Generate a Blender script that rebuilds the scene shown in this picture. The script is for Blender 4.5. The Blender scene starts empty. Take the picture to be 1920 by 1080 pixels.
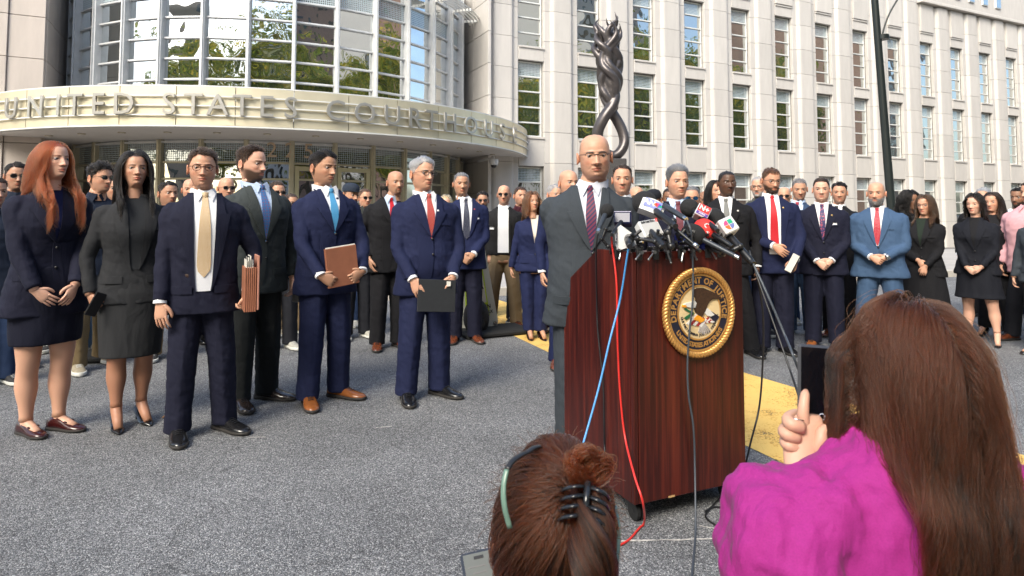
import bpy, math, random
import numpy as np
from mathutils import Vector, Matrix, Euler
from mathutils.bvhtree import BVHTree
random.seed(7); rng = np.random.default_rng(11)
SC = bpy.context.scene; COL = SC.collection
R = math.radians
# ------------------------------------------------------------ camera, sky, sun, exposure
FPX = 1200.0; TILT = R(3.1); PX, PY = 960.0, 335.0; CAMH = 1.38
cam = bpy.data.cameras.new('camera'); camo = bpy.data.objects.new('camera', cam); COL.objects.link(camo)
camo.location = (0, 0, CAMH); camo.rotation_euler = (R(90) + TILT, 0, 0)
cam.sensor_width = 36; cam.lens = FPX * 36 / 1920; cam.shift_y = -(540 - PY) / 1920
cam.clip_start = 0.05; cam.clip_end = 600
cam.dof.use_dof = True; cam.dof.focus_distance = 3.9; cam.dof.aperture_fstop = 9
SC.camera = camo
SUN_EL, SUN_AZ = R(42), R(208)          # azimuth measured clockwise from +Y (north)
w = bpy.data.worlds.new('World'); SC.world = w; w.use_nodes = True
nt = w.node_tree; bg = nt.nodes['Background']
sky = nt.nodes.new('ShaderNodeTexSky'); sky.sky_type = 'NISHITA'; sky.sun_disc = False
sky.sun_elevation = SUN_EL; sky.sun_rotation = SUN_AZ; sky.air_density = 1.0; sky.dust_density = 3.0; sky.ozone_density = 1.0
nt.links.new(sky.outputs[0], bg.inputs[0]); bg.inputs[1].default_value = 0.145
sun = bpy.data.lights.new('sun', 'SUN'); suno = bpy.data.objects.new('sun', sun); COL.objects.link(suno)
sun.energy = 1.5; sun.angle = R(26); sun.color = (1, .95, .88)
sdir = Vector((math.sin(SUN_AZ) * math.cos(SUN_EL), math.cos(SUN_AZ) * math.cos(SUN_EL), math.sin(SUN_EL)))
suno.rotation_euler = sdir.to_track_quat('Z', 'Y').to_euler(); suno.location = (0, 0, 40)
vs = SC.view_settings; vs.view_transform = 'Standard'; vs.look = 'None'; vs.gamma = 1; vs.exposure = 1.4
try:
    vs.use_white_balance = True; vs.white_balance_temperature = 6650; vs.white_balance_tint = 6
except Exception: pass
SC.cycles.use_denoising = True; SC.cycles.max_bounces = 6; SC.cycles.use_adaptive_sampling = True
SC.cycles.caustics_reflective = False; SC.cycles.caustics_refractive = False

def pix_ray(x, y):
    return np.array([x - PX, -math.sin(TILT) * (PY - y) + math.cos(TILT) * FPX, math.cos(TILT) * (PY - y) + math.sin(TILT) * FPX])
def on_z(x, y, z=0.0):
    r = pix_ray(x, y); t = (z - CAMH) / r[2]; return np.array([0, 0, CAMH]) + r * t
def on_y(x, y, Y):
    r = pix_ray(x, y); return np.array([0, 0, CAMH]) + r * (Y / r[1])
def on_plane(x, y, P, n):
    r = pix_ray(x, y); o = np.array([0, 0, CAMH]); t = np.dot(np.array(P) - o, n) / np.dot(r, n); return o + r * t

# ------------------------------------------------------------ materials
MATS = {}
def mat(name, col=(.5, .5, .5), rough=.6, metal=0., spec=.5, bump=None, var=None, sheen=0., coat=0., emit=None, vcol=None, sss=0.):
    """bump=(scale, strength, distance[, stretch xyz]); var=(scale, amount)"""
    if name in MATS: return MATS[name]
    m = bpy.data.materials.new(name); m.use_nodes = True; n = m.node_tree.nodes; l = m.node_tree.links
    b = n['Principled BSDF']; c = tuple(col) + (1,)
    b.inputs['Base Color'].default_value = c; b.inputs['Roughness'].default_value = rough
    b.inputs['Metallic'].default_value = metal; b.inputs['Specular IOR Level'].default_value = spec
    b.inputs['Sheen Weight'].default_value = sheen; b.inputs['Coat Weight'].default_value = coat
    if sss:
        b.inputs['Subsurface Weight'].default_value = sss; b.inputs['Subsurface Radius'].default_value = (.012, .004, .002)
        b.inputs['Subsurface Scale'].default_value = 1.0
    tc = n.new('ShaderNodeTexCoord')
    src = None
    if vcol:
        a = n.new('ShaderNodeVertexColor'); a.layer_name = vcol; l.new(a.outputs[0], b.inputs['Base Color']); src = a.outputs[0]
    if var:
        t = n.new('ShaderNodeTexNoise'); t.inputs['Scale'].default_value = var[0]; t.inputs['Detail'].default_value = 6
        l.new(tc.outputs['Object'], t.inputs['Vector'])
        mr = n.new('ShaderNodeMapRange'); mr.inputs[1].default_value = .3; mr.inputs[2].default_value = .7
        mr.inputs[3].default_value = 1 - var[1]; mr.inputs[4].default_value = 1 + var[1]; l.new(t.outputs[0], mr.inputs[0])
        mx = n.new('ShaderNodeVectorMath'); mx.operation = 'SCALE'
        if src is None: mx.inputs[0].default_value = col
        else: l.new(src, mx.inputs[0])
        l.new(mr.outputs[0], mx.inputs[3]); l.new(mx.outputs[0], b.inputs['Base Color'])
    if bump:
        t = n.new('ShaderNodeTexNoise'); t.inputs['Scale'].default_value = bump[0]; t.inputs['Detail'].default_value = 4
        mp = n.new('ShaderNodeMapping'); l.new(tc.outputs['Object'], mp.inputs[0]); l.new(mp.outputs[0], t.inputs['Vector'])
        if len(bump) > 3: mp.inputs['Scale'].default_value = bump[3]
        bp = n.new('ShaderNodeBump'); bp.inputs['Strength'].default_value = bump[1]; bp.inputs['Distance'].default_value = bump[2]
        l.new(t.outputs[0], bp.inputs['Height']); l.new(bp.outputs[0], b.inputs['Normal'])
    if emit:
        b.inputs['Emission Color'].default_value = tuple(emit[0]) + (1,); b.inputs['Emission Strength'].default_value = emit[1]
    MATS[name] = m; return m
def nodes_of(m): return m.node_tree.nodes, m.node_tree.links, m.node_tree.nodes['Principled BSDF']
def ramp(n, stops):
    r = n.new('ShaderNodeValToRGB'); e = r.color_ramp.elements
    while len(e) < len(stops): e.new(.5)
    for i, (p, c) in enumerate(stops): e[i].position = p; e[i].color = tuple(c) + (1,)
    return r

# ------------------------------------------------------------ mesh builder
class MB:
    def __init__(s): s.V = []; s.F = []; s.M = []; s.C = []; s.n = 0
    def add(s, V, F, m=0, c=None):
        V = np.asarray(V, float); s.V.append(V)
        s.F += [tuple(i + s.n for i in f) for f in F]; s.M += [m] * len(F)
        if c is None: c = (1, 1, 1)
        c = np.asarray(c, float)
        if c.ndim == 1: c = np.tile(c, (len(V), 1))
        s.C.append(c); s.n += len(V); return s
    def box(s, c, d, m=0, rot=None, bev=0.):
        x, y, z = d[0] / 2, d[1] / 2, d[2] / 2
        if bev <= 0:
            V = np.array([(a * x, b * y, e * z) for a in (-1, 1) for b in (-1, 1) for e in (-1, 1)])
            F = [(0, 1, 3, 2), (4, 6, 7, 5), (0, 4, 5, 1), (2, 3, 7, 6), (0, 2, 6, 4), (1, 5, 7, 3)]
        else:
            p = []
            for a, b, e in ((x, y - bev, z - bev), (x - bev, y, z - bev), (x - bev, y - bev, z)):
                p += [(i * a, j * b, k * e) for i in (-1, 1) for j in (-1, 1) for k in (-1, 1)]
            V = np.array(p); g = lambda t, i, j, k: t * 8 + i * 4 + j * 2 + k
            F = [(g(0, 1, 0, 0), g(0, 1, 1, 0), g(0, 1, 1, 1), g(0, 1, 0, 1)), (g(0, 0, 0, 0), g(0, 0, 0, 1), g(0, 0, 1, 1), g(0, 0, 1, 0)),
                 (g(1, 0, 1, 0), g(1, 0, 1, 1), g(1, 1, 1, 1), g(1, 1, 1, 0)), (g(1, 0, 0, 0), g(1, 1, 0, 0), g(1, 1, 0, 1), g(1, 0, 0, 1)),
                 (g(2, 0, 0, 1), g(2, 1, 0, 1), g(2, 1, 1, 1), g(2, 0, 1, 1)), (g(2, 0, 0, 0), g(2, 0, 1, 0), g(2, 1, 1, 0), g(2, 1, 0, 0))]
            for i in (0, 1):
                for j in (0, 1):
                    F.append((g(0, i, j, 0), g(0, i, j, 1), g(1, i, j, 1), g(1, i, j, 0)))
                    F.append((g(0, i, 0, j), g(0, i, 1, j), g(2, i, 1, j), g(2, i, 0, j)))
                    F.append((g(1, 0, i, j), g(1, 1, i, j), g(2, 1, i, j), g(2, 0, i, j)))
                    for k in (0, 1): F.append((g(0, i, j, k), g(1, i, j, k), g(2, i, j, k)))
        if rot is not None: V = V @ np.array(rot).T
        return s.add(V + np.array(c), F, m)
    def loft(s, rings, m=0, cap=(True, True), closed=True, c=None):
        rings = [np.asarray(r, float) for r in rings]; N = len(rings[0]); K = len(rings); F = []
        for k in range(K - 1):
            for i in range(N if closed else N - 1):
                j = (i + 1) % N; F.append((k * N + i, k * N + j, (k + 1) * N + j, (k + 1) * N + i))
        if closed and cap[0]: F.append(tuple(range(N - 1, -1, -1)))
        if closed and cap[1]: F.append(tuple((K - 1) * N + i for i in range(N)))
        return s.add(np.concatenate(rings), F, m, c)
    def tube(s, P, r, n=8, m=0, up=(0, 0, 1), flat=1., cap=(True, True), c=None):
        P = np.asarray(P, float); K = len(P); r = np.broadcast_to(np.asarray(r, float), (K,))
        T = np.gradient(P, axis=0); T /= np.linalg.norm(T, axis=1)[:, None] + 1e-12
        u = np.array(up, float); rings = []
        if abs(np.dot(u, T[0])) > .95: u = np.array((1., 0, 0)) if abs(T[0][0]) < .9 else np.array((0, 1., 0))
        a = np.linspace(0, 2 * np.pi, n, endpoint=False)
        for k in range(K):
            u = u - np.dot(u, T[k]) * T[k]; u /= np.linalg.norm(u) + 1e-12; v = np.cross(T[k], u)
            rings.append(P[k] + r[k] * (np.cos(a)[:, None] * u * flat + np.sin(a)[:, None] * v))
        return s.loft(rings, m, cap, c=c)
    def cyl(s, c, r, h, n=16, m=0, axis='z', r2=None):
        d = {'x': (1, 0, 0), 'y': (0, 1, 0), 'z': (0, 0, 1)}[axis]; d = np.array(d) * h / 2; c = np.array(c)
        return s.tube([c - d, c + d], [r, r if r2 is None else r2], n, m)
    def sphere(s, c, r, nu=16, nv=10, m=0, rot=None, col=None):
        r = np.broadcast_to(np.asarray(r, float), (3,)); a = np.linspace(0, 2 * np.pi, nu, endpoint=False); V = []; F = []
        th = np.linspace(0.02, np.pi - .02, nv)
        V = np.array([(math.sin(t) * math.cos(p), math.sin(t) * math.sin(p), math.cos(t)) for t in th for p in a]) * r
        if rot is not None: V = V @ np.array(rot).T
        for k in range(nv - 1):
            for i in range(nu): j = (i + 1) % nu; F.append((k * nu + i, (k + 1) * nu + i, (k + 1) * nu + j, k * nu + j))
        F.append(tuple(range(nu))); F.append(tuple((nv - 1) * nu + i for i in range(nu - 1, -1, -1)))
        return s.add(V + np.array(c), F, m, col)
    def prism(s, pts, y0, y1, m=0, axis='y'):
        """2D outline extruded; axis y: pts are (x, z); axis z: pts are (x, y)"""
        p = np.asarray(pts, float); N = len(p)
        def mk(v):
            if axis == 'y': return np.stack([p[:, 0], np.full(N, v), p[:, 1]], 1)
            if axis == 'z': return np.stack([p[:, 0], p[:, 1], np.full(N, v)], 1)
            return np.stack([np.full(N, v), p[:, 0], p[:, 1]], 1)
        return s.loft([mk(y0), mk(y1)], m)
    def xf(s, Mx):
        Mx = np.array(Mx); s.V = [v @ Mx[:3, :3].T + Mx[:3, 3] for v in s.V]; return s
    def merge(s, o):
        for v, c in zip(o.V, o.C): s.V.append(v); s.C.append(c)
        s.F += [tuple(i + s.n for i in f) for f in o.F]; s.M += o.M; s.n += o.n; return s
    def mesh(s, name, mats, smooth=True, col=False, angle=None):
        me = bpy.data.meshes.new(name); V = np.concatenate(s.V)
        me.from_pydata(V.tolist(), [], s.F)
        for m_ in (mats if isinstance(mats, (list, tuple)) else [mats]): me.materials.append(m_)
        if any(s.M): me.polygons.foreach_set('material_index', s.M)
        if col:
            at = me.color_attributes.new('Col', 'FLOAT_COLOR', 'POINT'); C = np.concatenate(s.C)
            at.data.foreach_set('color', np.hstack([C, np.ones((len(C), 1))]).ravel())
        if smooth:
            me.polygons.foreach_set('use_smooth', [True] * len(me.polygons))
            if angle: me.set_sharp_from_angle(angle=R(angle))
        me.update(); return me
    def build(s, name, mats, parent=None, smooth=True, col=False, angle=None, loc=None, rot=None):
        return link(name, s.mesh(name, mats, smooth, col, angle), parent, loc, rot)
def link(name, data, parent=None, loc=None, rot=None):
    o = bpy.data.objects.new(name, data); COL.objects.link(o)
    if parent: o.parent = parent
    if loc is not None: o.location = loc
    if rot is not None: o.rotation_euler = rot
    return o
def empty(name, loc=(0, 0, 0), rz=0., label=None, cat=None, group=None):
    o = link(name, None, None, loc, (0, 0, rz)); o.empty_display_size = .1
    return tag(o, label, cat, group)
def tag(o, label=None, cat=None, group=None, kind=None):
    if label: o['label'] = label
    if cat: o['category'] = cat
    if group: o['group'] = group
    if kind: o['kind'] = kind
    return o
def text_mesh(txt, size, ext=.01, bevel=0., align='CENTER', bold=0., spacing=1.):
    c = bpy.data.curves.new('lettering', 'FONT'); c.body = txt; c.size = size; c.extrude = ext; c.bevel_depth = bevel
    c.align_x = align; c.align_y = 'CENTER'; c.offset = bold; c.space_character = spacing; c.resolution_u = 3
    o = bpy.data.objects.new('tmp', c); me = bpy.data.meshes.new_from_object(o); bpy.data.objects.remove(o); bpy.data.curves.remove(c)
    return me
def rotz(a): return np.array([[math.cos(a), -math.sin(a), 0], [math.sin(a), math.cos(a), 0], [0, 0, 1]])
def rotx(a): return np.array([[1, 0, 0], [0, math.cos(a), -math.sin(a)], [0, math.sin(a), math.cos(a)]])
def roty(a): return np.array([[math.cos(a), 0, math.sin(a)], [0, 1, 0], [-math.sin(a), 0, math.cos(a)]])
def smooth(a, b, x):
    t = np.clip((x - a) / (b - a), 0, 1); return t * t * (3 - 2 * t)
def spline(P, n=40):
    """Catmull-Rom through P"""
    P = np.asarray(P, float); Q = np.vstack([2 * P[0] - P[1], P, 2 * P[-1] - P[-2]]); out = []
    K = len(P) - 1
    for k in range(K):
        a, b, c, d = Q[k:k + 4]; m = max(2, n // K)
        for t in np.linspace(0, 1, m, endpoint=(k == K - 1)):
            out.append(.5 * (2 * b + (c - a) * t + (2 * a - 5 * b + 4 * c - d) * t * t + (3 * b - a - 3 * c + d) * t ** 3))
    return np.array(out)
# ------------------------------------------------------------ setting materials
def asphalt_mat():
    m = mat('asphalt', (.1, .1, .105), .9); n, l, b = nodes_of(m)
    tc = n.new('ShaderNodeTexCoord')
    v = n.new('ShaderNodeTexVoronoi'); v.inputs['Scale'].default_value = 210; v.inputs['Randomness'].default_value = 1
    l.new(tc.outputs['Object'], v.inputs['Vector'])
    r = ramp(n, [(0., (.035, .036, .04)), (.3, (.095, .097, .103)), (.6, (.165, .168, .176)), (.82, (.22, .222, .228)), (.93, (.40, .40, .40)), (1., (.46, .46, .45))])
    sx = n.new('ShaderNodeSeparateColor'); l.new(v.outputs['Color'], sx.inputs[0]); l.new(sx.outputs[0], r.inputs[0])
    big = n.new('ShaderNodeTexNoise'); big.inputs['Scale'].default_value = 1.1; big.inputs['Detail'].default_value = 8; l.new(tc.outputs['Object'], big.inputs['Vector'])
    mr = n.new('ShaderNodeMapRange'); mr.inputs[1].default_value = .3; mr.inputs[2].default_value = .7; mr.inputs[3].default_value = .74; mr.inputs[4].default_value = 1.14
    l.new(big.outputs[0], mr.inputs[0])
    sc = n.new('ShaderNodeVectorMath'); sc.operation = 'SCALE'; l.new(r.outputs[0], sc.inputs[0]); l.new(mr.outputs[0], sc.inputs[3])
    # cracks
    cv = n.new('ShaderNodeTexVoronoi'); cv.feature = 'DISTANCE_TO_EDGE'; cv.inputs['Scale'].default_value = .55
    nn = n.new('ShaderNodeTexNoise'); nn.inputs['Scale'].default_value = 2.5; nn.inputs['Detail'].default_value = 8; l.new(tc.outputs['Object'], nn.inputs['Vector'])
    ad = n.new('ShaderNodeVectorMath'); ad.operation = 'MULTIPLY_ADD'; ad.inputs[1].default_value = (.9, .9, 0)
    l.new(nn.outputs['Color'], ad.inputs[0]); l.new(tc.outputs['Object'], ad.inputs[2]); l.new(ad.outputs[0], cv.inputs['Vector'])
    cr = n.new('ShaderNodeMapRange'); cr.inputs[1].default_value = .001; cr.inputs[2].default_value = .007; cr.inputs[3].default_value = .72; cr.inputs[4].default_value = 1
    l.new(cv.outputs['Distance'], cr.inputs[0])
    s2 = n.new('ShaderNodeVectorMath'); s2.operation = 'SCALE'; l.new(sc.outputs[0], s2.inputs[0]); l.new(cr.outputs[0], s2.inputs[3])
    l.new(s2.outputs[0], b.inputs['Base Color'])
    bp = n.new('ShaderNodeBump'); bp.inputs['Strength'].default_value = .7; bp.inputs['Distance'].default_value = .006
    l.new(v.outputs['Distance'], bp.inputs['Height']); bp.invert = True; l.new(bp.outputs[0], b.inputs['Normal'])
    return m
def paint_mat():
    m = mat('yellow_paint', (.75, .45, .08), .8); n, l, b = nodes_of(m); tc = n.new('ShaderNodeTexCoord')
    v = n.new('ShaderNodeTexVoronoi'); v.inputs['Scale'].default_value = 110; l.new(tc.outputs['Object'], v.inputs['Vector'])
    t = n.new('ShaderNodeTexNoise'); t.inputs['Scale'].default_value = 3.5; t.inputs['Detail'].default_value = 10; t.inputs['Roughness'].default_value = .7; l.new(tc.outputs['Object'], t.inputs['Vector'])
    sx = n.new('ShaderNodeSeparateColor'); l.new(v.outputs['Color'], sx.inputs[0])
    a = n.new('ShaderNodeMath'); a.operation = 'MULTIPLY_ADD'; a.inputs[1].default_value = .28; l.new(sx.outputs[0], a.inputs[0]); l.new(t.outputs[0], a.inputs[2])
    r = ramp(n, [(0., (.80, .54, .16)), (.70, (.77, .50, .14)), (.79, (.58, .30, .055)), (.86, (.2, .13, .05)), (1., (.1, .09, .07))])
    l.new(a.outputs[0], r.inputs[0]); l.new(r.outputs[0], b.inputs['Base Color'])
    bp = n.new('ShaderNodeBump'); bp.inputs['Strength'].default_value = .6; bp.inputs['Distance'].default_value = .006; bp.invert = True
    l.new(v.outputs['Distance'], bp.inputs['Height']); l.new(bp.outputs[0], b.inputs['Normal'])
    return m
def glass_mat(name, refl=.45, tint=(.02, .03, .03), frit=0., wav=.5):
    """coated architectural glass: mirror-like coat over a dim room"""
    m = mat(name, tint, .03, spec=.5); n, l, b = nodes_of(m)
    g = n.new('ShaderNodeBsdfGlossy'); g.inputs['Roughness'].default_value = .015; g.inputs['Color'].default_value = (.93, .96, .97, 1)
    fr = n.new('ShaderNodeFresnel'); fr.inputs['IOR'].default_value = 1.5
    ad = n.new('ShaderNodeMath'); ad.operation = 'ADD'; ad.inputs[1].default_value = refl; ad.use_clamp = True; l.new(fr.outputs[0], ad.inputs[0])
    mx = n.new('ShaderNodeMixShader'); l.new(ad.outputs[0], mx.inputs[0]); l.new(b.outputs[0], mx.inputs[1]); l.new(g.outputs[0], mx.inputs[2])
    tc = n.new('ShaderNodeTexCoord'); geo = n.new('ShaderNodeNewGeometry')
    t = n.new('ShaderNodeTexNoise'); t.inputs['Scale'].default_value = .9; t.inputs['Detail'].default_value = 1; l.new(geo.outputs['Position'], t.inputs['Vector'])
    bp = n.new('ShaderNodeBump'); bp.inputs['Strength'].default_value = wav; bp.inputs['Distance'].default_value = .035
    l.new(t.outputs[0], bp.inputs['Height']); l.new(bp.outputs[0], g.inputs['Normal'])
    out = n['Material Output']
    if frit:
        v = n.new('ShaderNodeVectorMath'); v.operation = 'SCALE'; v.inputs[3].default_value = 1 / .085; l.new(tc.outputs['Object'], v.inputs[0])
        f = n.new('ShaderNodeVectorMath'); f.operation = 'FRACTION'; l.new(v.outputs[0], f.inputs[0])
        s = n.new('ShaderNodeVectorMath'); s.operation = 'SUBTRACT'; s.inputs[1].default_value = (.5, .5, .5); l.new(f.outputs[0], s.inputs[0])
        xz = n.new('ShaderNodeVectorMath'); xz.operation = 'MULTIPLY'; xz.inputs[1].default_value = (1, 0, 1); l.new(s.outputs[0], xz.inputs[0])
        ln = n.new('ShaderNodeVectorMath'); ln.operation = 'LENGTH'; l.new(xz.outputs[0], ln.inputs[0])
        gt = n.new('ShaderNodeMath'); gt.operation = 'GREATER_THAN'; gt.inputs[1].default_value = frit; l.new(ln.outputs['Value'], gt.inputs[0])
        d = n.new('ShaderNodeBsdfDiffuse'); d.inputs[0].default_value = (.40, .47, .50, 1)
        m2 = n.new('ShaderNodeMixShader'); l.new(gt.outputs[0], m2.inputs[0]); l.new(mx.outputs[0], m2.inputs[1]); l.new(d.outputs[0], m2.inputs[2])
        l.new(m2.outputs[0], out.inputs[0])
    else: l.new(mx.outputs[0], out.inputs[0])
    return m
M_ASPH = asphalt_mat(); M_PAINT = paint_mat()
def stone_mat(name, col, dirt=.06):
    m = mat(name, col, .8); n, l, b = nodes_of(m); tc = n.new('ShaderNodeTexCoord'); oi = n.new('ShaderNodeObjectInfo')
    t = n.new('ShaderNodeTexNoise'); t.inputs['Scale'].default_value = 1.3; t.inputs['Detail'].default_value = 10; t.inputs['Roughness'].default_value = .65
    mp = n.new('ShaderNodeMapping'); mp.inputs['Scale'].default_value = (2.2, 2.2, .45); geo = n.new('ShaderNodeNewGeometry'); l.new(geo.outputs['Position'], mp.inputs[0]); l.new(mp.outputs[0], t.inputs[0])
    mr = n.new('ShaderNodeMapRange'); mr.inputs[1].default_value = .25; mr.inputs[2].default_value = .75; mr.inputs[3].default_value = 1 - dirt * 1.6; mr.inputs[4].default_value = 1 + dirt
    l.new(t.outputs[0], mr.inputs[0])
    m2 = n.new('ShaderNodeMapRange'); m2.inputs[3].default_value = .94; m2.inputs[4].default_value = 1.05; l.new(oi.outputs['Random'], m2.inputs[0])
    mu = n.new('ShaderNodeMath'); mu.operation = 'MULTIPLY'; l.new(mr.outputs[0], mu.inputs[0]); l.new(m2.outputs[0], mu.inputs[1])
    sc = n.new('ShaderNodeVectorMath'); sc.operation = 'SCALE'; sc.inputs[0].default_value = col; l.new(mu.outputs[0], sc.inputs[3]); l.new(sc.outputs[0], b.inputs['Base Color'])
    f = n.new('ShaderNodeTexNoise'); f.inputs['Scale'].default_value = 30; l.new(tc.outputs['Object'], f.inputs[0])
    bp = n.new('ShaderNodeBump'); bp.inputs['Strength'].default_value = .15; bp.inputs['Distance'].default_value = .01; l.new(f.outputs[0], bp.inputs['Height']); l.new(bp.outputs[0], b.inputs['Normal'])
    return m
M_STONE = stone_mat('limestone', (.53, .505, .475)); M_JOINT = mat('joint_mortar', (.16, .145, .13), .95)
M_STONE_W = stone_mat('warm_limestone', (.52, .46, .41))
M_FRAME = mat('window_frame_metal', (.68, .69, .67), .4, .1, var=(3, .05))
M_BOWF = mat('bow_frame_metal', (.60, .61, .61), .4, .2, var=(3, .08))
M_BRONZEF = mat('entrance_frame_metal', (.50, .46, .34), .42, .45, var=(3, .08))
M_GLASS = glass_mat('coated_glass', .5, (.035, .05, .04)); M_BOWG = glass_mat('bow_glass', .62, (.03, .035, .03), wav=.9)
M_FRIT = glass_mat('frit_glass', .3, (.10, .12, .13), frit=.36)
M_FRITD = glass_mat('frit_glass_entrance', .25, (.05, .06, .05), frit=.42)

# ------------------------------------------------------------ ground
FD = np.array([2540., 1200.]); FD /= np.linalg.norm(FD)            # direction of the long facade
P0 = np.array([.825, 33.]); FA = math.atan2(FD[1], FD[0]); FN = np.array([FD[1], -FD[0], 0])
ca, cb = on_z(690, 565), on_z(1770, 520)
cd = (cb - ca)[:2]; cd /= np.linalg.norm(cd); cn = np.array([-cd[1], cd[0]]); ctr = ca[:2]
def cpt(s, t, z): return (ctr[0] + cd[0] * s + cn[0] * t, ctr[1] + cd[1] * s + cn[1] * t, z)
m_ = MB(); A = 70
m_.add([(-200, -120, 0), (200, -120, 0), cpt(150, 0, 0), cpt(-150, 0, 0)], [(0, 1, 2, 3)])
tag(m_.build('road', M_ASPH, smooth=False), kind='structure')
M_CONC = mat('pavement_concrete', (.36, .34, .32), .9, var=(1.2, .12), bump=(40, .2, .01))
M_CURB = mat('curb_stone', (.40, .37, .33), .85, var=(4, .12))
m_ = MB(); m_.box((0, 0, 0), (1, 1, 1))
pv = tag(link('pavement', None), kind='structure')
m_ = MB()
m_.add([cpt(-150, .16, .128), cpt(150, .16, .128), cpt(150, 7, .11), cpt(-150, 7, .11), cpt(150, 40, -2.2), cpt(-150, 40, -2.2), cpt(150, 260, -2.2), cpt(-150, 260, -2.2)],
       [(0, 1, 2, 3), (3, 2, 4, 5), (5, 4, 6, 7)])
m_.build('paving_ground', M_JOINT, pv, smooth=False)
# curb stones and paving slabs
cm = MB(); cm.box((0, 0, 0), (1.19, .15, .34), bev=.012); cme = cm.mesh('curb_stone', M_CURB, smooth=False)
for i in range(-26, 40):
    link('curb_stone', cme, pv, cpt(i * 1.2, .075, -.03), (0, 0, math.atan2(cd[1], cd[0])))
sm_ = MB(); sm_.box((0, 0, 0), (1.485, 1.485, .05), bev=.006); sme = sm_.mesh('paving_slab', M_CONC, smooth=False)
for j in range(4):
    for i in range(-18, 28):
        link('paving_slab', sme, pv, cpt(i * 1.5 + .3 * (j % 2), .93 + j * 1.5, .112 + (.128 - .112) * 0 - .0 + random.uniform(-.002, .002)), (0, 0, math.atan2(cd[1], cd[0])))
# painted yellow strip on the road (letter of a street mural)
def gp(x, y, z=.004): return tuple(on_z(x, y, z))
Lo = [(905, 602), (975, 635), (1045, 665), (1472, 870), (1905, 1090)]; Up = [(862, 541), (975, 572), (1050, 597), (1502, 730), (1930, 860)]
m_ = MB(); a = gp(905, 602); b_ = gp(1472, 870); c_ = gp(1502, 730); d_ = gp(862, 541)
ext = np.array(b_) - np.array(a); e2 = np.array(c_) - np.array(d_)
m_.add([a, tuple(np.array(b_) + ext * .5), tuple(np.array(c_) + e2 * .6), d_], [(0, 1, 2, 3)])
tag(m_.build('road_marking', M_PAINT, smooth=False), kind='structure')
m_ = MB(); m_.add([gp(-60, 705), gp(6, 676), gp(22, 610), gp(-60, 618)], [(0, 1, 2, 3)])
tag(m_.build('road_marking', M_PAINT, smooth=False), kind='structure')
# chalk / worn white marks
M_CHALK = mat('chalk', (.45, .43, .40), .95, var=(60, .5))
for (x0, y0, x1, y1, wd) in ((705, 802, 735, 799, .014), (465, 820, 498, 819, .010), (1165, 1014, 1400, 1008, .013), (1310, 985, 1390, 1000, .008)):
    p, q = np.array(gp(x0, y0, .003)), np.array(gp(x1, y1, .003)); d = q - p; nn = np.array([-d[1], d[0], 0]); nn /= np.linalg.norm(nn); m_ = MB()
    k = 14; L = []; U = []
    for i in range(k + 1):
        c = p + d * i / k + nn * random.uniform(-.3, .3) * wd; hw = wd * .5 * random.uniform(.35, 1.1)
        L.append(c - nn * hw); U.append(c + nn * hw)
    m_.add(L + U, [(i, i + 1, k + 2 + i, k + 1 + i) for i in range(k)])
    tag(m_.build('chalk_mark', M_CHALK, smooth=False), kind='structure')
# dry leaf / cigar stub on the road
M_LEAF = mat('dry_leaf', (.20, .11, .06), .8, var=(40, .3))
p, q = on_z(304, 783, .01), on_z(321, 776, .01)
m_ = MB(); m_.tube(np.linspace(p, q, 6), [.004, .009, .01, .009, .008, .004], 7)
tag(m_.build('dry_leaf', M_LEAF), 'small curled brown dry leaf lying on the asphalt', 'leaf')

# ------------------------------------------------------------ long stone wing of the courthouse
wing = empty('courthouse_wing', (P0[0], P0[1], 0), FA, 'long pale limestone courthouse wing with tall narrow windows on the right', 'building')
def ft(px):   # facade coordinate from a pixel column
    k = (px - 960) / 1200.; return (k * P0[1] - P0[0]) / (FD[0] - k * FD[1])
def fz(px, py):
    t = ft(px); P = (P0[0] + FD[0] * t, P0[1] + FD[1] * t, 0); return on_plane(px, py, P, FN)[2]
zAt, zAb = fz(1465, 30), (fz(1465, 143) + fz(994, 88)) / 2; zBt = (fz(1465, 165) + fz(994, 115)) / 2; zBb = (fz(1465, 283) + fz(994, 255)) / 2
zCt = (fz(1465, 328) + fz(994, 312)) / 2
ROWS = [(zAb, zAt), (zBb, zBt), (zCt - (zBt - zBb), zCt)]
GZ = -2.2
centers = [ft((a + b) / 2) for a, b in ((1080, 1137), (1182, 1223), (1277, 1317), (1367, 1402), (1449, 1482), (1527, 1558), (1600, 1627), (1668, 1692), (1732, 1757), (1792, 1813), (1850, 1868))]
pitch = (centers[-1] - centers[0]) / 10; c0 = centers[0]; WW = 1.5
TOPL = zAt + 6.0; tsplit = ft(1733); TOPR = fz(1750, 12)
print('rows', ROWS, 'pitch', pitch, 'TOPR', TOPR, TOPL)
tend = c0 + pitch * 15.5; t_start = ft(912)
nb = list(range(-1, 15))
core = MB()
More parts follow.
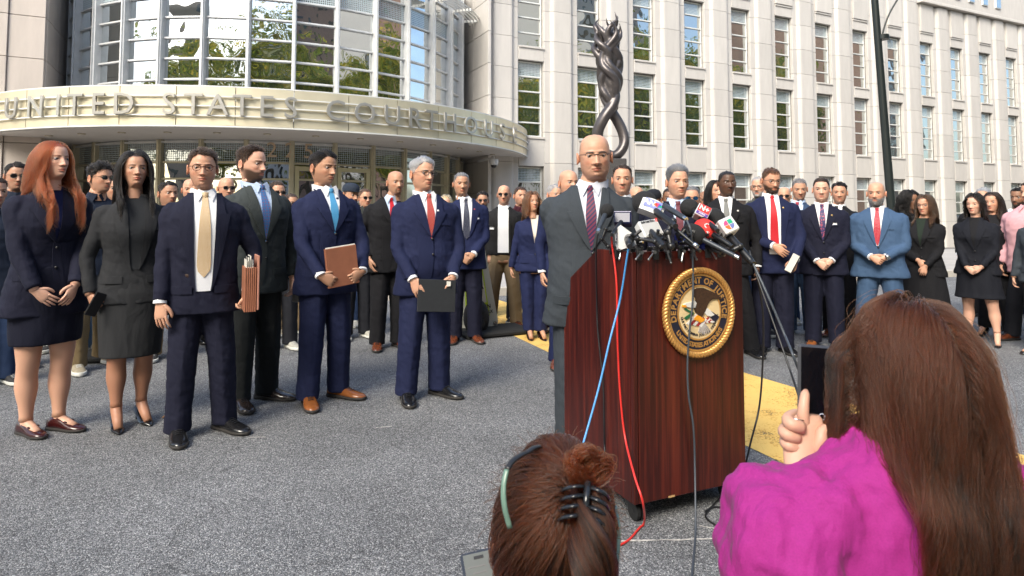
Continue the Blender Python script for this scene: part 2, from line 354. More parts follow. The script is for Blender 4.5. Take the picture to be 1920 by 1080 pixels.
# wall core as strips between windows (windows are real openings)
def wx(k): return c0 + pitch * k + (.12 if k == -1 else 0)
cuts = [t_start + .02] + [v for k in nb for v in (wx(k) - WW / 2, wx(k) + WW / 2)] + [tend]
for i in range(0, len(cuts), 2):
    a, b = cuts[i], cuts[i + 1]; top = TOPL if (a + b) / 2 < tsplit else TOPR
    core.box(((a + b) / 2, .55, (GZ + top) / 2), (b - a, .5, top - GZ))
for k in nb:
    top = TOPL if wx(k) < tsplit else TOPR
    zz = [GZ] + [v for r_ in ROWS[::-1] for v in r_] + [top]
    for i in range(0, len(zz), 2):
        if zz[i + 1] > zz[i]: core.box((wx(k), .55, (zz[i] + zz[i + 1]) / 2), (WW - .002, .496, zz[i + 1] - zz[i]))
core.build('wall_core', M_JOINT, wing, smooth=False)
inner = MB(); inner.box(((t_start + tend) / 2, 4.5, (GZ + TOPR) / 2), (tend - t_start - .4, .2, TOPR - GZ)); inner.build('inner_wall', mat('dim_interior', (.12, .12, .11), .9), wing, smooth=False)
# pier stones: projecting centre with stepped, rounded shoulders
H_C = 1.62
def pier_profile(wt):
    hw = wt / 2; c = hw * .56
    pts = [(-hw, .28), (-hw, .10), (-hw + .04, .075), (-c - .10, .07), (-c - .02, -.05), (-c + .06, -.10), (-c + .16, -.11), (c - .16, -.11), (c - .06, -.10), (c + .02, -.05), (c + .10, .07), (hw - .04, .075), (hw, .10), (hw, .28)]
    return pts
pm = {}
def pier_mesh(wt, h):
    key = (round(wt, 2), round(h, 2))
    if key not in pm:
        m = MB(); m.prism(pier_profile(wt), 0, h - .018, axis='z'); pm[key] = m.mesh('stone_panel', M_STONE, smooth=False)
    return pm[key]
z0 = ROWS[2][0] - 3 * 0; 
joints = [GZ]; z = fz(1027, 77) - 6 * H_C
while z < TOPL + .1: joints.append(z); z += H_C
joints = sorted(joints)
for i in range(len(nb) + 1):
    a = wx(nb[i - 1]) + WW / 2 if i else t_start; b = wx(nb[i]) - WW / 2 if i < len(nb) else tend
    cx_ = (a + b) / 2; lim = TOPL if cx_ < tsplit else TOPR
    for j in range(len(joints) - 1):
        za, zb = joints[j], min(joints[j + 1], lim)
        if zb - za < .2: continue
        link('stone_panel', pier_mesh(b - a - .006, zb - za), wing, (cx_, 0, za))
for k in nb:
    top = TOPL if wx(k) < tsplit else TOPR
    for (za, zb) in ((GZ, ROWS[2][0]), (ROWS[2][1], ROWS[1][0]), (ROWS[1][1], ROWS[0][0]), (ROWS[0][1], ROWS[0][1] + .75)):
        key = ('s', round(zb - za, 2))
        if key not in pm:
            m = MB(); m.box((0, .16, (zb - za) / 2), (WW - .012, .2, zb - za - .03), bev=.015)
            m.box((0, .10, zb - za - .06), (WW - .02, .2, .09)); pm[key] = m.mesh('spandrel_panel', M_STONE, smooth=False)
        link('spandrel_panel', pm[key], wing, (wx(k), 0, za))
    za = ROWS[0][1] + .75; n_ = int((top - za) / H_C)
    if top - za > .3:
        key = ('u', round(top - za, 2))
        if key not in pm:
            m = MB(); m.box((0, .10, (top - za) / 2), (WW - .012, .3, top - za - .03), bev=.015); pm[key] = m.mesh('stone_panel', M_STONE, smooth=False)
        link('stone_panel', pm[key], wing, (wx(k), 0, za))
# windows
fr = MB(); wh = ROWS[1][1] - ROWS[1][0]; bars = [0, .19, .395, .6, .8, 1.0]
for sx in (-1, 1): fr.box((sx * (WW / 2 - .045), 0, wh / 2), (.07, .12, wh - .01), bev=.008)
for i, t in enumerate(bars): fr.box((0, -.005, min(max(t * wh, .05), wh - .05)), (WW - .15, .12, .075), bev=.008)
frm = fr.mesh('window_frame', M_FRAME, smooth=False)
pan = {}
for i in range(5):
    h = (bars[i + 1] - bars[i]) * wh; p_ = MB(); p_.box((0, 0, 0), (WW - .16, .02, h - .07)); pan[i] = p_.mesh('pane', M_FRIT if i == 4 else M_GLASS, smooth=False)
for k in nb:
    for ri, (za, zb) in enumerate(ROWS):
        if wx(k) > tend: continue
        f_ = link('window', frm, wing, (wx(k), .38, za)); f_.scale = (1, 1, (zb - za) / wh)
        for i in range(5):
            link('pane', pan[i], f_, (0, .02, (bars[i] + bars[i + 1]) / 2 * wh), (R(random.uniform(-.5, .5)), 0, R(random.uniform(-.9, .9))))
# left return of this wing, cornices, roof strip
m_ = MB(); 
for j in range(len(joints) - 1):
    za, zb = joints[j], joints[j + 1]
    for q in range(3):
        o = MB(); o.box((t_start - .03, .55 + q * 2.02, (za + zb) / 2), (.16, 2.0, zb - za - .018), bev=.012); o.build('stone_panel', M_STONE, wing, smooth=False)
m_.box((t_start + .4, 3.3, (GZ + TOPL) / 2), (.7, 5.8, TOPL - GZ)); m_.build('return_wall', M_JOINT, wing, smooth=False)
m_ = MB(); m_.box(((tsplit + tend) / 2, .1, TOPR + .12), (tend - tsplit, .9, .24), bev=.03); m_.build('coping', M_STONE, wing, smooth=False)
m_ = MB(); m_.box((tsplit - .3, 4, (TOPR + TOPL) / 2), (.6, 8, TOPL - TOPR)); m_.build('return_wall', M_STONE, wing, smooth=False)
# tower set back above the right part
tw = empty('office_tower', (P0[0], P0[1], 0), FA, 'taller pale tower with narrow windows set back above the wing roof at far right', 'building')
m_ = MB(); tx0, tx1 = tsplit + 2.5, tend + 22; m_.box(((tx0 + tx1) / 2, 20, 14), (tx1 - tx0, 14, 36)); m_.build('wall', M_STONE, tw, smooth=False)
wm = MB(); wm.box((0, 0, 0), (1.0, .2, 2.6)); gm = MB(); gm.box((0, 0, 0), (.86, .1, 2.46)); gm.box((0, 0, 0), (.86, .14, .08), m=1)
wmm = wm.mesh('window', M_FRAME, smooth=False); gmm = gm.mesh('pane', [M_GLASS, M_FRAME], smooth=False)
for i in range(13):
    for j in range(2):
        f_ = link('window', wmm, tw, (tx0 + 2 + i * 2.6, 12.95, TOPR + 5.2 + j * 4.4)); link('pane', gmm, f_, (0, -.08, 0))
# ------------------------------------------------------------ left stone wing
tl1 = ft(72)
lw = empty('courthouse_wing', (P0[0], P0[1], 0), FA, 'warm pale limestone courthouse wall at the far left edge beside the curved glass', 'building')
edges = [tl1, tl1 - 1.15, tl1 - 2.0, tl1 - 5.2, tl1 - 6.2, tl1 - 9.4, tl1 - 10.4, tl1 - 13.6]
for i in range(len(edges) - 1):
    a, b = edges[i + 1], edges[i]; dep = -.17 if i % 2 == 1 else 0
    for j in range(len(joints) - 1):
        za, zb = joints[j], joints[j + 1]; o = MB(); o.box(((a + b) / 2, .15 + (0 if i % 2 else .07), (za + zb) / 2), (b - a - .015, .3, zb - za - .018), bev=.014)
        o.build('stone_panel', M_STONE_W, lw, smooth=False)
for j in range(len(joints) - 1):
    for q in range(3):
        za, zb = joints[j], joints[j + 1]; o = MB(); o.box((tl1 - .08, 1.35 + q * 2.02, (za + zb) / 2), (.2, 2.0, zb - za - .018), bev=.014); o.build('stone_panel', M_STONE_W, lw, smooth=False)
m_ = MB(); m_.box((tl1 - 7.2, 3.4, (GZ + TOPL) / 2), (14, 6, TOPL - GZ)); m_.build('wall_core', M_JOINT, lw, smooth=False)

# ------------------------------------------------------------ curved glass bow and entrance
BC = np.array([-12.4, 34.5]); BR = 9.65; CR = 13.25
bow = empty('glass_bow', (BC[0], BC[1], 0), 0, 'tall curved glass bow window above the entrance canopy', 'facade')
ent = empty('entrance_storefront', (BC[0], BC[1], 0), 0, 'curved glass entrance wall with bronze frames and numerals under the canopy', 'entrance')
near = 24.9
def nz(y): return on_y(529, y, near + .0)[2]
zr = [nz(v) for v in (149, 109, 71, 33)]; dz = (zr[3] - zr[0]) / 3
CT = on_y(430, 163, 21.7)[2]; CB = on_y(430, 240, 21.7)[2]; SOF = CB - .05
print('canopy', CT, CB, 'transoms', zr)
bays = [-68.2 + 9.95 * k for k in range(-9, 10)]
ta = R(9.95); pw = 2 * BR * math.tan(ta / 2)
tz = [zr[0] + dz * i for i in range(-3, 9)]
pmesh = MB(); pmesh.box((0, 0, 0), (pw - .16, .03, dz - .08)); pms = pmesh.mesh('pane', M_BOWG, smooth=False)
pmf = MB(); pmf.box((0, 0, 0), (pw - .16, .03, dz - .08)); pmf = pmf.mesh('pane', M_FRIT, smooth=False)
mm = MB(); mm.box((0, -.12, 0), (.16, .34, tz[-1] - CB), bev=.02); mm.box((0, -.31, 0), (.07, .08, tz[-1] - CB)); mmm = mm.mesh('mullion', M_BOWF, smooth=False)
tmm = MB(); tmm.box((0, -.04, 0), (pw - .16, .16, .075), bev=.012); tmm = tmm.mesh('transom', M_BOWF, smooth=False)
for k, ang in enumerate(bays):
    a = R(ang); link('mullion', mmm, bow, (BR * math.cos(a), BR * math.sin(a), (tz[-1] + CB) / 2), (0, 0, a + R(90)))
    if k == len(bays) - 1: continue
    am = a + ta / 2; rr = BR * math.cos(ta / 2)
    for j in range(len(tz)):
        link('transom', tmm, bow, (rr * math.cos(am), rr * math.sin(am), tz[j]), (0, 0, am + R(90)))
        if j: link('pane', pmf if j == 8 else pms, bow, (rr * math.cos(am), rr * math.sin(am), tz[j] - dz / 2), (R(random.uniform(-.6, .6)), 0, am + R(90) + R(random.uniform(-.9, .9))))
# bright ceiling and floors inside the bow are hidden by reflections; a dim room core stands behind
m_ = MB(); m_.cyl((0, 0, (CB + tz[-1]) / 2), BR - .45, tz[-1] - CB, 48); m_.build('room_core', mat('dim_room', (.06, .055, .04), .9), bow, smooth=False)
# stainless cladding beside the bow
m_ = MB()
M_CLAD = mat('metal_cladding', (.62, .63, .64), .45, .15, var=(2, .06))
for sgn, t_ in ((1, t_start), (-1, tl1)):
    for i in range(9):
        xx = t_ - sgn * (.3 + i * .32)
        o = MB(); o.box((xx, 4.6 + .05 * (i % 2), (GZ + TOPL) / 2), (.3, .3, TOPL - GZ), bev=.02); o.build('cladding_panel', M_CLAD, wing if sgn > 0 else lw, smooth=False)
# small louvre on the bow's right shoulder
lo = empty('sunshade', (BC[0], BC[1], 0), 0, 'slatted metal sunshade wrapping the right shoulder of the glass bow', 'sunshade')
zl = on_y(800, 2, 30)[2]
for i in range(5):
    rr = BR + .5 + .17 * i; pts = [(rr * math.cos(R(a)), rr * math.sin(R(a)), zl) for a in np.arange(-47, 10, 3)]
    o = MB(); o.tube(pts, .045, 6); o.build('slat', M_FRAME, lo, smooth=False)
for a in bays:
    if -50 < a < 12:
        o = MB(); o.box(((BR + .75) * math.cos(R(a)), (BR + .75) * math.sin(R(a)), zl - .08), (1.1, .05, .12), rot=rotz(R(a))); o.build('bracket', M_FRAME, lo, smooth=False)
# entrance level
er = BR - .05; za = GZ * 0 - .3; etz = [on_y(529, v, near)[2] for v in (262, 304, 335)] ; etz = [SOF + .3, etz[1], etz[2], etz[2] - .95, etz[2] - 2.0]
for k, ang in enumerate(bays):
    a = R(ang); o = MB(); o.box((0, -.02, 0), (.2, .34, SOF + 1.6), bev=.02); o.box((0, -.2, 0), (.09, .06, SOF + 1.6))
    o.build('mullion', M_BRONZEF, ent, smooth=False, loc=(er * math.cos(a), er * math.sin(a), (SOF - 1) / 2), rot=(0, 0, a + R(90)))
    if k == len(bays) - 1: continue
    am = a + ta / 2; rr = er * math.cos(ta / 2)
    zz = etz + [-1.2]
    for j in range(len(zz) - 1):
        h = zz[j] - zz[j + 1]
        o = MB(); o.box((0, 0, 0), (pw - .2, .03, h - .07)); o.build('pane', M_FRITD if j == 0 else M_BOWG, ent, smooth=False, loc=(rr * math.cos(am), rr * math.sin(am), (zz[j] + zz[j + 1]) / 2), rot=(R(random.uniform(-.6, .6)), 0, am + R(90) + R(random.uniform(-1, 1))))
        o = MB(); o.box((0, -.04, 0), (pw - .2, .14, .08), bev=.01); o.build('transom', M_BRONZEF, ent, smooth=False, loc=(rr * math.cos(am), rr * math.sin(am), zz[j + 1]), rot=(0, 0, am + R(90)))
    if k in (9, 10):
        for sx in (-1, 1):
            o = MB(); o.box((sx * (pw / 2 - .2), -.1, 0), (.17, .12, 3.2), bev=.01); o.build('door_frame', mat('brass', (.58, .54, .36), .4, .5), ent, smooth=False, loc=(rr * math.cos(am), rr * math.sin(am), etz[1] - 1.7), rot=(0, 0, am + R(90)))
        o = MB(); o.box((0, -.1, 0), (pw - .5, .12, .17), bev=.01); o.build('door_frame', MATS['brass'], ent, smooth=False, loc=(rr * math.cos(am), rr * math.sin(am), etz[1] - .2), rot=(0, 0, am + R(90)))
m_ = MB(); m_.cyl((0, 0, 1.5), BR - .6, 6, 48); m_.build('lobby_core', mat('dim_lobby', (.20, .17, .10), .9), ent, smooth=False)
for px, ch in ((508, '2'), (542, '2'), (577, '5')):
    k = (px - 960) / 1200; dd = np.array([k, 1]); dd /= np.linalg.norm(dd); b2 = dd @ BC; p = dd * (b2 - (b2 * b2 - (BC @ BC - (BR + .12) ** 2)) ** .5) - BC; a = math.atan2(p[1], p[0])
    me = text_mesh(ch, .85, .03); me.materials.append(mat('numeral_bronze', (.55, .42, .3), .4, .5))
    link('numeral', me, ent, (p[0], p[1], on_y(px, 281, near)[2]), (R(90), 0, a + R(90)))
# ------------------------------------------------------------ canopy
can = empty('entrance_canopy', (BC[0], BC[1], 0), 0, 'curved champagne metal canopy lettered UNITED STATES COURTHOUSE', 'canopy')
def arc(r0, r1, za, zb, a0, a1, n):
    m = MB(); A = np.linspace(R(a0), R(a1), n); rings = []
    for a in A: rings.append([(r0 * math.cos(a), r0 * math.sin(a), za), (r1 * math.cos(a), r1 * math.sin(a), za), (r1 * math.cos(a), r1 * math.sin(a), zb), (r0 * math.cos(a), r0 * math.sin(a), zb)])
    m.loft(rings); return m
M_CHAMP = mat('champagne_metal', (.66, .60, .44), .42, .6, var=(1.5, .07), bump=(6, .12, .02, (1, 1, 12)))
M_SOFF = mat('soffit_panel', (.74, .73, .73), .6, var=(1, .03))
pa = []
for px in (15, 115, 222, 333, 442, 548, 650, 741, 825, 897, 958):
    k = (px - 960) / 1200; dd = np.array([k, 1]); dd /= np.linalg.norm(dd); b2 = dd @ BC; p = dd * (b2 - (b2 * b2 - (BC @ BC - CR ** 2)) ** .5) - BC; pa.append(math.degrees(math.atan2(p[1], p[0])))
print('panel angles', np.round(np.diff(pa), 1), pa)
stp = 8.15; a1 = pa[5]
for i in range(-10, 9):
    s_, e_ = a1 + i * stp, a1 + (i + 1) * stp; e_ = min(e_, -1)
    if s_ >= -1: continue
    arc(CR - .1, CR, CB + .06, CT - .05, s_ + .06, e_ - .06, 9).build('fascia_panel', M_CHAMP, can, smooth=True, angle=30)
arc(CR - .5, CR - .02, CT - .04, CT, a1 - 10 * stp, -1, 90).build('top_trim', M_FRAME, can, smooth=True, angle=30)
arc(CR - .12, CR + .03, CB - .0, CB + .05, a1 - 10 * stp, -1, 90).build('bottom_trim', M_FRAME, can, smooth=True, angle=30)
arc(7.6, CR - .13, CB - .02, CB + .3, a1 - 10 * stp, -1, 90).build('soffit', M_SOFF, can, smooth=True, angle=30)
for f_ in (.27, .5, .73): arc(CR + .05, CR + .09, CB + (CT - CB) * f_ - .02, CB + (CT - CB) * f_ + .02, a1 - 10 * stp, -1, 120).build('rail', M_FRAME, can, smooth=True, angle=30)
M_LET = mat('sign_letter_metal', (.42, .41, .38), .38, .65)
letters = [('U', 14), ('N', 60), ('I', 103), ('T', 134), ('E', 178), ('D', 226), ('S', 312), ('T', 358), ('A', 404), ('T', 450), ('E', 496), ('S', 542),
           ('C', 627), ('O', 682), ('U', 734), ('R', 776), ('T', 808), ('H', 843), ('O', 882), ('U', 916), ('S', 942), ('E', 965)]
for ch, px in letters:
    k = (px - 960) / 1200; dd = np.array([k, 1]); dd /= np.linalg.norm(dd); b2 = dd @ BC; q = b2 * b2 - (BC @ BC - (CR + .14) ** 2); p = dd * (b2 - max(q, 0) ** .5) - BC; a = math.atan2(p[1], p[0])
    me = text_mesh(ch, 1.04, .035, .004); me.materials.append(M_LET)
    link('letter', me, can, (p[0], p[1], (CB + CT) / 2), (R(90), 0, a + R(90)))
M_DL = mat('downlight_ring', (.5, .45, .35), .4, .6)
for i in range(-9, 10):
    a = R(a1 + (i + .5) * stp)
    if a > R(-3): continue
    o = MB(); o.cyl((0, 0, 0), .13, .03, 16); o.cyl((0, 0, -.012), .075, .03, 12, m=1); o.build('downlight', [M_DL, mat('lamp_glass', (.8, .78, .7), .3)], can, loc=(11.9 * math.cos(a), 11.9 * math.sin(a), CB - .035))
# ============================================================ people
BAKE = []          # garments whose modifiers are applied in one pass
SK = dict(fair=(.62, .36, .26), light=(.55, .30, .20), tan=(.46, .25, .16), olive=(.46, .25, .165), brown=(.25, .125, .075), dark=(.10, .05, .032))
M_SKIN = mat('skin', (.5, .3, .2), .48, vcol='Col', spec=.4, bump=(120, .08, .002), sss=.08)
M_EYE = mat('eye', (.8, .8, .8), .2, vcol='Col', spec=.35)
M_SOLE = mat('shoe_sole', (.03, .027, .025), .7)
M_LENS = mat('sunglass_lens', (.012, .012, .014), .06, spec=.8)
M_BLENS = mat('mirror_blue_lens', (.02, .12, .3), .06, metal=.8)
M_BLKF = mat('black_plastic', (.015, .015, .016), .35)
M_METAL = mat('bright_metal', (.6, .6, .6), .25, 1.)
M_GOLD = mat('gold_metal', (.75, .5, .18), .3, 1.)
def fabric(name, col, rough=.85, sheen=.0, w=1.):
    if name in MATS: return MATS[name]
    m = mat(name, col, rough, spec=.25, sheen=sheen); n, l, b = nodes_of(m); tc = n.new('ShaderNodeTexCoord')
    t = n.new('ShaderNodeTexNoise'); t.inputs['Scale'].default_value = 7; t.inputs['Detail'].default_value = 4; t.inputs['Distortion'].default_value = .6
    mp = n.new('ShaderNodeMapping'); mp.inputs['Scale'].default_value = (1.3, 1.3, .55); mp.inputs['Rotation'].default_value = (.2, .35, 0)
    l.new(tc.outputs['Object'], mp.inputs[0]); l.new(mp.outputs[0], t.inputs[0])
    b1 = n.new('ShaderNodeBump'); b1.inputs['Strength'].default_value = .42 * w; b1.inputs['Distance'].default_value = .03; l.new(t.outputs[0], b1.inputs['Height'])
    f = n.new('ShaderNodeTexNoise'); f.inputs['Scale'].default_value = 420; f.inputs['Detail'].default_value = 1; l.new(tc.outputs['Object'], f.inputs[0])
    b2 = n.new('ShaderNodeBump'); b2.inputs['Strength'].default_value = .25; b2.inputs['Distance'].default_value = .0012; l.new(f.outputs[0], b2.inputs['Height']); l.new(b1.outputs[0], b2.inputs['Normal'])
    l.new(b2.outputs[0], b.inputs['Normal'])
    mr = n.new('ShaderNodeMapRange'); mr.inputs[1].default_value = .3; mr.inputs[2].default_value = .7; mr.inputs[3].default_value = .92; mr.inputs[4].default_value = 1.08; l.new(f.outputs[0], mr.inputs[0])
    s = n.new('ShaderNodeVectorMath'); s.operation = 'SCALE'; s.inputs[0].default_value = col; l.new(mr.outputs[0], s.inputs[3]); l.new(s.outputs[0], b.inputs['Base Color'])
    return m
def tie_mat(name, c1, c2, kind='stripe', scale=40., thr=.5, c3=None):
    if name in MATS: return MATS[name]
    m = mat(name, c1, .5, spec=.3); n, l, b = nodes_of(m); tc = n.new('ShaderNodeTexCoord')
    if kind == 'stripe':
        wv = n.new('ShaderNodeTexWave'); wv.inputs['Scale'].default_value = scale / 6.283 / 3.14; wv.wave_type = 'BANDS'; wv.bands_direction = 'DIAGONAL'
        mp = n.new('ShaderNodeMapping'); mp.inputs['Scale'].default_value = (-1, .001, 1); l.new(tc.outputs['Object'], mp.inputs[0]); l.new(mp.outputs[0], wv.inputs[0])
        st = [(0, c1), (thr, c1), (thr + .02, c2), (1, c2)]
        if c3: st = [(0, c1), (thr, c1), (thr + .02, c3), (thr + .16, c3), (thr + .18, c2), (1, c2)]
        r = ramp(n, st); l.new(wv.outputs[0], r.inputs[0])
    else:
        v = n.new('ShaderNodeVectorMath'); v.operation = 'MULTIPLY'; v.inputs[1].default_value = (scale, 0, scale); l.new(tc.outputs['Object'], v.inputs[0])
        vo = n.new('ShaderNodeTexVoronoi'); vo.inputs['Randomness'].default_value = .15 if kind == 'dots' else .9; vo.inputs['Scale'].default_value = 1; l.new(v.outputs[0], vo.inputs['Vector'])
        r = ramp(n, [(0, c2), (thr, c2), (thr + .06, c1), (1, c1)]); l.new(vo.outputs['Distance'], r.inputs[0])
    l.new(r.outputs[0], b.inputs['Base Color']); return m
def hair_mat(name, col, rough=.42):
    if name in MATS: return MATS[name]
    m = bpy.data.materials.new(name); m.use_nodes = True; n = m.node_tree.nodes; l = m.node_tree.links
    n.remove(n['Principled BSDF']); h = n.new('ShaderNodeBsdfHairPrincipled'); h.parametrization = 'COLOR'; h.model = 'CHIANG'
    h.inputs['Color'].default_value = tuple(col) + (1,); h.inputs['IOR'].default_value = 1.36; h.inputs['Roughness'].default_value = rough; h.inputs['Radial Roughness'].default_value = .45
    [setattr(i, 'default_value', .3) for i in h.inputs if i.name.startswith('Random') and i.name != 'Random']
    l.new(h.outputs[0], n['Material Output'].inputs[0]); MATS[name] = m; return m
HC = dict(black=(.005, .004, .0035), dark=(.017, .010, .0065), brown=(.05, .025, .013), auburn=(.20, .040, .014), grey=(.30, .29, .28), blond=(.42, .30, .16), salt=(.12, .115, .11), chestnut=(.10, .042, .02))

def G(x, z, cx, cz, sx, sz): return np.exp(-((x - cx) / sx) ** 2 - ((z - cz) / sz) ** 2)
HT = np.array([  # z, half width, front, back
    (.112, .004, .004, .020), (.108, .028, -.028, .050), (.099, .047, -.052, .071), (.085, .0605, -.073, .087), (.066, .0695, -.087, .097), (.045, .0738, -.0935, .102),
    (.02, .0765, -.0945, .104), (0, .0762, -.0905, .101), (-.02, .0745, -.0905, .095), (-.04, .0715, -.0895, .086), (-.06, .067, -.087, .074), (-.08, .0605, -.084, .064),
    (-.095, .0535, -.0805, .060), (-.105, .0485, -.074, .060), (-.112, .0475, -.062, .0605), (-.118, .049, -.046, .061), (-.126, .051, -.036, .0625), (-.15, .053, -.034, .066), (-.19, .056, -.034, .07)])
def head_arrays(p, res=1.0):
    """face and skull as one swept surface: returns V, F, colour"""
    zs = np.concatenate([np.linspace(.112, .03, int(20 * res) + 4), np.linspace(.0285, -.016, int(26 * res) + 3), np.linspace(-.018, -.126, int(52 * res) + 6), np.linspace(-.132, -.19, 5)])
    nF, nB = int(54 * res) + 10, int(26 * res) + 8
    phi = np.concatenate([np.linspace(-1.25, 1.25, nF), np.linspace(1.25, 2 * np.pi - 1.25, nB + 2)[1:-1]])   # 0 = front
    a = np.interp(-zs, -HT[:, 0], HT[:, 1]); yf = np.interp(-zs, -HT[:, 0], HT[:, 2]); yb = np.interp(-zs, -HT[:, 0], HT[:, 3])
    jw = p.get('jaw', 1.0); a = a * (1 + (jw - 1) * smooth(-.02, -.09, zs)); a *= p.get('hw', .96)
    S, Cc = np.sin(phi), np.cos(phi); e = 2 / 2.15
    sx = np.sign(S) * np.abs(S) ** e; cy = np.sign(Cc) * np.abs(Cc) ** e
    X = a[:, None] * sx[None]; Z = np.repeat(zs[:, None], len(phi), 1); yc = .012
    Y = np.where(cy[None] > 0, yc + (yf - yc)[:, None] * cy[None], yc - (yb - yc)[:, None] * cy[None])
    front = smooth(.05, .45, Cc)[None]; ax = np.abs(X)
    fem = p.get('fem', 0.)
    t = np.clip((.016 - Z) / .054, 0, 1); hn = (.004 + .0265 * t ** 1.2 * p.get('nose', 1.)) * smooth(-.0495, -.040, Z) * smooth(.022, .006, Z)
    d = hn * np.exp(-(X / (.0080 + .0062 * t)) ** 2)
    d += .0085 * (G(ax, Z, .0135, -.040, .0062, .0062))
    d += (.0058 * (1 - .7 * fem)) * G(ax, Z, .028, .019, .020, .0065)
    d -= (.0070 - .0015 * fem) * G(ax, Z, .0335, .000, .0165, .0105) + (.004 - .001 * fem) * G(ax, Z, .0165, .002, .0065, .010)
    d += .0045 * G(ax, Z, .047, -.026, .016, .014)
    d -= .003 * G(ax, Z, .045, -.062, .014, .02)
    d += .0055 * G(X, Z, 0, -.066, .025, .015)
    lw = p.get('lips', 1.)
    d += .0042 * lw * G(X, Z, 0, -.0625, .0175, .0036) + .0048 * lw * G(X, Z, 0, -.0735, .0145, .0046)
    d -= .0042 * G(X, Z, 0, -.0678, .0215, .0016) + .0032 * G(X, Z, 0, -.0825, .016, .0045)
    d += .0055 * G(X, Z, 0, -.097, .017, .010) - .0012 * G(X, Z, 0, -.0555, .0035, .005)
    age = p.get('age', .3)
    nl = .0135 + (-.042 - Z) * .72; d -= .0028 * 1.4 * age * np.exp(-((ax - nl - .004) / .0035) ** 2) * smooth(-.078, -.064, Z) * smooth(-.040, -.048, Z)
    # eyeball shows through an almond opening; lids bulge round it
    ex = (ax - .0325) / .0148; up = .0043 * p.get('eo', 1.) * np.clip(1 - ex ** 2, 0, 1) ** .6; lo = -.0034 * np.clip(1 - ex ** 2, 0, 1) ** .7
    zc = Z + .0005 + .0012 * (-ex)
    inn = smooth(0, .0011, up - zc) * smooth(0, .0011, zc - lo) * (np.abs(ex) < 1)
    d += .0052 * G(ax, Z, .0325, .001, .0135, .0095)
    lid = np.exp(-((zc - up - .0012) / .0014) ** 2) * smooth(1.15, .9, np.abs(ex)); d += .0016 * lid
    d += .0014 * np.exp(-((zc - lo + .0012) / .0014) ** 2) * smooth(1.1, .9, np.abs(ex))
    d -= .0075 * inn
    d += .0012 * p.get('bags', .3) * G(ax, Z, .033, -.0145, .012, .003)
    Y = Y - d * front
    # skull back a bit fuller, jaw angle
    K, N = X.shape; V = np.stack([X, Y, Z], -1).reshape(-1, 3)
    F = [(k * N + i, (k + 1) * N + i, (k + 1) * N + (i + 1) % N, k * N + (i + 1) % N) for k in range(K - 1) for i in range(N)]
    F.append(tuple(range(N)))
    # colour
    sk = np.array(SK[p.get('skin', 'light')]) * p.get('skf', 1.)
    C = np.ones((K, N, 3)) * sk
    def mixc(mask, col):
        nonlocal C
        mask = np.clip(mask, 0, 1)[..., None]; C = C * (1 - mask) + np.array(col) * mask
    red = sk * np.array((1.06, .76, .72))
    fr = front * np.ones_like(Z)
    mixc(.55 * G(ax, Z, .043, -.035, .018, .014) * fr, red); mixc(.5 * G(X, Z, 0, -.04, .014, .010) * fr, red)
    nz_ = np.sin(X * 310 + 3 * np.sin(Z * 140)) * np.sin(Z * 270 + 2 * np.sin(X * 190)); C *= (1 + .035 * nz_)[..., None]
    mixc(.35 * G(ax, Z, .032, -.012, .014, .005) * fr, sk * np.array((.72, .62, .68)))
    mixc(.25 * G(ax, Z, .024, .008, .010, .005) * fr, sk * .6)  # under-brow shade painted into the skin colour
    lc = np.array(p.get('lipc', tuple(sk * np.array((.95, .55, .55)) if not fem else sk * np.array((.9, .42, .42)))))
    lipm = (np.abs(X) < .0245) * smooth(.0, .0015, (-.0578 - .010 * (ax / .024) ** 2) - Z) * smooth(0, .0015, Z - (-.0785 + .010 * (ax / .024) ** 2))
    mixc(.85 * lipm * fr, lc); mixc(.85 * np.exp(-((Z + .0679) / (.0017 * p.get('mo', 1.))) ** 2) * smooth(.026, .022, ax) * fr, sk * np.array((.16, .10, .09)))  # lips, with the shade of the mouth line painted between them
    mixc(.30 * np.exp(-((ax - nl - .002) / .0022) ** 2) * smooth(-.072, -.060, Z) * smooth(-.042, -.050, Z) * fr * min(1, age + .2), sk * .5)  # shade of the nose-to-mouth folds painted into the colour
    mixc(.28 * G(X, Z, 0, -.0835, .014, .004) * fr, sk * .55); mixc(.30 * G(ax, Z, .0165, .003, .004, .008) * fr, sk * .5)  # painted shade below the lower lip and at the inner eye corners
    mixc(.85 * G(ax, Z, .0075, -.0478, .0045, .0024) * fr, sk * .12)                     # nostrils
    hc = np.array(HC[p.get('hair', 'dark')]); bc = np.array(HC[p.get('browc', p.get('hair', 'dark'))])
    bz = .0165 + .0035 * np.sin(np.clip((ax - .012) / .036, 0, 1) * 2.6) - .0015; bm = np.exp(-((Z - bz) / (.0038 * p.get('brow', 1.))) ** 2) * smooth(.011, .016, ax) * smooth(.053, .042, ax)
    mixc(.92 * bm * fr, bc)
    mixc(.85 * np.exp(-((zc - up - .0004) / (.0007 + .0004 * fem)) ** 2) * smooth(1.1, .95, np.abs(ex)) * fr, (.02, .012, .01))   # lash line
    mixc(.35 * np.exp(-((zc - lo + .0003) / .0006) ** 2) * smooth(1.05, .9, np.abs(ex)) * fr, sk * .25)
    mixc(inn, (.25, .12, .10))
    beard = p.get('beard', 0)          # 0 none, 1 shadow, 2 goatee, 3 full
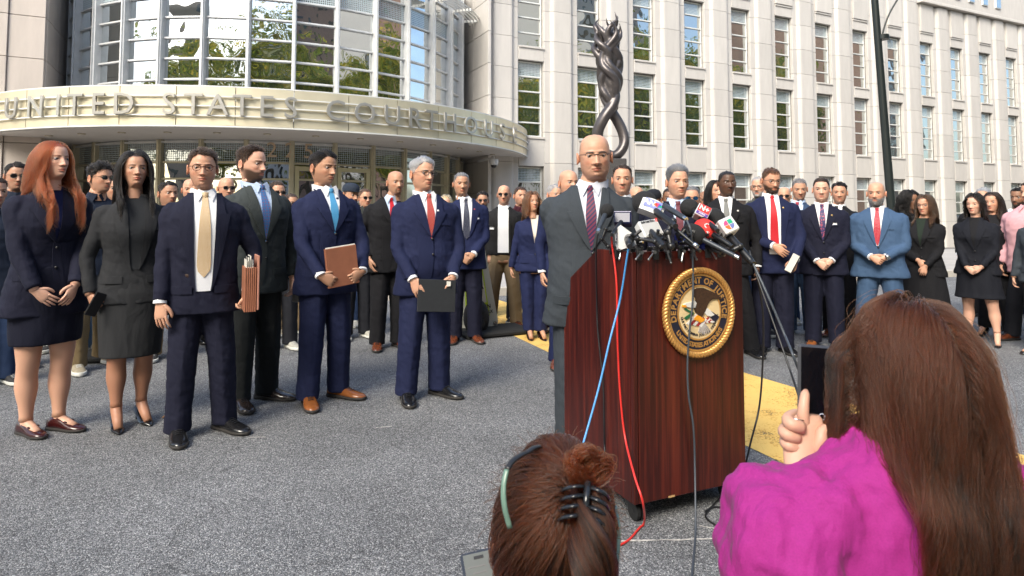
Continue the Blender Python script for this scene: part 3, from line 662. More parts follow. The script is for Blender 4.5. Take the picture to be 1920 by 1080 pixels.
    if beard:
        cheek = smooth(-.043 + .0, -.062, Z - .020 * smooth(.04, .075, ax)) * smooth(-.150, -.125, Z)
        full = cheek * smooth(-1, 1, 1) * (1 - .95 * lipm)
        mou = np.exp(-((Z + .0545) / .0042) ** 2) * smooth(.030, .022, ax)
        mouth = np.exp(-(X / .020) ** 4) * smooth(-.0575, -.0595, Z) * smooth(-.0825, -.080, Z)
        full = full * (1 - .85 * mouth * (Z > -.083)); full = np.maximum(full, mou) * smooth(-.3, .25, Cc)[None]
        goat = np.maximum(mou, G(X, Z, 0, -.098, .022, .016) + G(ax, Z, .026, -.075, .006, .016)) * (1 - lipm)
        if beard == 1: mixc(.34 * full, sk * np.array((.38, .36, .40)))
        if beard == 5: mixc(.17 * full, sk * np.array((.38, .36, .40)))
        if beard == 2: mixc(.85 * np.clip(goat, 0, 1), HC[p.get('beardc', 'dark')]); mixc(.2 * full, sk * .35)
        if beard == 3: mixc(.9 * full, HC[p.get('beardc', p.get('hair', 'dark'))])
        if beard == 4: mixc(.85 * mou * (1 - lipm), HC[p.get('beardc', 'dark')]); mixc(.2 * full, sk * .4)
        if beard in (2, 3):
            b_ = (full if beard == 3 else np.clip(goat, 0, 1)).reshape(-1); V[:, 1] -= .005 * b_; V[:, 2] -= .003 * b_
    # scalp
    hl = p.get('hairline', 1.)
    ang = np.abs(np.where(phi > np.pi, phi - 2 * np.pi, phi))
    line = np.interp(ang, [0, .35, .75, 1.05, 1.35, 1.62, 1.85, 2.3, 3.14], [.072, .074, .070, .045, .012, -.012, -.020, -.055, -.065]) + (hl - 1) * .02 * (ang < 1.2)
    sm = smooth(-.003, .005, Z - line[None])
    bald = p.get('bald', 0)
    if bald: sm = sm * np.where(bald == 2, .35, smooth(.075, .045, Z + .0 * X)) * smooth(.9, 1.4, ang)[None]
    mixc(sm * (.55 if bald else .93), hc if not bald else (hc * .5 + sk * .5))
    return V, F, C.reshape(-1, 3), sm.reshape(-1), (X, Y, Z)
def ear(mb, sx, col, R_, T_):
    n, k = 14, 7; a = np.linspace(0, 2 * np.pi, n, endpoint=False); rings = []
    for i, (s, o) in enumerate([(.45, 0.), (.75, .007), (1., .013), (.95, .017), (.7, .013), (.4, .009), (.1, .010)]):
        x = np.full(n, sx * (.0735 + o)); y = .016 + .017 * s * np.cos(a) + .3 * o; z = -.012 + (.031 * s * (1 + .12 * np.sin(a))) * np.sin(a) - .15 * (y - .016)
        rings.append(np.stack([x, y, z], 1))
    m = MB(); m.loft(rings if sx < 0 else [r[::-1] for r in rings], c=col * np.array((1.0, .86, .82)))
    m.V = [v @ R_.T + T_ for v in m.V]; mb.merge(m)
def hand(mb, W, d, nrm, side, s=1., curl=.5, col=(.5, .3, .2), spread=1., thumb=1.):
    """W wrist, d pointing direction, nrm the way the palm faces, side +1/-1 picks the thumb side"""
    d = np.array(d, float); d /= np.linalg.norm(d); nrm = np.array(nrm, float); nrm -= np.dot(nrm, d) * d; nrm /= np.linalg.norm(nrm); u = np.cross(d, nrm) * side
    W = np.array(W, float); a = np.linspace(0, 2 * np.pi, 12, endpoint=False); rings = []
    for t, hw, ht, uo in ((-.02, .026, .020, 0), (.0, .027, .019, 0), (.02, .034, .0185, .003), (.045, .041, .0165, .003), (.07, .042, .0145, 0), (.088, .040, .0115, -.001), (.096, .034, .007, -.001)):
        rings.append(W + s * (d * t + u * uo) + s * (np.cos(a)[:, None] * u * hw + np.sin(a)[:, None] * nrm * ht))
    mb.loft(rings if side > 0 else [r[::-1] for r in rings], c=col)
    for bu, L, rr, sp in ((.030, .072, .0095, .10), (.010, .080, .0098, .02), (-.0105, .075, .0092, -.05), (-.029, .058, .0082, -.13)):
        P = [W + s * (d * .080 + u * bu)]; ang = 0.; dd = d + u * sp * spread; dd /= np.linalg.norm(dd)
        for f, c_ in ((.0, .25), (.45, .45), (.30, .7), (.25, .5)):
            ang += curl * c_ * 1.5; v = dd * math.cos(ang) + nrm * math.sin(ang); P.append(P[-1] + v * L * s * (f if f else .0) + (d * .012 * s if f == 0 else 0))
        Q = spline(P, 9); rad = np.interp(np.linspace(0, 1, len(Q)), [0, .5, .9, 1], [rr, rr * .92, rr * .75, rr * .35]) * s
        mb.tube(Q, rad, 7, up=tuple(nrm), c=col)
    P = [W + s * (d * .015 + u * .022), W + s * (d * .045 + u * .048 + nrm * .008), W + s * (d * .072 + u * .056 + nrm * (.016 + .012 * curl * thumb)), W + s * (d * .098 + u * (.056 - .012 * curl) + nrm * (.020 + .022 * curl * thumb))]
    Q = spline(P, 9); mb.tube(Q, np.interp(np.linspace(0, 1, len(Q)), [0, .5, .9, 1], [.016, .0125, .0095, .004]) * s, 7, up=tuple(nrm), c=col)

# torso tables for a 1.78 m figure: z, half width, half depth, y centre
TM = np.array([(.74, .208, .132, .012), (.86, .204, .134, .010), (.95, .198, .132, .008), (1.06, .190, .126, .004), (1.16, .196, .128, .0), (1.27, .208, .134, .0), (1.34, .210, .130, .004), (1.39, .198, .118, .010), (1.43, .168, .100, .016), (1.46, .130, .084, .020), (1.485, .098, .074, .022), (1.505, .074, .066, .022), (1.53, .060, .058, .022)])
TW = np.array([(.74, .200, .125, .012), (.86, .196, .126, .012), (.95, .182, .118, .008), (1.06, .155, .102, .004), (1.16, .158, .108, -.002), (1.26, .176, .128, -.008), (1.32, .182, .118, .0), (1.37, .172, .104, .008), (1.41, .148, .088, .014), (1.445, .112, .074, .018), (1.475, .080, .062, .020), (1.50, .060, .054, .020), (1.53, .05, .05, .02)])
SEN = 2.35
class Torso:
    def __init__(s, tab, z0, wf, df, grow=0., belly=0.):
        s.t = tab.copy(); s.t[:, 1] = s.t[:, 1] * wf + grow; s.t[:, 2] = s.t[:, 2] * df + grow
        s.t[:, 3] -= belly * np.exp(-((s.t[:, 0] - 1.02) / .13) ** 2) * .5; s.t[:, 2] += belly * np.exp(-((s.t[:, 0] - 1.02) / .13) ** 2) * .5; s.z0 = z0
    def par(s, z): return [np.interp(z, s.t[:, 0], s.t[:, i]) for i in (1, 2, 3)]
    def front(s, x, z):
        a, b, c = s.par(z); q = np.clip(1 - np.abs(np.asarray(x) / a) ** SEN, 0, 1) ** (1 / SEN); return c - b * q
    def rings(s, n=40, z1=1.52, step=.02):
        zs = np.arange(s.z0, z1 + 1e-6, step); th = np.linspace(0, 2 * np.pi, n, endpoint=False); out = []
        S, C = np.sin(th), np.cos(th); e = 2 / SEN
        for z in zs:
            a, b, c = s.par(z); out.append(np.stack([a * np.sign(S) * np.abs(S) ** e, c - b * np.sign(C) * np.abs(C) ** e, np.full(n, z)], 1)[::-1])
        return out
def slab(mb, T, zl, xl, xr, off, th=.003, nx=5, m=0, c=None):
    """thin cloth panel lying on the torso front between two edge curves"""
    zl = np.asarray(zl, float); K = len(zl); top = []; bot = []
    for z, a, b in zip(zl, xl, xr):
        x = np.linspace(a, b, nx); y = T.front(x, z); top.append(np.stack([x, y - off - th, np.full(nx, z)], 1)); bot.append(np.stack([x, y - off + .004, np.full(nx, z)], 1))
    top = np.concatenate(top); bot = np.concatenate(bot); V = np.concatenate([top, bot]); n = K * nx; F = []
    for k in range(K - 1):
        for i in range(nx - 1):
            q = (k * nx + i, k * nx + i + 1, (k + 1) * nx + i + 1, (k + 1) * nx + i); F.append(q); F.append(tuple(n + v for v in q[::-1]))
        F.append((k * nx, (k + 1) * nx, n + (k + 1) * nx, n + k * nx)); F.append((k * nx + nx - 1, n + k * nx + nx - 1, n + (k + 1) * nx + nx - 1, (k + 1) * nx + nx - 1))
    F.append(tuple([i for i in range(nx)] + [n + i for i in range(nx - 1, -1, -1)])); b = (K - 1) * nx
    F.append(tuple([b + i for i in range(nx - 1, -1, -1)] + [n + b + i for i in range(nx)]))
    return mb.add(V, F, m, c)
def ik(S, W, l1, l2, hint):
    S, W = np.array(S, float), np.array(W, float); d = W - S; L = np.linalg.norm(d); L2 = min(L, (l1 + l2) * .998); dn = d / L
    a = (l1 * l1 - l2 * l2 + L2 * L2) / (2 * L2); h = math.sqrt(max(l1 * l1 - a * a, 0)); hv = np.array(hint, float); hv -= np.dot(hv, dn) * dn; hv /= np.linalg.norm(hv) + 1e-9
    return S + dn * a + hv * h, S + dn * L2
_tex = {}
def tex(name, size, depth=2):
    if name not in _tex:
        t = bpy.data.textures.new(name, 'CLOUDS'); t.noise_scale = size; t.noise_depth = depth; _tex[name] = t
    return _tex[name]
_emp = {}
def texspace(name, scale, rot=(0, 0, 0)):
    if name not in _emp:
        e = bpy.data.objects.new(name, None); COL.objects.link(e); e.scale = scale; e.rotation_euler = rot; _emp[name] = e
    return _emp[name]
def garment(name, mb, m, parent, vox=.010, smo=3, folds=((.05, .010, 'fold_diag'),), ):
    o = mb.build(name, m, parent)
    r = o.modifiers.new('r', 'REMESH'); r.mode = 'VOXEL'; r.voxel_size = vox; r.use_smooth_shade = True
    s = o.modifiers.new('s', 'SMOOTH'); s.factor = .5; s.iterations = smo
    for size, st, sp in folds:
        d = o.modifiers.new('d', 'DISPLACE'); d.texture = tex('t%.3f' % size, size); d.strength = st; d.mid_level = .5
        d.texture_coords = 'OBJECT'; d.texture_coords_object = texspace(sp, *SPACES[sp])
    BAKE.append(o); return o
SPACES = {'fold_diag': ((1., 1., .55), (.25, .6, .2)), 'fold_vert': ((1., 1., 5.), (0, 0, 0)), 'fold_horiz': ((2.2, 2.2, .8), (.2, .1, 0)), 'fold_even': ((1, 1, 1), (0, 0, 0))}
def bake_all():
    bpy.context.view_layer.update(); dg = bpy.context.evaluated_depsgraph_get(); res = []
    for o in BAKE: res.append(bpy.data.meshes.new_from_object(o.evaluated_get(dg)))
    for o, me in zip(BAKE, res):
        old = o.data; o.modifiers.clear(); me.name = o.name
        if not me.materials: me.materials.append(old.materials[0])
        me.polygons.foreach_set('use_smooth', [True] * len(me.polygons)); o.data = me; bpy.data.meshes.remove(old)
    for e in _emp.values(): bpy.data.objects.remove(e)
    _emp.clear()
    BAKE.clear()
def hair_curves(name, P, rad, m, parent):
    """P: (N strands, K points, 3); rad: (K,) or (N,K)"""
    N, K, _ = P.shape; hc = bpy.data.hair_curves.new(name); hc.add_curves([K] * N)
    hc.attributes['position'].data.foreach_set('vector', P.astype(np.float32).ravel()) if 'position' in hc.attributes else None
    ra = hc.attributes.get('radius') or hc.attributes.new('radius', 'FLOAT', 'POINT')
    ra.data.foreach_set('value', np.broadcast_to(rad, (N, K)).astype(np.float32).ravel())
    hc.materials.append(m); return link(name, hc, parent)
def short_hair(name, scalp, nrm, n, L, m, parent, style, R_, T_, rg, rad=.0009, curly=0.):
    """scalp: (k,3) points with weights already chosen"""
    idx = rg.integers(0, len(scalp), n); p = scalp[idx] + rg.normal(0, .0016, (n, 3)); no = nrm[idx]
    K = 5; comb = np.zeros((n, 3))
    top = smooth(.03, .09, p[:, 2])
    if style == 'back': comb = np.stack([.15 * p[:, 0] / .07, 1. * np.ones(n), -.1 * np.ones(n)], 1)
    elif style == 'side': comb = np.stack([np.where(p[:, 0] > -.03, 1., -1.) * np.ones(n), .35 * np.ones(n), -.2 * np.ones(n)], 1)
    elif style == 'fwd': comb = np.stack([.3 * p[:, 0] / .07, -.6 * np.ones(n), 0 * np.ones(n)], 1)
    side = 1 - top; comb = comb * top[:, None] + np.array((0, .45, -1.))[None] * side[:, None]
    comb -= (comb * no).sum(1)[:, None] * no * .9; comb /= np.linalg.norm(comb, axis=1)[:, None] + 1e-6
    ln = L * (.35 + .65 * top) * rg.uniform(.7, 1.15, n); lift = (.10 + .50 * top)
    if curly: lift = .8
    P = np.zeros((n, K, 3)); P[:, 0] = p - no * .001; ph = rg.uniform(0, 6.28, (n, 1))
    for k in range(1, K):
        t = k / (K - 1); d = no * (lift * (1 - t))[:, None] if not curly else no * .6
        d = d + comb * (.35 + .9 * t) + rg.normal(0, .10 + .12 * curly, (n, 3))
        if curly: d += 1.1 * curly * np.concatenate([np.sin(ph + 5 * t), np.cos(ph + 5 * t), np.sin(ph * 1.7 + 4 * t)], 1)
        d /= np.linalg.norm(d, axis=1)[:, None]; P[:, k] = P[:, k - 1] + d * (ln / (K - 1))[:, None]
    P = P @ R_.T + T_
    return hair_curves(name, P, rad * np.array([1, 1, .95, .8, .4]), m, parent)
def long_hair(name, n, length, m, parent, R_, T_, rg, maxw=.125, backy=.115, wave=.006, part=.0, shoulder=1.45, rad=.0011, K=22, front_gap=.72, vol=1., clump=70, back=False, sc=1.):
    """strands fall from the parting round the head, down past the shoulders"""
    # roots over the scalp
    u = rg.uniform(-1, 1, n * 3); th = rg.uniform(0, 2 * np.pi, n * 3); zz = .118 * rg.uniform(-.45, 1, n * 3)
    rr = np.sqrt(np.clip(1 - (zz / .120) ** 2, 0, 1)); x = .074 * rr * np.sin(th); y = .008 - .097 * rr * np.cos(th)
    ang = np.abs(np.where(th > np.pi, th - 2 * np.pi, th)); line = np.interp(ang, [0, .35, .75, 1.05, 1.35, 1.7, 2.1, 3.14], [.082, .082, .074, .052, .022, -.01, -.03, -.05])
    ok = zz > line; p = np.stack([x, y, zz], 1)[ok][:n]; n = len(p)
    no = p / np.array((.074, .097, .120)) ** 2; no /= np.linalg.norm(no, axis=1)[:, None]; p = p + no * (.004 * vol)
    sgn = np.where(p[:, 0] > part + rg.normal(0, .003, n), 1., -1.)
    d = no * .5 + np.stack([sgn * .9, np.where(p[:, 1] < -.02, .35, .5), -.1 * np.ones(n)], 1); d /= np.linalg.norm(d, axis=1)[:, None]
    step = length * rg.uniform(.78, 1.05, n) / (K - 1); P = np.zeros((n, K, 3)); P[:, 0] = p
    rw_ = rg.uniform(.86, 1.06, n)
    rad_off = (.006 + .016 * vol * rg.uniform(.0, 1, n)) ; cur = p.copy()
    for k in range(1, K):
        d = d * .72 + np.array((0, .03, -.42)); d /= np.linalg.norm(d, axis=1)[:, None]; cur = cur + d * step[:, None]
        ax = np.array((.076, .100, .122)) + rad_off[:, None]
        q = cur.copy(); q[:, 2] = np.maximum(q[:, 2], -.02); v = q / ax; v[:, 1] = (q[:, 1] - .008) / ax[:, 1]; L = np.linalg.norm(v, axis=1); ins = L < 1
        sc_ = np.where(ins, 1 / np.maximum(L, 1e-3), 1); cur[:, 0] *= sc_; cur[:, 1] = .008 + (cur[:, 1] - .008) * sc_; cur[:, 2] = np.where(cur[:, 2] > -.02, cur[:, 2] * sc_, cur[:, 2])
        mw = maxw * (.72 + .28 * np.clip(vol, .5, 2)) * rw_; cur[:, 0] = np.where(np.abs(cur[:, 0]) > .6 * mw, np.sign(cur[:, 0]) * (.6 * mw + .4 * mw * np.tanh((np.abs(cur[:, 0]) - .6 * mw) / (.4 * mw))), cur[:, 0])
        cur[:, 1] = np.where(cur[:, 1] > .10, .10 + max(.05, backy - .06) * np.tanh((cur[:, 1] - .10) / max(.05, backy - .06)), cur[:, 1])
        # keep clear of the face
        fm = (cur[:, 1] < -.035) & (cur[:, 2] < .055) & (np.abs(cur[:, 0]) < front_gap * .085)
        cur[:, 0] = np.where(fm, np.sign(cur[:, 0]) * front_gap * .085, cur[:, 0])
        # rest on the neck and shoulders
        sh = -(shoulder) + .36 * np.abs(cur[:, 0]); low = cur[:, 2] < sh
        cur[:, 1] = np.where(low & (np.abs(cur[:, 1] - .01) < backy + .005), np.where(cur[:, 1] < .012, -.115 - .2 * rad_off, backy + .3 * rad_off), cur[:, 1])
        P[:, k] = cur
    # smooth paths, then clump and wave
    for _ in range(3): P[:, 1:-1] = .25 * P[:, :-2] + .5 * P[:, 1:-1] + .25 * P[:, 2:]
    c = rg.choice(n, min(clump, n), replace=False); g = np.concatenate([((q_[:, None] - p[c][None]) ** 2).sum(-1).argmin(1) for q_ in np.array_split(p, 1 + n // 3000)]); t = np.linspace(0, 1, K)[None, :, None]; P = P + (P[c][g] - P) * (.62 * t ** 1.1) * rg.uniform(.5, 1, (n, 1, 1))
    ph = rg.uniform(0, 6.28, len(c))[g][:, None] + rg.normal(0, .25, (n, 1)); tt = np.linspace(0, 1, K)[None]; fr_ = length / .11
    P[:, :, 0] += wave * smooth(.15, .6, tt) * np.sin(ph + 6.28 * fr_ * tt * .5); P[:, :, 1] += wave * smooth(.15, .6, tt) * np.cos(ph * 1.3 + 6.28 * fr_ * tt * .5)
    P += rg.normal(0, .0012, (n, K, 3)) * t + rg.normal(0, .0035, (n, 1, 3)) * t
    fm = (P[:, :, 1] < -.02) & (P[:, :, 2] < .06); lim = front_gap * .085 * np.interp(P[:, :, 2], [-.3, -.12, .03, .06, .085], [.9, 1.05, .95, .6, .1]); s_ = np.where(P[:, -1:, 0] > 0, 1., -1.); P[:, :, 0] = np.where(fm & (P[:, :, 0] * s_ < lim), s_ * (lim + .25 * np.abs(P[:, :, 0])), P[:, :, 0])
    P[:, 1:-1] = .25 * P[:, :-2] + .5 * P[:, 1:-1] + .25 * P[:, 2:]
    P = (P * sc) @ R_.T + T_
    return hair_curves(name, P, rad * np.interp(np.linspace(0, 1, K), [0, .1, .8, 1], [.8, 1, .8, .25]), m, parent)
def shoe(kind, m, parent, loc, ang, s=1.):
    mb = MB(); n = 16; a = np.linspace(0, 2 * np.pi, n, endpoint=False)
    if kind == 'pump':
        rings = []
        for y, hw, zb, zt in ((.085, .018, .062, .105), (.075, .027, .055, .10), (.05, .031, .050, .088), (.0, .032, .032, .060), (-.05, .037, .010, .036), (-.09, .041, .004, .036), (-.12, .038, .003, .036), (-.15, .024, .003, .028), (-.175, .007, .004, .014)):
            rings.append(np.stack([hw * np.cos(a), np.full(n, y), (zb + zt) / 2 + (zt - zb) / 2 * np.sin(a)], 1))
        mb.loft(rings); mb.tube([(0, .072, .06), (0, .078, .03), (0, .078, .002)], [.016, .007, .006], 8)
    else:
        snk = kind == 'sneaker'
        for (y0_, y1_) in ((0, 0),):
            rings = []
            prof = ((.088, .020, .012, .055), (.08, .031, .012, .075), (.05, .036, .012, .092), (.01, .037, .012, .095), (-.04, .040, .012, .080), (-.08, .045, .012, .060), (-.12, .047, .012, .048), (-.16, .042, .012, .042), (-.185, .030, .012, .036), (-.20, .012, .013, .026))
            for y, hw, zb, zt in prof:
                zt = zt * (1.08 if snk else 1.)
                sa = np.sin(a); zz = np.where(sa < 0, zb + (zt - zb) * .35 * (1 + sa), zb + (zt - zb) * (.35 + .65 * sa)); rings.append(np.stack([hw * np.sign(np.cos(a)) * np.abs(np.cos(a)) ** .75, np.full(n, y), zz], 1))
            mb.loft(rings)
        so = [np.stack([h_ * np.sign(np.cos(a)) * np.abs(np.cos(a)) ** .3, np.full(n, y), .008 + (.014 if snk else .007) + (.014 if snk else .008) * np.sign(np.sin(a)) * np.abs(np.sin(a)) ** .3], 1) for y, h_ in ((.092, .022), (.082, .034), (.04, .038), (-.03, .040), (-.09, .049), (-.14, .049), (-.18, .038), (-.204, .014))]
        mb.loft(so, 1); mb.box((0, .06, .008), (.064, .05, .016), 1, bev=.004)
        for i in range(4 if kind != 'loafer' else 0): mb.tube([(-.017, -.055 - i * .014, .0745 - i * .0055), (0, -.058 - i * .014, .0785 - i * .0055), (.017, -.055 - i * .014, .0745 - i * .0055)], .0022, 5, m=2)
        if kind == 'loafer': mb.box((0, -.075, .064), (.07, .022, .006), 2, rot=rotx(.35), bev=.002)
    for i, v in enumerate(mb.V): mb.V[i] = v * s
    lace = mat('white_lace', (.6, .6, .58), .8) if kind == 'sneaker' else M_BLKF
    o = mb.build('shoe', [m, mat('white_sole', (.6, .6, .56), .6) if kind == 'sneaker' else M_SOLE, lace if kind != 'loafer' else m], parent, loc=loc, rot=(0, 0, ang), angle=50); return o
def glasses(parent, R_, T_, kind='clear', frame=None, big=1.):
    fm = frame or M_BLKF; mb = MB(); lens = MB(); r = .021 * big; h = .0155 * big if kind != 'round' else .0195; yf = -.1015
    for sx in (-1, 1):
        a = np.linspace(0, 2 * np.pi, 21); sq = .8 if kind != 'round' else 1.
        P = np.stack([sx * .033 + r * np.sign(np.cos(a)) * np.abs(np.cos(a)) ** sq, yf + .35 * (np.abs(sx * .033 + r * np.cos(a)) - .02) ** 2 * 12, -.001 + h * np.sign(np.sin(a)) * np.abs(np.sin(a)) ** sq], 1)
        if kind == 'half': P2 = P[:11]
        else: P2 = P
        mb.tube(P2, .0014 if kind in ('thin', 'half') else .0021, 6, cap=(False, False))
        if kind in ('sun', 'blue'): lens.loft([P[:-1] + np.array((0, -.001, 0)), P[:-1] + np.array((0, .002, 0))])
        mb.tube([(sx * .053, yf + .006, .006), (sx * .0765, -.075, .006), (sx * .0815, -.02, .004), (sx * .081, .01, -.002)], .0016, 6)
    mb.tube([(-.013, yf + .003, .003), (0, yf - .002, .006), (.013, yf + .003, .003)], .0018, 6)
    for q in (mb, lens): q.V = [v @ R_.T + T_ for v in q.V]
    o = mb.build('glasses', fm, parent)
    if lens.n: lens.build('lens', M_LENS if kind == 'sun' else M_BLENS, o, smooth=False)
    return o
SPEC = {}
def person(label, px, ytop, depth=None, yfeet=None, bx=None, yaw=0., hyaw=0., hpitch=0., hroll=0., h=None, w=1., dp=1., belly=0., sex='m', skin='light', hair='dark', hs='side', hl=.028, seed=0,
           jacket='suit', jc=('navy_suit', (.012, .016, .045)), zb=1.12, opened=False, shirt=('white_shirt', (.72, .73, .76)), tie=None, tz=1.10, legs=None, shoes=('dress', ('black_leather', (.012, .012, .013))),
           arms='clasp', lod=1., stance=.11, feet=None, skirt=None, glass=None, gframe=None, cap=None, extras=None, group=None, curly=0., armscale=1., turn=0., noleg=False, lean=0., long=None, hands=None, **f):
    """place a standing figure from its head column, crown row and either feet row or depth"""
    if yfeet is not None: depth = on_z(bx or px, yfeet)[1]
    D = depth; htop = on_y(px, ytop, D)[2] - (.012 if sex == 'm' else .02); X = on_y(bx or px, 600, D)[0]; Xh = on_y(px, 400, D)[0]
    s = htop / 1.78; fem = sex == 'f'; rg = np.random.default_rng(seed + 100)
    yaw = yaw + math.degrees(math.atan2(-X, D)); root = empty('person', (X, D, 0), R(yaw), label, 'person', group); root.rotation_euler = (R(lean), 0, R(yaw)); SPEC[label] = root
    heel = .05 if shoes[0] == 'pump' else 0.
    g = MB(); skc = np.array(SK[skin]) * f.get('skf', 1.)
    hsz = (1.06 if not fem else 1.01) * (1.78 / max(htop, 1.5)) ** .35 * s / 1.0 * (1. if s < 1.02 else 1.)
    # head
    hz = htop - .114 * hsz; off = (Xh - X) * math.cos(R(yaw)); offy = -(Xh - X) * math.sin(R(yaw))
    T_ = np.array((off, offy - .012, hz)); R_ = rotz(R(hyaw)) @ rotx(R(-hpitch) * -1 if False else R(hpitch)) @ roty(R(hroll))
    p = dict(f); p.update(skin=skin, hair=hair, fem=1. if fem else 0.)
    if not fem: p.setdefault('beard', 5)
    if fem: p.setdefault('hw', .94); p.setdefault('jaw', .88); p.setdefault('nose', .82); p.setdefault('lips', 1.15); p.setdefault('brow', .75); p.setdefault('age', .1)
    V, F, C, sm, grid = head_arrays(p, .62 if lod >= 1 else .30)
    VV = (V * hsz) @ R_.T + T_; g.add(VV, F, 0, C)
    if long is None or long.get('ears'):
        for sx in (-1, 1): ear(g, sx * p.get('hw', .96), skc, R_ * hsz, T_)
    Rh = R_ * hsz
    # torso, neck
    tab = TW if fem else TM; wf, df = w * s, dp * s
    tabs = tab.copy(); tabs[:, 0] *= s; tabs[:, 3] *= s; belly_ = belly
    zs_ = lambda z: z * s
    T0 = Torso(tabs, zs_(.80), wf, df, -.012, belly_)
    nb = np.array((0, .018 * s, zs_(1.46))); neckr = .057 * hsz * (.86 if fem else 1.0) * (f.get('neckw', 1.))
    nt_ = T_ + R_ @ np.array((0, .028, -.10)) * hsz
    g.tube(spline([nb, (nb * .5 + nt_ * .5) + np.array((0, .004, 0)), nt_], 9), neckr, 20, c=skc * .97, up=(0, 1, 0))
    tr = T0.rings(24, zs_(1.515), .04); g.loft(tr, c=skc)
    # legs under clothes / bare
    hipx = .085 * s * w; st = stance
    fo = feet or [(-st, -.0, -14), (st, .0, 14)]          # x, y, toe-out angle (deg; + = toward +x)
    ank = []
    for i, (fx, fy, fa) in enumerate(fo):
        sx = -1 if i == 0 else 1; hip = np.array((sx * hipx, .012, zs_(.90))); an = np.array((fx, fy + .02, .085 + heel)); kn = hip * .47 + an * .53 + np.array((0, -.018, .0)); ank.append((hip, kn, an, R(fa)))
        if fem:
            P = spline([hip, hip * .5 + kn * .5, kn, kn * .62 + an * .38 + np.array((0, .022, 0)), kn * .25 + an * .75 + np.array((0, .008, 0)), an], 22)
            rr = np.interp(np.linspace(0, 1, len(P)), [0, .22, .42, .5, .58, .70, .85, .95, 1], [.088, .075, .056, .050, .050, .0535, .036, .031, .033]) * s * (1 + .4 * (w - 1)) * f.get('calf', 1.)
            g.tube(P, rr, 16, c=(skc * np.array(f.get('legtint', (1, 1, 1)))), up=(0, 1, 0))
            a = R(fa); d = np.array((math.sin(a), -math.cos(a), 0)); lc_ = (skc * np.array(f.get('legtint', (1, 1, 1))))
            g.tube([an + np.array((0, 0, .02)), an + np.array((0, 0, -.02)) + d * .01, np.array((fx, fy, .045 + heel * .6)) + d * .06, np.array((fx, fy, .028)) + d * .12], np.array([.034, .034, .030, .024]) * s, 12, c=lc_)
    # arms
    sh = [np.array((sx * (.172 if not fem else .150) * s * w, .014, zs_(1.375))) for sx in (-1, 1)]
    l1, l2 = .29 * s, .265 * s * 1.0
    if fem: l1 *= .97; l2 *= .97
    HD = {'clasp': [((-.055, -.235, .985), (.85, -.28, -.42), (.1, .9, -.1), 1), ((.07, -.215, .985), (-.85, -.22, -.42), (-.1, .9, -.1), 1)],
          'claspl': [((-.06, -.215, .91), (.80, -.18, -.58), (.1, .9, -.1), 1), ((.07, -.195, .92), (-.80, -.16, -.58), (-.1, .9, -.1), 1)],
          'front': [((-.13, -.205, .90), (.55, -.10, -.8), (.3, .9, 0), .35), ((.13, -.205, .90), (-.55, -.10, -.8), (-.3, .9, 0), .35)],
          'sides': [((-.265 * w, -.01, .845), (.03, -.12, -1), (1, .1, 0), .55), ((.265 * w, -.01, .845), (-.03, -.12, -1), (-1, .1, 0), .55)],
          'back': [((-.10, .19, .95), (.8, .1, -.5), (0, -1, 0), .5), ((.10, .19, .95), (-.8, .1, -.5), (0, -1, 0), .5)],
          'fold': [((-.10, -.20, .97), (.6, -.2, -.6), (.3, .9, 0), .9), ((.10, -.20, .97), (-.6, -.2, -.6), (-.3, .9, 0), .9)],
          'pocket': [((-.215, -.07, .90), (.25, -.15, -1), (1, .1, 0), .3), ((.215, -.07, .90), (-.25, -.15, -1), (-1, .1, 0), .3)]}
    hd = [list(q) for q in HD[arms]]
    if hands:
        for i in (0, 1):
            if hands[i]: hd[i] = list(hands[i])
    armp = []; hs_ = (.98 if not fem else .84) * s
    for i, sx in enumerate((-1, 1)):
        W, d, nn, cu = hd[i]; W = np.array(W) * s
        hint = f.get('hint', (sx * .8, .55, -.2)) if not isinstance(f.get('hint'), list) else f['hint'][i]
        E, W = ik(sh[i], W, l1, l2, hint); armp.append((sh[i], E, W))
        hand(g, W, d, nn, -sx if True else sx, hs_, cu, skc * .97, thumb=1.)
        g.tube([E * .3 + W * .7, W], [.030 * s, .026 * s], 10, c=skc)
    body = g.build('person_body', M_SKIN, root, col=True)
    # eyes
    for sx in (-1, 1):
        if glass in ('sun', 'blue') and lod < 1: break
        e = MB(); n_, k_ = 16, 12; r = .0120; ym = (np.abs(np.abs(V[:, 0]) - .0325) < .007) & (np.abs(V[:, 2] - .0085) < .0022) & (V[:, 1] < 0); c = np.array((sx * .0325, float(V[ym, 1].mean()) + .0100, -.0002)); gaze = f.get('gaze', (0, 0)); Rg = rotz(R(gaze[0])) @ rotx(R(gaze[1]))
        th = np.linspace(0.01, 1.75, k_); aa = np.linspace(0, 2 * np.pi, n_, endpoint=False)
        V_ = np.array([(r * math.sin(t) * math.cos(q), -r * math.cos(t), r * math.sin(t) * math.sin(q)) for t in th for q in aa]); cc = []
        ic = np.array(f.get('iris', (.05, .025, .012)))
        for t in th:
            for q in aa: cc.append((.005, .005, .005) if t < .26 else (tuple(ic) if t < .60 else (.30, .25, .23)))
        F_ = [(k * n_ + i, k * n_ + (i + 1) % n_, (k + 1) * n_ + (i + 1) % n_, (k + 1) * n_ + i) for k in range(k_ - 1) for i in range(n_)] + [tuple(range(n_ - 1, -1, -1))]
        V_ = (V_ @ Rg.T + c) @ Rh.T + T_; e.add(V_, F_, 0, np.array(cc)); e.build('eye', M_EYE, root, col=True)
    # clothing
    vox = .0085 if lod >= 1 else (.012 if lod >= .6 else .016)
    jm = fabric(jc[0], jc[1]); legs = legs or jc; lm = fabric(legs[0], legs[1])
    shm = fabric(shirt[0], shirt[1], w=.5)
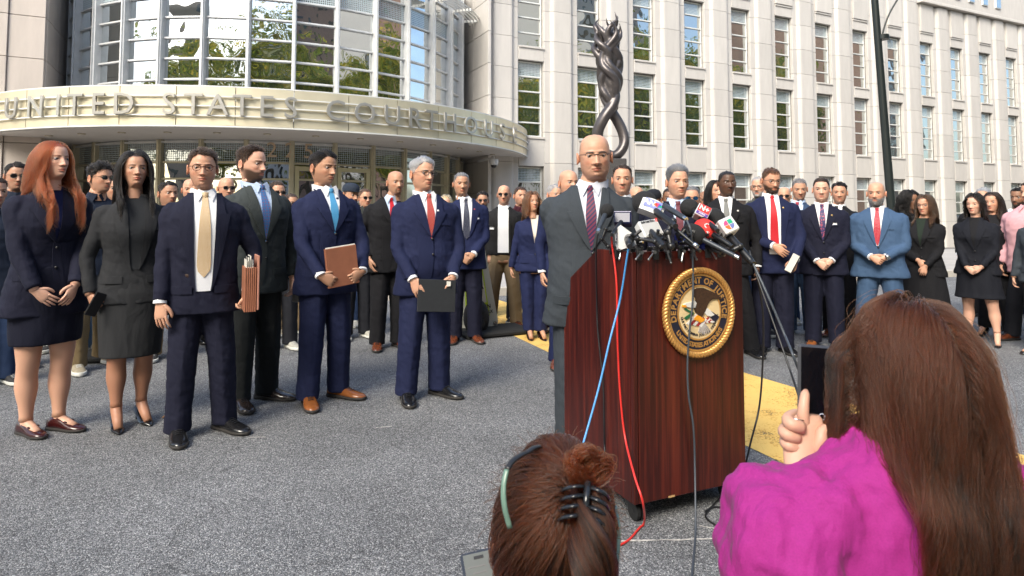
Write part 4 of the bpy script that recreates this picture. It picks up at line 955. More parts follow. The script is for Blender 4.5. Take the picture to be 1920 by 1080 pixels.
    z_hem = zs_(f.get('hem', .76 if not fem else .80)); T = Torso(tabs, z_hem, wf, df, .010, belly_)
    m_ = MB(); zneck = zs_(1.51)
    rings = T.rings(40, zneck, .02)
    if fem or jacket == 'suit':
        k = len(rings)
        for q in range(k):
            zq = rings[q][0, 2]; fl = smooth(zs_(.95), z_hem, zq) * f.get('flare', .012); rings[q][:, 0] *= 1 + fl / .2; rings[q][:, 1] *= 1 + fl / .2
    m_.loft(rings)
    cuff = []
    for i, (S_, E_, W_) in enumerate(armp):
        sx = -1 if i == 0 else 1
        We = E_ + (W_ - E_) * f.get('sleeve', .95); pad = np.array((-sx * .035 * s, 0, .004))
        P = spline([S_ + pad * 1.5 + np.array((0, 0, -.005)), S_ + np.array((sx * .012, 0, 0)), S_ * .5 + E_ * .5 + np.array((sx * .004, 0, 0)), E_, E_ * .5 + We * .5, We], 26)
        rs = (1. if not fem else .86) * s * armscale * (1 + .5 * (w - 1))
        rr = np.interp(np.linspace(0, 1, len(P)), [0, .2, .4, .6, .8, 1], [.046, .067, .060, .054, .047, .042]) * rs
        m_.tube(P, rr, 18, up=(0, 1, 0)); cuff.append((We, W_))
    fs = f.get('fold', 1.)
    jk = garment('jacket', m_, jm, root, vox, 3, ((.10, .015 * fs, 'fold_diag'), (.045, .0035 * fs, 'fold_diag')) if lod >= .6 else ((.07, .016, 'fold_diag'),))
    def trim(name, fn, m, par=None, **kw):
        q = MB(); fn(q); return q.build(name, m, par or root, **kw)
    nx_ = .066 * s * (1. if not fem else .8)                     # half width of the opening at the neck
    zt = zs_(1.505); zb_ = zs_(zb); hw0 = f.get('vw', .0) * s
    zl = np.linspace(zb_, zt, 12); tt = (zl - zb_) / (zt - zb_); xin = hw0 + (nx_ - hw0) * tt ** (.92 if not opened else .55)
    if jacket in ('suit', 'open', 'casual_open'):
        if shirt[0] != 'none':
            trim('shirt_front', lambda q: slab(q, T, zl, -xin * 1.06, xin * 1.06, .004, .002, 9), shm, angle=40)
        else:
            # neckline skin
            zk = np.linspace(zs_(1.40), zt, 6); xk = np.linspace(.0, nx_, 6) + .006
    if jacket in ('suit', 'open'):
        lw = f.get('lapel', .082) * s
        for sx in (-1, 1):
            zz = np.concatenate([np.linspace(zb_, zs_(1.37), 12), [zs_(1.371)], np.linspace(zs_(1.40), zt, 5)])
            t2 = (zz - zb_) / (zt - zb_); xi = hw0 + (nx_ - hw0) * np.clip(t2, 0, 1) ** (.92 if not opened else .55); t3 = np.clip((zz - zb_) / (zs_(1.37) - zb_), 0, 1)
            wd = lw * t3 ** .75; wd[12:] = [lw * .72] + list(np.linspace(lw * .62, lw * .42, 5)); wd = np.maximum(wd, .004)
            trim('lapel', lambda q: slab(q, T, zz, sx * xi, sx * (xi + wd), .0085, .0055, 6), f.get('lapelm', jm), angle=35)
        # front closing edge and quarters
        if not opened:
            ze = np.linspace(z_hem + .004, zb_, 12); te = (zb_ - ze) / (zb_ - z_hem)
            sgn = -1 if fem else 1
            trim('front_edge', lambda q: slab(q, T, ze, -sgn * (.10 + 0 * te), sgn * (.014 + 0 * te - .055 * te ** 3), .006, .0025, 6), jm, angle=35)
        for bz in (f.get('buttons') or ((zb - .015, zb - .125) if not opened else ())):
            bz = zs_(bz); x_ = .006 if not opened else -.06; y_ = float(T.front(x_, bz))
            trim('button', lambda q: q.cyl((x_, y_ - .014, bz), .0085, .005, 12, axis='y'), M_BLKF)
        for sx in (-1, 1):
            zp = zs_(.93 if not fem else .98); xp = sx * .125 * s * w
            trim('pocket_flap', lambda q: slab(q, T, [zp - .045, zp - .04, zp], [xp - .062] * 3, [xp + .062] * 3, .0065, .003, 5), jm, angle=35)
        zp = zs_(1.285); trim('breast_pocket', lambda q: slab(q, T, [zp - .012, zp + .008], [.075 * s] * 2, [.15 * s] * 2, .0065, .002, 5), jm, angle=35)
        if f.get('square'): trim('pocket_square', lambda q: slab(q, T, [zp + .002, zp + .022], [.085 * s] * 2, [.135 * s] * 2, .009, .002, 4), fabric('white_shirt', (.72, .73, .76)))
    if jacket == 'casual_open':
        for sx in (-1, 1):
            zz = np.linspace(z_hem + .01, zt, 14); xi = np.interp(zz, zl, xin) if zb_ > z_hem + .05 else hw0 + (nx_ - hw0) * ((zz - z_hem) / (zt - z_hem))
            trim('zip_placket', lambda q: slab(q, T, zz, sx * xi, sx * (xi + .028), .007, .004, 4), jm, angle=35)
    if jacket in ('suit', 'open', 'casual_open', 'polo', 'casual') and f.get('collar', True):
        cm_ = shm if jacket != 'casual' else jm
        def col_(q):
            a = np.linspace(0, 2 * np.pi, 25)[:-1]; c0_ = nb + (nt_ - nb) * .34; c1_ = nb + (nt_ - nb) * .80
            r0, r1 = neckr * 1.22, neckr * 1.10
            def ring(c, r, dz=0): return np.stack([c[0] + r * np.sin(a), c[1] - r * np.cos(a) * 1.03, c[2] + dz - .020 * (np.cos(a) > 0) * np.cos(a) ** 2], 1)
            q.loft([ring(c0_, r0), ring(c1_, r1), ring(c1_, r1 - .004), ring(c0_, r0 - .006)], cap=(False, False))
            # outer fold
            q.loft([ring(c0_, r0 + .010, -.006)[::-1], ring(c1_, r1 + .003, .002)[::-1]], cap=(False, False))
            for sx in (-1, 1):
                x0, z0 = .006 * sx, c1_[2] - .026; pts = [(x0, z0), (sx * .038 * s, z0 + .018), (sx * .060 * s, z0 - .012), (sx * .040 * s, z0 - .062 * s)]
                yy = [min(float(T.front(x, min(z, zt))), c1_[1] - math.sqrt(max((neckr * 1.15) ** 2 - x * x, 0))) for x, z in pts]
                V1 = [(x, y - .016, z) for (x, z), y in zip(pts, yy)]; V2 = [(x, y - .009, z) for (x, z), y in zip(pts, yy)]
                V1[3] = (V1[3][0], float(T.front(pts[3][0], pts[3][1])) - .019, V1[3][2]); V2[3] = (V2[3][0], V1[3][1] + .006, V2[3][2])
                Fq = [(0, 1, 2, 3), (7, 6, 5, 4)] + [(i, 4 + i, 4 + (i + 1) % 4, (i + 1) % 4) for i in range(4)]; q.add(V1 + V2, Fq)
        trim('shirt_collar', col_, cm_, angle=30)
    if tie:
        def tie_(q):
            ck = nb + (nt_ - nb) * .62; zk = ck[2] - .024; yk = ck[1] - neckr * 1.18; 
            yk = min(yk, float(T.front(0, min(zk, zt))) - .006)
            kn = [np.stack([r_ * np.cos(a_), np.full(8, 0.) + d_ * np.sin(a_), np.zeros(8)], 1) for r_, d_, a_ in [(x_, y_, np.linspace(0, 2 * np.pi, 8, endpoint=False)) for x_, y_ in ((.019, .010), (.021, .013), (.014, .011))]]
            q.loft([kn[0] + np.array((0, yk - .004, zk + .012)), kn[1] + np.array((0, yk - .008, zk)), kn[2] + np.array((0, yk - .006, zk - .026))][::-1])
            zz = np.array([zs_(tz), zs_(tz) + .045, zs_(tz) + .12, zs_(1.25), zs_(1.36), zk - .022]); zz = np.array(sorted(set(np.round(zz, 4)))); hw = np.interp(zz, [zs_(tz), zs_(tz) + .045, zs_(1.2), zs_(1.36), zk], [.002, .040, .037, .029, .013])
            if not opened: hw = np.minimum(hw, np.interp(zz, zl, xin) * .9 + .003)
            zf = np.linspace(zz[0], zz[-1], 14); slab(q, T, zf, -np.interp(zf, zz, hw), np.interp(zf, zz, hw), .0085, .0035, 5)
        trim('necktie', tie_, tie, angle=40)
    if jacket == 'suit' or jacket == 'open' or f.get('cuffs'):
        if not fem and f.get('cuffs', True):
            for i, (a_, b_) in enumerate(cuff):
                dd = (b_ - a_) / (np.linalg.norm(b_ - a_) + 1e-9); trim('shirt_cuff', lambda q: q.tube([a_ - dd * .02, a_ + dd * .014], .0375 * s, 16, cap=(True, True)), shm, angle=40)
    # trousers or skirt
    if skirt:
        zh, fl = skirt; q = MB(); rings = []; a = np.linspace(0, 2 * np.pi, 36, endpoint=False); mx = (ank[0][2] + ank[1][2]) / 2
        for z in np.linspace(zs_(zh), zs_(1.02), 16):
            t_ = (zs_(1.02) - z) / (zs_(1.02) - zs_(zh)); aw = np.interp(z, [zs_(zh), zs_(.60), zs_(.86), zs_(1.02)], [.175 + fl, .182 + fl * .6, .190, .150]) * s * w; ad = aw * .70
            cx = mx[0] * t_ * .5; cy = mx[1] * t_ * .5 - .004; rings.append(np.stack([cx + aw * np.sin(a), cy - ad * np.cos(a), np.full(36, z)], 1)[::-1])
        q.loft(rings); garment('skirt', q, lm, root, vox, 2, ((.09, .014, 'fold_vert'),))
    else:
        q = MB(); brk = .045 + heel
        for hip, kn, an, fa in ank:
            sx = np.sign(hip[0]); bot = np.array((an[0], an[1] + .005, brk))
            P = spline([hip + np.array((-.0 * sx, 0, .06)), hip + np.array((0, 0, -.10)), kn, kn * .4 + bot * .6, bot], 26)
            lwf = s * (1 + .7 * (w - 1)) * f.get('legw', 1.) * (.92 if fem else 1.)
            rr = np.interp(np.linspace(0, 1, len(P)), [0, .18, .35, .52, .8, .93, 1], [.108, .112, .102, .091, .083, .084, .086]) * lwf
            rings = []; aa = np.linspace(0, 2 * np.pi, 20, endpoint=False)
            for pt, r_ in zip(P, rr):
                ox = np.sin(aa); oy = -np.cos(aa); rad_ = r_ * (1 + .05 * np.cos(aa * 2)); crease = 1 + .07 * np.exp(-((np.minimum(aa, 2 * np.pi - aa)) / .25) ** 2)
                rings.append(np.stack([pt[0] + r_ * .93 * ox, pt[1] + r_ * 1.06 * oy * crease, np.full(20, pt[2])], 1))
            q.loft(rings)
        hz_ = zs_(.93); rings = []
        for z in np.linspace(zs_(.80), zs_(1.04), 9):
            aw = np.interp(z, [zs_(.80), zs_(.88), zs_(.95), zs_(1.04)], [.150, .182, .182, .170]) * s * w; rings.append(np.stack([aw * np.sin(aa), .008 - aw * .70 * np.cos(aa), np.full(20, z)], 1)[::-1])
        q.loft(rings)
        garment('trousers', q, lm, root, vox, 3, ((.07, .010 * f.get('tfold', 1.), 'fold_diag'), (.05, .008, 'fold_vert')) if lod >= .6 else ((.06, .012, 'fold_diag'),))
        if opened or jacket in ('casual_open', 'polo', 'casual') or f.get('belt'):
            zb2 = zs_(1.0); trim('belt', lambda q: q.loft([r for r in Torso(tabs, zb2 - .02, wf * .965, df * .965, .010, belly_).rings(32, zb2 + .018, .018)]), mat('belt_leather', (.05, .025, .015), .4))
    # shoes
    sm_ = mat(shoes[1][0], shoes[1][1], .22 if shoes[0] != 'sneaker' else .8, coat=.3 if shoes[0] != 'sneaker' else 0, var=(25, .15))
    for (fx, fy, fa) in fo: shoe(shoes[0], sm_, root, (fx, fy, 0), R(fa), s * (1.1 if not fem else .92))
    # hair
    hm = hair_mat('hair_' + hair, HC[hair])
    if long:
        L = dict(long); L.pop('ears', None); nst = int(L.pop('n', 3000)); shz = (hz - zs_(1.44)) / hsz
        long_hair('hair', nst, L.pop('len', .45), hm, root, Rh, T_, rg, shoulder=shz - .0, **L)
        # under-layer so no scalp shows
        q = MB(); idx = None
        a = np.linspace(0, 2 * np.pi, 24, endpoint=False); rings = []
    elif hs != 'none':
        kk = sm > .5; pts = V[kk]; cen = np.array((0, .008, .0)); nr = (pts - cen) / np.array((.076, .10, .12)) ** 2; nr /= np.linalg.norm(nr, axis=1)[:, None]
        # area weights: rows are unevenly spaced, so resample by distance
        if len(pts) > 20:
            wgt = np.abs(pts[:, 0]) * .5 + .03; N = int((5200 if lod >= 1 else 2000 if lod >= .6 else 1300) * (1.2 if hl > .03 else 1))
            if f.get('bald'): N = int(N * .4)
            short_hair('hair', pts, nr, N, hl, hm, root, hs, Rh, T_, rg, .0011 if lod >= 1 else .0019, curly)
    if f.get('beard') == 3 and lod >= .6:
        X_, Y_, Z_ = grid; P3 = V; ax = np.abs(P3[:, 0]); bm = (np.linalg.norm(C - np.array(HC[f.get('beardc', hair)]), axis=1) < .06 + .25 * np.array(HC[f.get('beardc', hair)]).mean()) & (P3[:, 2] < -.045) & (P3[:, 1] < .03)
        pts = P3[bm]
        if len(pts) > 10:
            n_ = 2200; i_ = rg.integers(0, len(pts), n_); p0 = pts[i_] + rg.normal(0, .001, (n_, 3)); dn = p0 * np.array((1, 1, 0)); dn /= np.linalg.norm(dn, axis=1)[:, None] + 1e-9
            d_ = dn * .55 + np.array((0, 0, -.8)) + rg.normal(0, .2, (n_, 3)); L_ = .008 * f.get('bl', 1.); PP = np.stack([p0, p0 + d_ * L_ * .5, p0 + (d_ + np.array((0, 0, -.25))) * L_], 1)
            hair_curves('beard', PP @ Rh.T + T_, np.array([.0010, .0009, .0003]) * (1.3 if lod < 1 else 1), hair_mat('hair_' + f.get('beardc', hair), HC[f.get('beardc', hair)]), root)
    if cap:
        q = MB(); a = np.linspace(0, 2 * np.pi, 28, endpoint=False); rings = []
        for z, k in ((.035, 1.), (.06, 1.02), (.09, .93), (.112, .72), (.124, .42), (.128, .08)): rings.append(np.stack([.083 * k * np.sin(a), .006 - .108 * k * np.cos(a), np.full(28, z)], 1))
        q.loft(rings); b = np.linspace(-1.15, 1.15, 12); top_ = [np.stack([.080 * np.sin(b), .006 - .103 * np.cos(b), np.full(12, .044)], 1), np.stack([.066 * np.sin(b), -.045 - .125 * np.cos(b), .040 - .02 * np.cos(b) * 0 + .008 * np.cos(b)], 1)]
        V_ = np.concatenate([top_[0], top_[1], top_[0] - np.array((0, 0, .004)), top_[1] - np.array((0, 0, .004))]); F_ = []
        for i in range(11): F_ += [(i, i + 1, 13 + i, 12 + i), (24 + i, 36 + i, 37 + i, 25 + i), (12 + i, 13 + i, 37 + i, 36 + i)]
        q.add(V_, F_); q.V = [v @ Rh.T + T_ for v in q.V]; q.build('cap', fabric(*cap), root, angle=50)
    if glass: glasses(root, Rh, T_, glass, gframe)
    if extras: extras(dict(root=root, s=s, T=T, T_=T_, Rh=Rh, armp=armp, trim=trim, zs=zs_, body=body, nb=nb, neckr=neckr))
    return root

def held(root, name, label, cat, mb, mats, parts=(), **kw):
    """a thing in somebody's hands: stands on its own, placed in the holder's frame"""
    o = mb.build(name, mats, None, **kw); o.location = root.location; o.rotation_euler = root.rotation_euler
    for nm, q, m in parts: q.build(nm, m, o, **kw)
    return tag(o, label, cat)
# ============================================================ the cast
NAVY = ('navy_suit', (.0075, .0085, .022)); NAVY2 = ('bright_navy_suit', (.009, .013, .045)); NAVY3 = ('mid_navy_suit', (.010, .015, .055)); BLK = ('black_suit', (.007, .007, .009)); CHAR = ('charcoal_suit', (.036, .043, .052)); GRYW = ('grey_jacket', (.021, .022, .025))
GRN = ('green_grey_suit', (.038, .045, .046)); BLUE = ('slate_blue_suit', (.045, .085, .16)); DARKT = ('dark_trousers', (.012, .013, .018)); JEAN = ('blue_jeans', (.06, .11, .19)); DJEAN = ('dark_jeans', (.018, .035, .085)); KHAKI = ('khaki_trousers', (.20, .145, .085)); CARGO = ('olive_khaki_trousers', (.16, .115, .06))
JKT = ('navy_windbreaker', (.012, .018, .035)); BJKT = ('black_jacket', (.010, .010, .011)); GJKT = ('grey_overshirt', (.06, .065, .06)); PINKS = ('pink_shirt', (.62, .34, .37))
WH = ('white_shirt', (.72, .73, .76)); LB = ('pale_blue_shirt', (.45, .55, .72)); BK = ('black_top', (.008, .008, .010))
BRN = ('dress', ('brown_leather', (.13, .035, .014))); TANL = ('dress', ('tan_leather', (.24, .08, .022))); BL = ('dress', ('black_leather', (.008, .008, .009))); PUMP = ('pump', ('black_patent', (.006, .006, .007)))
SNW = ('sneaker', ('grey_sneaker', (.35, .34, .30))); SNB = ('sneaker', ('black_sneaker', (.02, .02, .022))); SNG = ('sneaker', ('tan_sneaker', (.28, .24, .17)))
TIE = dict(gold=tie_mat('gold_tie', (.46, .30, .15), (.66, .56, .42), 'dots', 150, .32), blue=tie_mat('blue_tie', (.06, .14, .32), (.30, .06, .08), 'dots', 48, .16), sky=tie_mat('sky_tie', (.05, .25, .48), (.2, .42, .6), 'dots', 190, .2),
           redst=tie_mat('red_stripe_tie', (.42, .012, .018), (.012, .012, .03), 'stripe', 640, .72, (.55, .45, .3)), red=tie_mat('red_tie', (.44, .012, .022), (.36, .01, .018), 'dots', 260, .2), dots=tie_mat('dot_tie', (.010, .012, .03), (.30, .32, .4), 'dots', 120, .18),
           maroon=tie_mat('maroon_tie', (.10, .018, .03), (.25, .12, .14), 'dots', 140, .2), grey=tie_mat('grey_tie', (.12, .125, .12), (.17, .17, .165), 'dots', 200, .3), floral=tie_mat('floral_tie', (.035, .03, .10), (.55, .10, .12), 'blot', 75, .30), redch=tie_mat('red_check_tie', (.36, .012, .03), (.60, .42, .42), 'dots', 85, .14),
           spk=tie_mat('speaker_tie', (.02, .022, .07), (.16, .03, .06), 'stripe', 520, .5), black=tie_mat('black_tie', (.01, .01, .012), (.02, .02, .022), 'dots', 90, .2), redf=tie_mat('red_figured_tie', (.30, .03, .05), (.05, .06, .2), 'blot', 60, .25))
AH = dict(sides=(1, 1))
def pin(K, x, z, m, r=.009, name='lapel_pin'):
    y = float(K['T'].front(x, z)); K['trim'](name, lambda q: q.cyl((x, y - .0135, z), r, .004, 12, axis='y'), m)
# ---- front row, left of the lectern
p1 = person('woman with long wavy auburn hair in a dark navy double-breasted blazer and short skirt', 95, 261, yfeet=812, bx=86, yaw=16, hyaw=16, hpitch=-5, sex='f', skin='fair', hair='auburn', iris=(.04, .07, .09), gaze=(8, 0),
    long=dict(n=5200, len=.60, wave=.017, clump=90, vol=1.25), jc=NAVY, zb=1.16, hem=.72, buttons=(1.13, 1.01), lapel=.10, hands=(((-.115, -.19, .885), (.70, -.30, -.62), (.3, .9, .2), .22), ((.085, -.20, .90), (-.45, -.25, -.85), (-.3, .9, .1), .35)), skirt=(.545, .0),
    shoes=('loafer', ('oxblood_leather', (.035, .006, .006))), shirt=('navy_top', (.007, .01, .05)), collar=False, armscale=1.18, w=1.06, legs=('navy_skirt', (.006, .007, .018)), calf=1.12, legtint=(.95, .92, .88), feet=[(-.07, .03, 12), (.09, -.02, 26)], seed=1)
p2 = person('woman with straight black hair in a grey blazer over a charcoal dress and black pumps', 250, 281, yfeet=800, bx=247, yaw=4, hyaw=6, hpitch=-7, sex='f', skin='olive', hair='black', long=dict(n=5200, len=.46, wave=.005, clump=60, ears=True, part=-.01, front_gap=.84, vol=1.5, maxw=.115), jc=GRYW, zb=1.02, vw=.02, opened=True,
    shirt=('charcoal_dress_top', (.022, .024, .028)), collar=False, arms='sides', skirt=(.455, -.006), legs=('charcoal_skirt', (.026, .027, .030)), shoes=PUMP, hem=.80, w=1.04, feet=[(-.07, 0, 4), (.075, .07, 16)], seed=2, legtint=(.8, .72, .68), calf=1.08, hands=(((-.235, -.05, .865), (.35, -.35, -.85), (.8, .4, 0), 1.1), None))
p3 = person('man in tortoiseshell glasses and open navy suit with a gold patterned tie', 378, 277, yfeet=815, yaw=2, hyaw=-2, skin='light', hair='dark', hs='side', hl=.030, curly=.5, jc=NAVY, opened=True, zb=.90, vw=.040, tie=TIE['gold'], tz=.985, glass='round', gframe=mat('tortoiseshell', (.07, .02, .01), .25),
    hands=(((-.235, -.10, .80), (.10, -.22, -1), (.5, .85, 0), .30), ((.255, -.10, .885), (-.10, -.12, -1), (-.95, .2, 0), .95)), shoes=('dress', ('matte_black_leather', (.010, .010, .011))), eo=.85, stance=.14, feet=[(-.12, -.03, 4), (.15, .02, 34)], beard=1, seed=3, w=.99, age=.5, jaw=.98)
p4 = person('bearded man with curly dark hair in a green-grey suit and patterned blue tie', 469, 273, yfeet=755, bx=478, yaw=24, hyaw=24, hpitch=2, skin='fair', hair='dark', hs='back', hl=.034, curly=.55, hairline=1.5, beard=3, beardc='dark', jc=GRN, zb=1.13, shirt=('pale_blue_shirt', LB[1]), tie=TIE['blue'], tz=1.12,
    arms='sides', shoes=('dress', ('dark_brown_leather', (.025, .018, .016))), legs=('charcoal_trousers', (.012, .014, .015)), feet=[(-.12, -.05, -6), (.12, .02, 30)], seed=4, cuffs=False, bl=1.3)
p5 = person('black-haired man in a navy suit and sky-blue tie holding a brown folder', 604, 281, yfeet=750, bx=610, yaw=22, hyaw=20, hpitch=3, skin='tan', hair='black', hs='side', hl=.036, jc=NAVY2, zb=1.20, tie=TIE['sky'], tz=1.19, shoes=TANL, beard=1, age=.9,
    hands=(((-.135, -.245, .905), (.80, -.16, -.42), (.1, .95, .1), .75), ((.165, -.245, .92), (-.80, -.16, -.45), (-.1, .95, .1), .75)), legs=NAVY2, feet=[(-.14, -.06, -12), (.12, .0, 30)], seed=5)
p6 = person('grey-haired man in black glasses, navy suit and red striped tie holding a black folder', 791, 293, yfeet=745, bx=798, yaw=14, hyaw=18, skin='light', hair='grey', browc='salt', hs='side', hl=.034, jc=NAVY2, zb=1.19, tie=TIE['redst'], tz=1.18, glass='clear', age=1.1, bags=1., shoes=BL, belly=.05, w=1.05,
    hands=(((-.145, -.205, .89), (.38, -.28, -.85), (.3, .9, 0), .45), ((.15, -.205, .90), (-.38, -.25, -.85), (-.3, .9, 0), .45)), feet=[(-.15, -.04, -4), (.12, .02, 32)], seed=6, extras=lambda K: pin(K, .055 * K['s'], K['zs'](1.38), mat('flag_pin', (.7, .7, .72), .3), .009))
p7 = person('shaven-headed man with a dark goatee in a black suit standing behind the folder holders', 741, 318, yfeet=652, bx=728, yaw=14, hyaw=6, skin='tan', hair='dark', hs='side', hl=.006, bald=2, beard=2, beardc='dark', jc=BLK, zb=1.22, tie=TIE['red'], tz=1.2, shirt=LB, arms='pocket', shoes=BRN, lod=.6, seed=7, w=1.0, cuffs=False)
p8 = person('short-haired man in a blue suit with a dotted tie and white pocket square, hands clasped', 865, 322, yfeet=640, bx=872, yaw=4, hyaw=4, skin='tan', hair='salt', browc='dark', hs='back', hl=.020, jc=NAVY3, zb=1.10, opened=True, vw=.025, tie=TIE['dots'], tz=1.08, arms='claspl', shoes=BRN, lod=.6, seed=8, age=.9, square=True, belly=.02, hw=1.0, legs=NAVY, belt=False,
    extras=lambda K: pin(K, .085 * K['s'], K['zs'](1.39), mat('red_pin', (.4, .05, .05), .3), .008))
p9 = person('bald man in sunglasses, black jacket, white shirt and khaki trousers', 945, 345, yfeet=612, bx=944, yaw=-2, hyaw=-4, skin='light', hair='dark', hs='none', bald=2, beard=1, glass='sun', jacket='casual_open', jc=BJKT, zb=.93, vw=.07, hem=.90, arms='back', legs=KHAKI, shoes=BRN, lod=.6, seed=9, w=1.06, stance=.16, cuffs=False,
    extras=lambda K: [K['trim']('badge_print', lambda q: slab(q, K['T'], np.linspace(K['zs'](1.22), K['zs'](1.25), 3), [-.165] * 3, [-.11] * 3, .0085, .001, 4), mat('print_white', (.6, .6, .6), .7))])
p10 = person('short-haired woman in a bright navy trouser suit with a cream top', 998, 358, yfeet=636, bx=1002, yaw=2, hyaw=18, hpitch=-10, sex='f', skin='tan', hair='chestnut', long=dict(n=2600, len=.27, wave=.004, vol=1.6, clump=50, rad=.0018, front_gap=.84), jc=NAVY3, zb=1.16, shirt=('cream_top', (.62, .56, .48)), collar=False, arms='sides', shoes=('pump', ('dark_patent', (.02, .008, .008))), lod=.6, seed=10, w=1.08, hem=.82, feet=[(-.06, 0, 12), (.07, -.01, 20)])
p11 = person('bald man in a blue suit half hidden behind the speaker', 1066, 316, yfeet=686, bx=1068, yaw=12, hyaw=16, skin='light', hair='brown', hs='none', bald=1, jc=NAVY3, zb=1.2, tie=TIE['black'], arms='sides', shoes=BRN, lod=.6, seed=11, w=.96, stance=.12)
# ---- the speaker
p12 = person('bald speaker in glasses and charcoal suit standing at the wooden lectern', 1113, 251, depth=3.62, bx=1104, lean=3.5, yaw=4, hyaw=0, hpitch=-1, hroll=-2, skin='light', hair='brown', browc='salt', hs='none', hl=.004, bald=1, jc=CHAR, zb=1.17, tie=TIE['spk'], tz=1.16, shirt=('striped_shirt', (.58, .60, .68)), glass='half', age=1.1, bags=1., jaw=1.10, hw=1.02, w=1.10, belly=.05, neckw=1.15, beard=1, mo=1.7,
    hands=(((-.05, -.10, 1.07), (.75, -.35, -.2), (.1, .3, -1), .9), ((.20, -.30, 1.03), (-.2, -.8, -.3), (-.2, .3, -1), .4)), hint=(.0, .6, -.6), shoes=BL, seed=12, eo=.75, nose=1.15)
# ---- behind the lectern and to its right
p13 = person('dark-haired man with receding hair standing behind the speaker beside the bronze sculpture', 1168, 307, depth=5.4, yaw=-8, hyaw=8, skin='light', hair='dark', hs='side', hl=.022, hairline=1.5, jc=NAVY, zb=1.2, tie=TIE['black'], arms='sides', lod=.6, seed=13, age=.8)
p14 = person('man with swept-back greying hair in a navy suit and maroon tie behind the microphones', 1271, 310, depth=5.0, yaw=10, hyaw=8, skin='light', hair='salt', hs='back', hl=.050, jc=NAVY, zb=1.18, shirt=('pale_blue_shirt', LB[1]), tie=TIE['maroon'], tz=1.16, arms='claspl', lod=1, seed=14, beard=1, age=.9, hw=.93, extras=lambda K: K['trim']('tie_clip', lambda q: slab(q, K['T'], [K['zs'](1.235), K['zs'](1.243)], [-.03] * 2, [.03] * 2, .0135, .002, 3), M_METAL))
p15 = person('close-cropped man in a black suit and grey tie with a round lapel pin', 1364, 318, yfeet=663, bx=1364, yaw=4, hyaw=14, skin='dark', hair='black', hs='fwd', hl=.004, beard=4, beardc='black', jc=BLK, zb=1.15, tie=TIE['grey'], tz=1.14, arms='sides', shoes=BL, lod=.8, seed=15, w=1.08, lips=1.5, feet=[(-.1, 0, -8), (.22, .0, 22)], extras=lambda K: pin(K, .105 * K['s'], K['zs'](1.385), mat('white_pin', (.6, .6, .6), .3), .010))
p16 = person('bearded man in thin glasses and navy suit with a long red tie looking down', 1447, 313, yfeet=660, bx=1450, yaw=10, hyaw=12, hpitch=10, skin='light', hair='brown', hs='fwd', hl=.020, beard=3, beardc='dark', jc=NAVY2, opened=True, zb=.95, vw=.05, tie=TIE['red'], tz=.98, glass='thin', arms='clasp', lod=.8, seed=16, w=1.08, belly=.03, shoes=BL, legs=NAVY,
    hands=(((-.02, -.24, 1.03), (.75, -.15, -.6), (.2, .9, 0), .4), ((.17, -.20, .90), (-.35, -.25, -.85), (-.4, .9, 0), .9)), extras=lambda K: pin(K, .09 * K['s'], K['zs'](1.39), M_GOLD, .010))
p17 = person('grey-haired man in a pale blue shirt and figured red tie behind the red-tied man', 1500, 333, depth=7.4, yaw=0, hyaw=6, hpitch=8, skin='light', hair='salt', hs='fwd', hl=.016, jc=('steel_blue_suit', (.03, .055, .11)), zb=1.12, vw=.02, shirt=LB, tie=TIE['redf'], tz=1.1, arms='sides', lod=.6, seed=17, age=.9)
p18 = person('broad-faced man in a dark navy suit with a floral tie and pocket square', 1541, 332, yfeet=651, bx=1546, yaw=2, hyaw=-2, skin='fair', hair='dark', hs='back', hl=.022, jc=NAVY, zb=1.12, tie=TIE['floral'], tz=1.11, arms='claspl', shoes=TANL, lod=.8, seed=18, jaw=1.08, w=1.08, square=True, extras=lambda K: pin(K, .09 * K['s'], K['zs'](1.385), M_GOLD, .010))
p19 = person('young black-haired man in a black suit and tie between two suited men', 1575, 340, depth=7.3, yaw=-4, hyaw=4, skin='light', hair='black', hs='side', hl=.028, jc=BLK, zb=1.16, tie=TIE['black'], arms='sides', lod=.6, seed=19, beard=1, shoes=BRN)
p20 = person('bald grey-bearded man in a slate blue suit with a red tie and wristwatch', 1644, 339, depth=6.6, bx=1652, yaw=-4, hyaw=-4, skin='light', hair='grey', browc='brown', hs='none', bald=1, beard=3, beardc='salt', jc=BLUE, zb=1.10, tie=TIE['redch'], tz=1.10, arms='clasp', shoes=BRN, lod=.8, seed=20, w=1.16, belly=.02, hw=1.0, flare=.03, bl=1.4, stance=.17, vw=.01,
    extras=lambda K: K['trim']('wristwatch', lambda q: (q.tube([K['armp'][1][2] + np.array((.035, .006, .012)), K['armp'][1][2] + np.array((.012, .0, .002))], .034, 14), q.cyl(K['armp'][1][2] + np.array((.02, -.034, .01)), .02, .012, 16, axis='y')), M_METAL))
p21 = person('woman in glasses with wavy brown hair, black jacket and long black skirt', 1735, 363, depth=6.9, yaw=-10, hyaw=-10, sex='f', skin='light', hair='brown', long=dict(n=2800, len=.36, wave=.012, vol=1.3, clump=60, rad=.0018), jc=BLK, zb=1.16, shirt=('dark_green_top', (.012, .02, .014)), collar=False, arms='claspl', skirt=(.42, .07), glass='thin', shoes=PUMP, lod=.8, seed=21, w=1.12, age=.7,
    hands=(((-.02, -.17, 1.0), (.55, -.25, -.75), (.2, .9, 0), .5), ((.05, -.20, .93), (-.2, -.15, -.9), (-.2, .9, 0), .6)))
